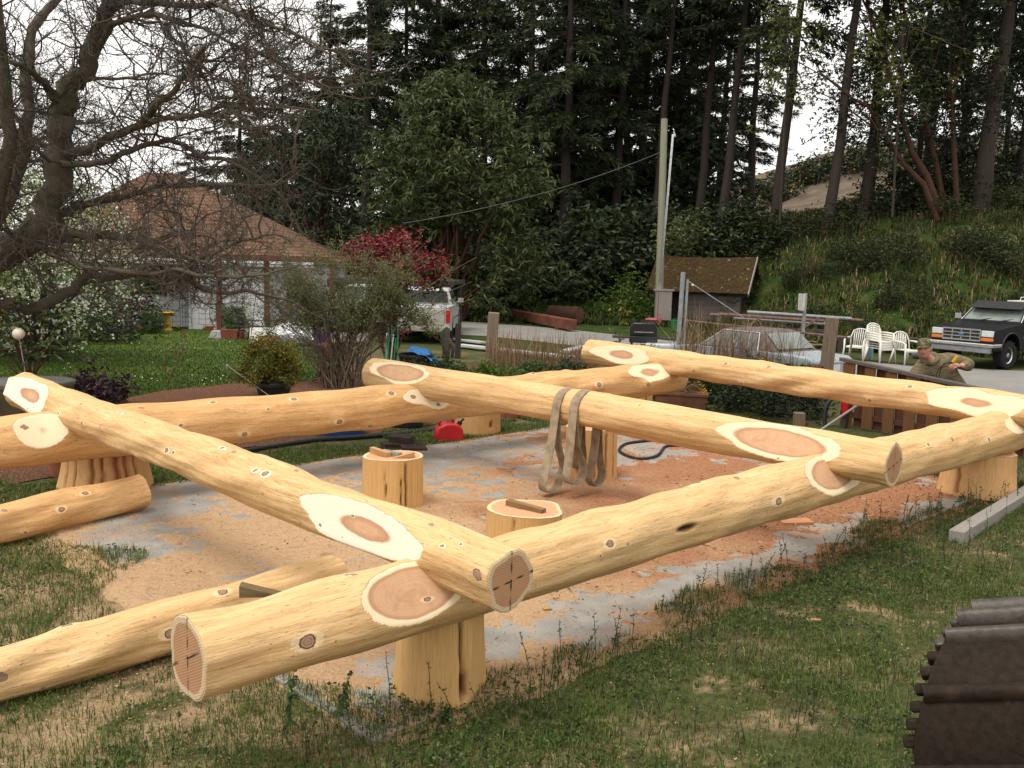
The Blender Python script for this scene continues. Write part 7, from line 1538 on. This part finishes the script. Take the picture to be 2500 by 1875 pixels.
# ================================================================== the house
SID = NT('white_siding', .7, .3); o_ = SID.obj(); x_, y_, z_ = SID.sep(o_); fr_c = SID.math('FRACT', SID.math('MULTIPLY', z_, 5.0)); ln = SID.step(fr_c, .0, .10); f_ = SID.noise(o_, 2.5, 4)
SID.color(SID.mix(ln, (.42, .43, .44), SID.ramp(f_, [(.3, (.70, .71, .73)), (.7, (.80, .81, .82))]))); SID.bump(fr_c, .5, .03); SID = SID.mat
SHIN = NT('brown_shingles', .9, .15); o_ = SHIN.obj(); x_, y_, z_ = SHIN.sep(o_); br = SHIN.n('ShaderNodeTexBrick'); SHIN.put(br.inputs['Vector'], SHIN.comb(SHIN.math('ADD', x_, y_), SHIN.math('MULTIPLY', z_, 1.0), 0.0)); br.inputs['Scale'].default_value = 1.0
br.inputs['Brick Width'].default_value = .34; br.inputs['Row Height'].default_value = .13; br.inputs['Mortar Size'].default_value = .022; br.inputs['Color1'].default_value = (.165, .095, .06, 1); br.inputs['Color2'].default_value = (.115, .064, .04, 1); br.inputs['Mortar'].default_value = (.08, .036, .022, 1)
SHIN.color(SHIN.mix(SHIN.math('MULTIPLY', SHIN.noise(o_, .8, 4), .5), br.outputs[0], (.18, .11, .075))); SHIN.bump(br.outputs['Fac'], .5, .02); SHIN = SHIN.mat
WTRIM = plain('white_trim', (.62, .63, .63), .5, var=.08); DGL = NT('dark_window_glass', .06, .6); DGL.color((.02, .024, .028)); DGL = DGL.mat
hx0, hx1, hy0, hy1, hz = -18.5, -7.75, 35.2, 43.0, 2.55
ho = empty('house', (hx0, hy0, 0), 0, 'white sided bungalow with a brown shingled hip roof behind the lawn', 'house')
LX, LY = hx1-hx0, hy1-hy0
mb = MB(); mb.box((LX/2, LY/2, hz/2), (LX, LY, hz)); mb.build('wall', SID, ho)
wx = D(462, 700, 34)[0]-hx0; mb = MB(); mb.box((wx+1.35, -.55, hz/2), (2.7, 1.094, hz-.01)); mb.build('projecting_wall', SID, ho)
for x in (wx, wx+2.7):
    mb = MB(); mb.box((x, -1.10, hz/2), (.13, .13, hz-.02)); mb.build('corner_board', WTRIM, ho)
e_ = .55; rz_ = 6.0; rx0, rx1 = LX*.30, D(432, 425, 39)[0]-hx0; ry = LY/2
mb = MB(); mb.add([(-e_, -e_-1.0, hz-.05), (LX+e_, -e_-1.0, hz-.05), (LX+e_, LY+e_, hz-.05), (-e_, LY+e_, hz-.05), (rx0, ry, rz_), (rx1, ry, rz_)], [(0, 1, 5, 4), (1, 2, 5), (2, 3, 4, 5), (3, 0, 4), (3, 2, 1, 0)]); rf = mb.build('roof', SHIN, ho)
mb = MB(); mb.box((LX/2, -e_-1.03, hz-.10), (LX+2*e_, .05, .17)); mb.box((LX/2, -e_-1.08, hz-.03), (LX+2*e_, .09, .09)); mb.build('gutter', WTRIM, ho)
def window(px0, px1, py0, py1, Yw, yl, tint=DGL):
    a, b = D(px0, py1, Yw), D(px1, py0, Yw); x0, x1 = a[0]-hx0, b[0]-hx0; z0, z1 = a[2], b[2]
    mb = MB(); f = .09
    for c, s in (((x0+x1)/2, z0-f/2, x1-x0+2*f, f), ((x0+x1)/2, z1+f/2, x1-x0+2*f, f)),: pass
    mb.box(((x0+x1)/2, yl-.02, z0-f/2), (x1-x0+2*f, .07, f)); mb.box(((x0+x1)/2, yl-.02, z1+f/2), (x1-x0+2*f, .07, f)); mb.box((x0-f/2, yl-.02, (z0+z1)/2), (f, .07, z1-z0)); mb.box((x1+f/2, yl-.02, (z0+z1)/2), (f, .07, z1-z0)); mb.box(((x0+x1)/2, yl-.02, (z0+z1)/2), (.05, .05, z1-z0))
    w_ = mb.build('window', WTRIM, ho); mb = MB(); mb.box(((x0+x1)/2, yl-.008, (z0+z1)/2), (x1-x0, .03, z1-z0)); mb.build('pane', tint, w_)
window(330, 408, 662, 718, hy0, 0); window(180, 262, 660, 716, hy0, 0); window(618, 652, 688, 742, hy0, 0, plain('amber_blind', (.16, .10, .03), .4)); window(700, 760, 690, 745, hy0, 0)
# wire trellis panels on the wall
WIRE = plain('trellis_wire', (.05, .05, .055), .6)
def trellis(label, px0, px1, py0, py1, Y, nx_, nz_):
    a, b = D(px0, py1, Y), D(px1, py0, Y); W_, H_ = b[0]-a[0], b[2]-a[2]; mb = MB()
    for k in range(nx_+1): mb.tube([(W_*k/nx_, 0, 0), (W_*k/nx_, 0, H_)], .007, 4)
    for k in range(nz_+1): mb.tube([(0, .012, H_*k/nz_), (W_, .012, H_*k/nz_)], .007, 4)
    tag(mb.build('wire_trellis', WIRE, loc=(a[0], Y, max(0, a[2]))), label, 'trellis', 'wire trellis panels against the house')
trellis('narrow wire trellis at the inner corner of the house wall', 446, 466, 700, 797, 33.6, 3, 9); trellis('wide wire trellis on the projecting house wall', 486, 612, 690, 792, 33.9, 8, 8); trellis('low wire panel behind the birdbath', 270, 440, 762, 800, 34.9, 9, 3)
# porch posts
PST = woodmat('red_brown_post', (.10, .032, .022), (.16, .06, .04), (12, 12, 1)); CFT = plain('concrete_footing', (.42, .41, .38), .9, var=.2, sc=8)
for lab, px, Y in [('red-brown porch post on a concrete footing at the patio corner', 536, 30.8), ('red-brown porch post behind the wispy shrub, left', 652, 31.4), ('red-brown porch post behind the wispy shrub, right', 812, 31.6)]:
    p = D(px, 800, Y); e = empty('porch_post', (p[0], Y, 0), 0, lab, 'post', 'red-brown porch posts of the patio')
    mb = MB(); mb.box((0, 0, 1.42), (.15, .15, 2.3)); mb.build('post', PST, e)
    mb = MB(); mb.prism([(-.32, 0), (.32, 0), (.17, .27), (-.17, .27)], -.3, .3); mb.build('footing', CFT, e, bevel=.02)
a, b = D(536, 800, 30.8), D(812, 800, 31.6); mb = MB(); mb.beam((0, 0, 0), (b-a)*[1, 1, 0], .16, .2); tag(mb.build('porch_beam', PST, loc=(a[0], 30.8, 2.67)), 'red-brown beam across the tops of the porch posts', 'beam')
# yellow birdbath
p = G(414, 808); e = empty('birdbath', (p[0], p[1]-.2, 0), 0, 'yellow birdbath on a pedestal by the house wall', 'birdbath'); YEL = plain('yellow_paint', (.46, .27, .03), .6, .3, var=.15)
mb = MB(); mb.lathe([(.19, 0), (.19, .06), (.13, .12), (.11, .40), (.13, .58)], 20); mb.build('pedestal', YEL, e, smooth='auto')
mb = MB(); mb.lathe([(.12, .57), (.27, .62), (.31, .67), (.29, .68), (.22, .645), (0, .635)], 24); mb.build('basin', YEL, e, smooth='auto')
# planters, patio furniture and garden clutter
p = D(568, 808, 30.6); e = empty('window_box', (p[0], 30.6, 0), 0, 'long red planter box with small plants on the patio edge', 'planter')
mb = MB(); mb.box((0, 0, .17), (.66, .3, .34), taper=1.12); mb.build('box', plain('red_planter', (.22, .06, .04), .7), e, bevel=.02); c = clumps(14, .3, .12, .16, .33, .5, 1); V, Q = whorls(c, 10, .05, 4, .06, .03, 0); fast_mesh('foliage', V, Q, MIDG, e, attrs={'v': leafval(len(Q))})
pot('square reddish pot at the patio edge behind the golden shrub', (D(655, 838, 27.5)[0], 27.5, 0), .30, .40, TERR, plant=(MIDG, .3)); pot('reddish pot right of the purple tub', (D(808, 860, 25.4)[0], 25.4, 0), .34, .42, TERR); pot('small terracotta pot against the projecting house wall', (D(512, 800, 33.4)[0], 33.4, 0), .16, .2, TERR)
def lounge(label, px, Y, rz, seatm):
    p = D(px, 810, Y); e = empty('patio_chair', (p[0], Y, .03), rz, label, 'chair', 'dark metal patio chairs'); mb = MB()
    for s in (-1, 1):
        mb.tube([(s*.3, -.3, 0), (s*.3, -.28, .45), (s*.3, -.2, .62), (s*.3, .3, .64)], .02, 6); mb.tube([(s*.3, .3, 0), (s*.3, .22, .42), (s*.28, .45, 1.0)], .02, 6)
    mb.build('frame', DKTR, e, smooth=True); mb = MB(); mb.box((0, 0, .42), (.56, .55, .06)); mb.build('seat', seatm, e, bevel=.02); mb = MB(); mb.box((0, .34, .75), (.54, .05, .62), rot=(-.35, 0, 0)); mb.build('backrest', seatm, e, bevel=.02)
lounge('dark metal patio chair beside the red planter box', 612, 30.4, 2.4, plain('black_sling', (.03, .03, .032), .6)); lounge('dark metal patio chair with a red cushion behind the wispy shrub', 690, 30.6, -.5, plain('red_cushion', (.30, .03, .03), .8)); lounge('dark metal patio chair nearer the purple tub', 730, 29.6, .8, plain('grey_sling', (.12, .12, .13), .7))
p = D(635, 824, 28.6); mb = MB(); mb.box((0, 0, .28), (.62, .04, .55), rot=(-.5, 0, .2)); mb.box((.1, .25, .42), (.6, .4, .04), rot=(.1, 0, .2)); tag(mb.build('white_panel', WHITP, loc=(p[0], 28.6, .03), bevel=.008), 'white panel propped up at the patio edge', 'panel')
p = D(715, 815, 28.8); FOIL = NT('shiny_foil', .3, .5, .6); FOIL.color((.62, .62, .63)); FOIL.bump(FOIL.noise(FOIL.obj(), 4, 4, .6, .8), 1.0, .15); mb = MB(); mb.ball((0, 0, .3), .6, 16, sq=(1.3, .7, .7)); mb.ball((.7, .1, .26), .45, 14, sq=(1.1, .8, .75)); tag(mb.build('foil_cover', FOIL.mat, smooth=True, loc=(p[0], 28.8, .03)), 'crumpled silvery cover over a heap behind the wispy shrub', 'cover')
p = D(786, 826, 27.4); e = empty('purple_tub', (p[0], 27.4, .03), 0, 'deep purple plastic tub with a rim beside the silvery cover', 'tub'); PUP = plain('purple_plastic', (.06, .015, .22), .4, .4)
mb = MB(); mb.lathe([(.22, 0), (.26, .52), (.29, .53), (.29, .60), (.25, .60), (.2, .1), (0, .1)], 22); mb.build('tub', PUP, e, smooth='auto'); mb = MB(); mb.lathe([(.30, .60), (.31, .66), (.1, .70), (0, .70)], 22); mb.build('lid', PUP, e, smooth='auto')
for lab, px0, py0, px1, py1 in [('thin dark shepherd hook leaning before the projecting wall', 575, 838, 600, 700), ('second thin dark hook on the lawn edge', 610, 845, 625, 715)]:
    a, b = G(px0, py0), D(px1, py1, G(px0, py0)[1]); mb = MB(); mb.tube([(0, 0, 0), b-a, b-a+[.1, 0, .12], b-a+[.22, 0, .02]], .012, 6); tag(mb.build('garden_hook', DKTR, loc=a), lab, 'hook', 'thin dark garden hooks')
p = D(947, 880, 22); e = empty('stake_bundle', (p[0], 22, 0), 0, 'bundle of green garden stakes standing behind the middle log end', 'stakes'); GRN = plain('green_stake', (.02, .24, .13), .5)
for k in range(9):
    x = rng.normal()*.10; mb = MB(); mb.tube([(x, rng.normal()*.05, 0), (x+rng.normal()*.05+.03, 0, rng.uniform(.9, 1.35))], .014, 6); mb.build('stake', GRN if k < 7 else WHITP, e)
p = D(1015, 870, 22.3); mb = MB(); mb.lathe([(.34, 0), (.40, .45), (.43, .46), (.43, .52), (.38, .52), (.34, .05), (0, .05)], 28); tag(mb.build('black_basin', plain('black_tub_plastic', (.014, .014, .016), .5, .4), smooth='auto', loc=(p[0], 22.3, 0)), 'black plastic tub under the blue tarpaulin', 'tub')
TARP = NT('blue_tarp', .5, .4); f_ = TARP.noise(TARP.obj(), 5, 4); TARP.color(TARP.ramp(f_, [(.3, (.01, .08, .25)), (.7, (.03, .19, .48))])); TARP.bump(f_, .8, .05); TARP = TARP.mat
mb = MB(); n_ = 18; vs_ = []
for i_ in range(n_+1):
    for j in range(n_+1):
        u_, v_ = i_/n_, j/n_; x = -.25+.95*u_; y = -.45+.9*v_; z = .66-.35*u_**1.5-.5*max(0, u_-.45)+.09*fnoise((x*3, y*3), 1.7, 3, 1.0)-.25*max(0, .25-v_); vs_.append((x, y, max(.02, z)))
mb.add(vs_, [(i_*(n_+1)+j, (i_+1)*(n_+1)+j, (i_+1)*(n_+1)+j+1, i_*(n_+1)+j+1) for i_ in range(n_) for j in range(n_)]); tag(mb.build('tarpaulin', TARP, smooth=True, loc=(p[0]+.1, 22.35, 0)), 'crumpled blue tarpaulin draped over the black plastic tub', 'tarpaulin')
p = D(1088, 850, 23.2); mb = MB(); mb.tube([(0, 0, 0), (.02, 0, .55), (-.03, 0, .95), (.05, 0, 1.1)], [.06, .10, .13, .06], 8); mb.tube([(0, 0, .9), (.2, 0, .6), (.16, 0, .35)], [.07, .06, .03], 7); tag(mb.build('tree_stub', BARKG, smooth=True, loc=(p[0], 23.2, 0)), 'grey gnarled stub standing before the white pickup', 'stub')
q = D(1118, 835, 26.5); mb = MB(); mb.box((0, 0, .5), (.16, .16, 1.0)); tag(mb.build('dark_post', woodmat('dark_post_wood', (.03, .024, .02), (.06, .05, .042)), loc=(q[0], 26.5, 0)), 'dark square post right of the white pickup', 'post')
# small yellow flowers along the house border
for k, px in enumerate((322, 345, 436, 500)):
    p = G(px, 808); c = rng.normal(size=(26, 3))*.04+[0, 0, .13]; V, Q = leaves(np.concatenate([c, rng.normal(size=(40, 3))*[.045, .045, .03]+[0, 0, .05]]), rand_dirs(66, .3), .07, .05)
    o = fast_mesh('daffodil_clump', V, Q, [YFLO, MIDG], attrs={'v': leafval(66)}, matidx=[0]*26+[1]*40, loc=p); tag(o, ['yellow flower clump under the dark purplish shrub', 'yellow flower clump at the foot of the green shrub', 'yellow flower clump right of the birdbath', 'yellow flower clump under the projecting wall'][k], 'flowers', 'yellow flower clumps along the house border')
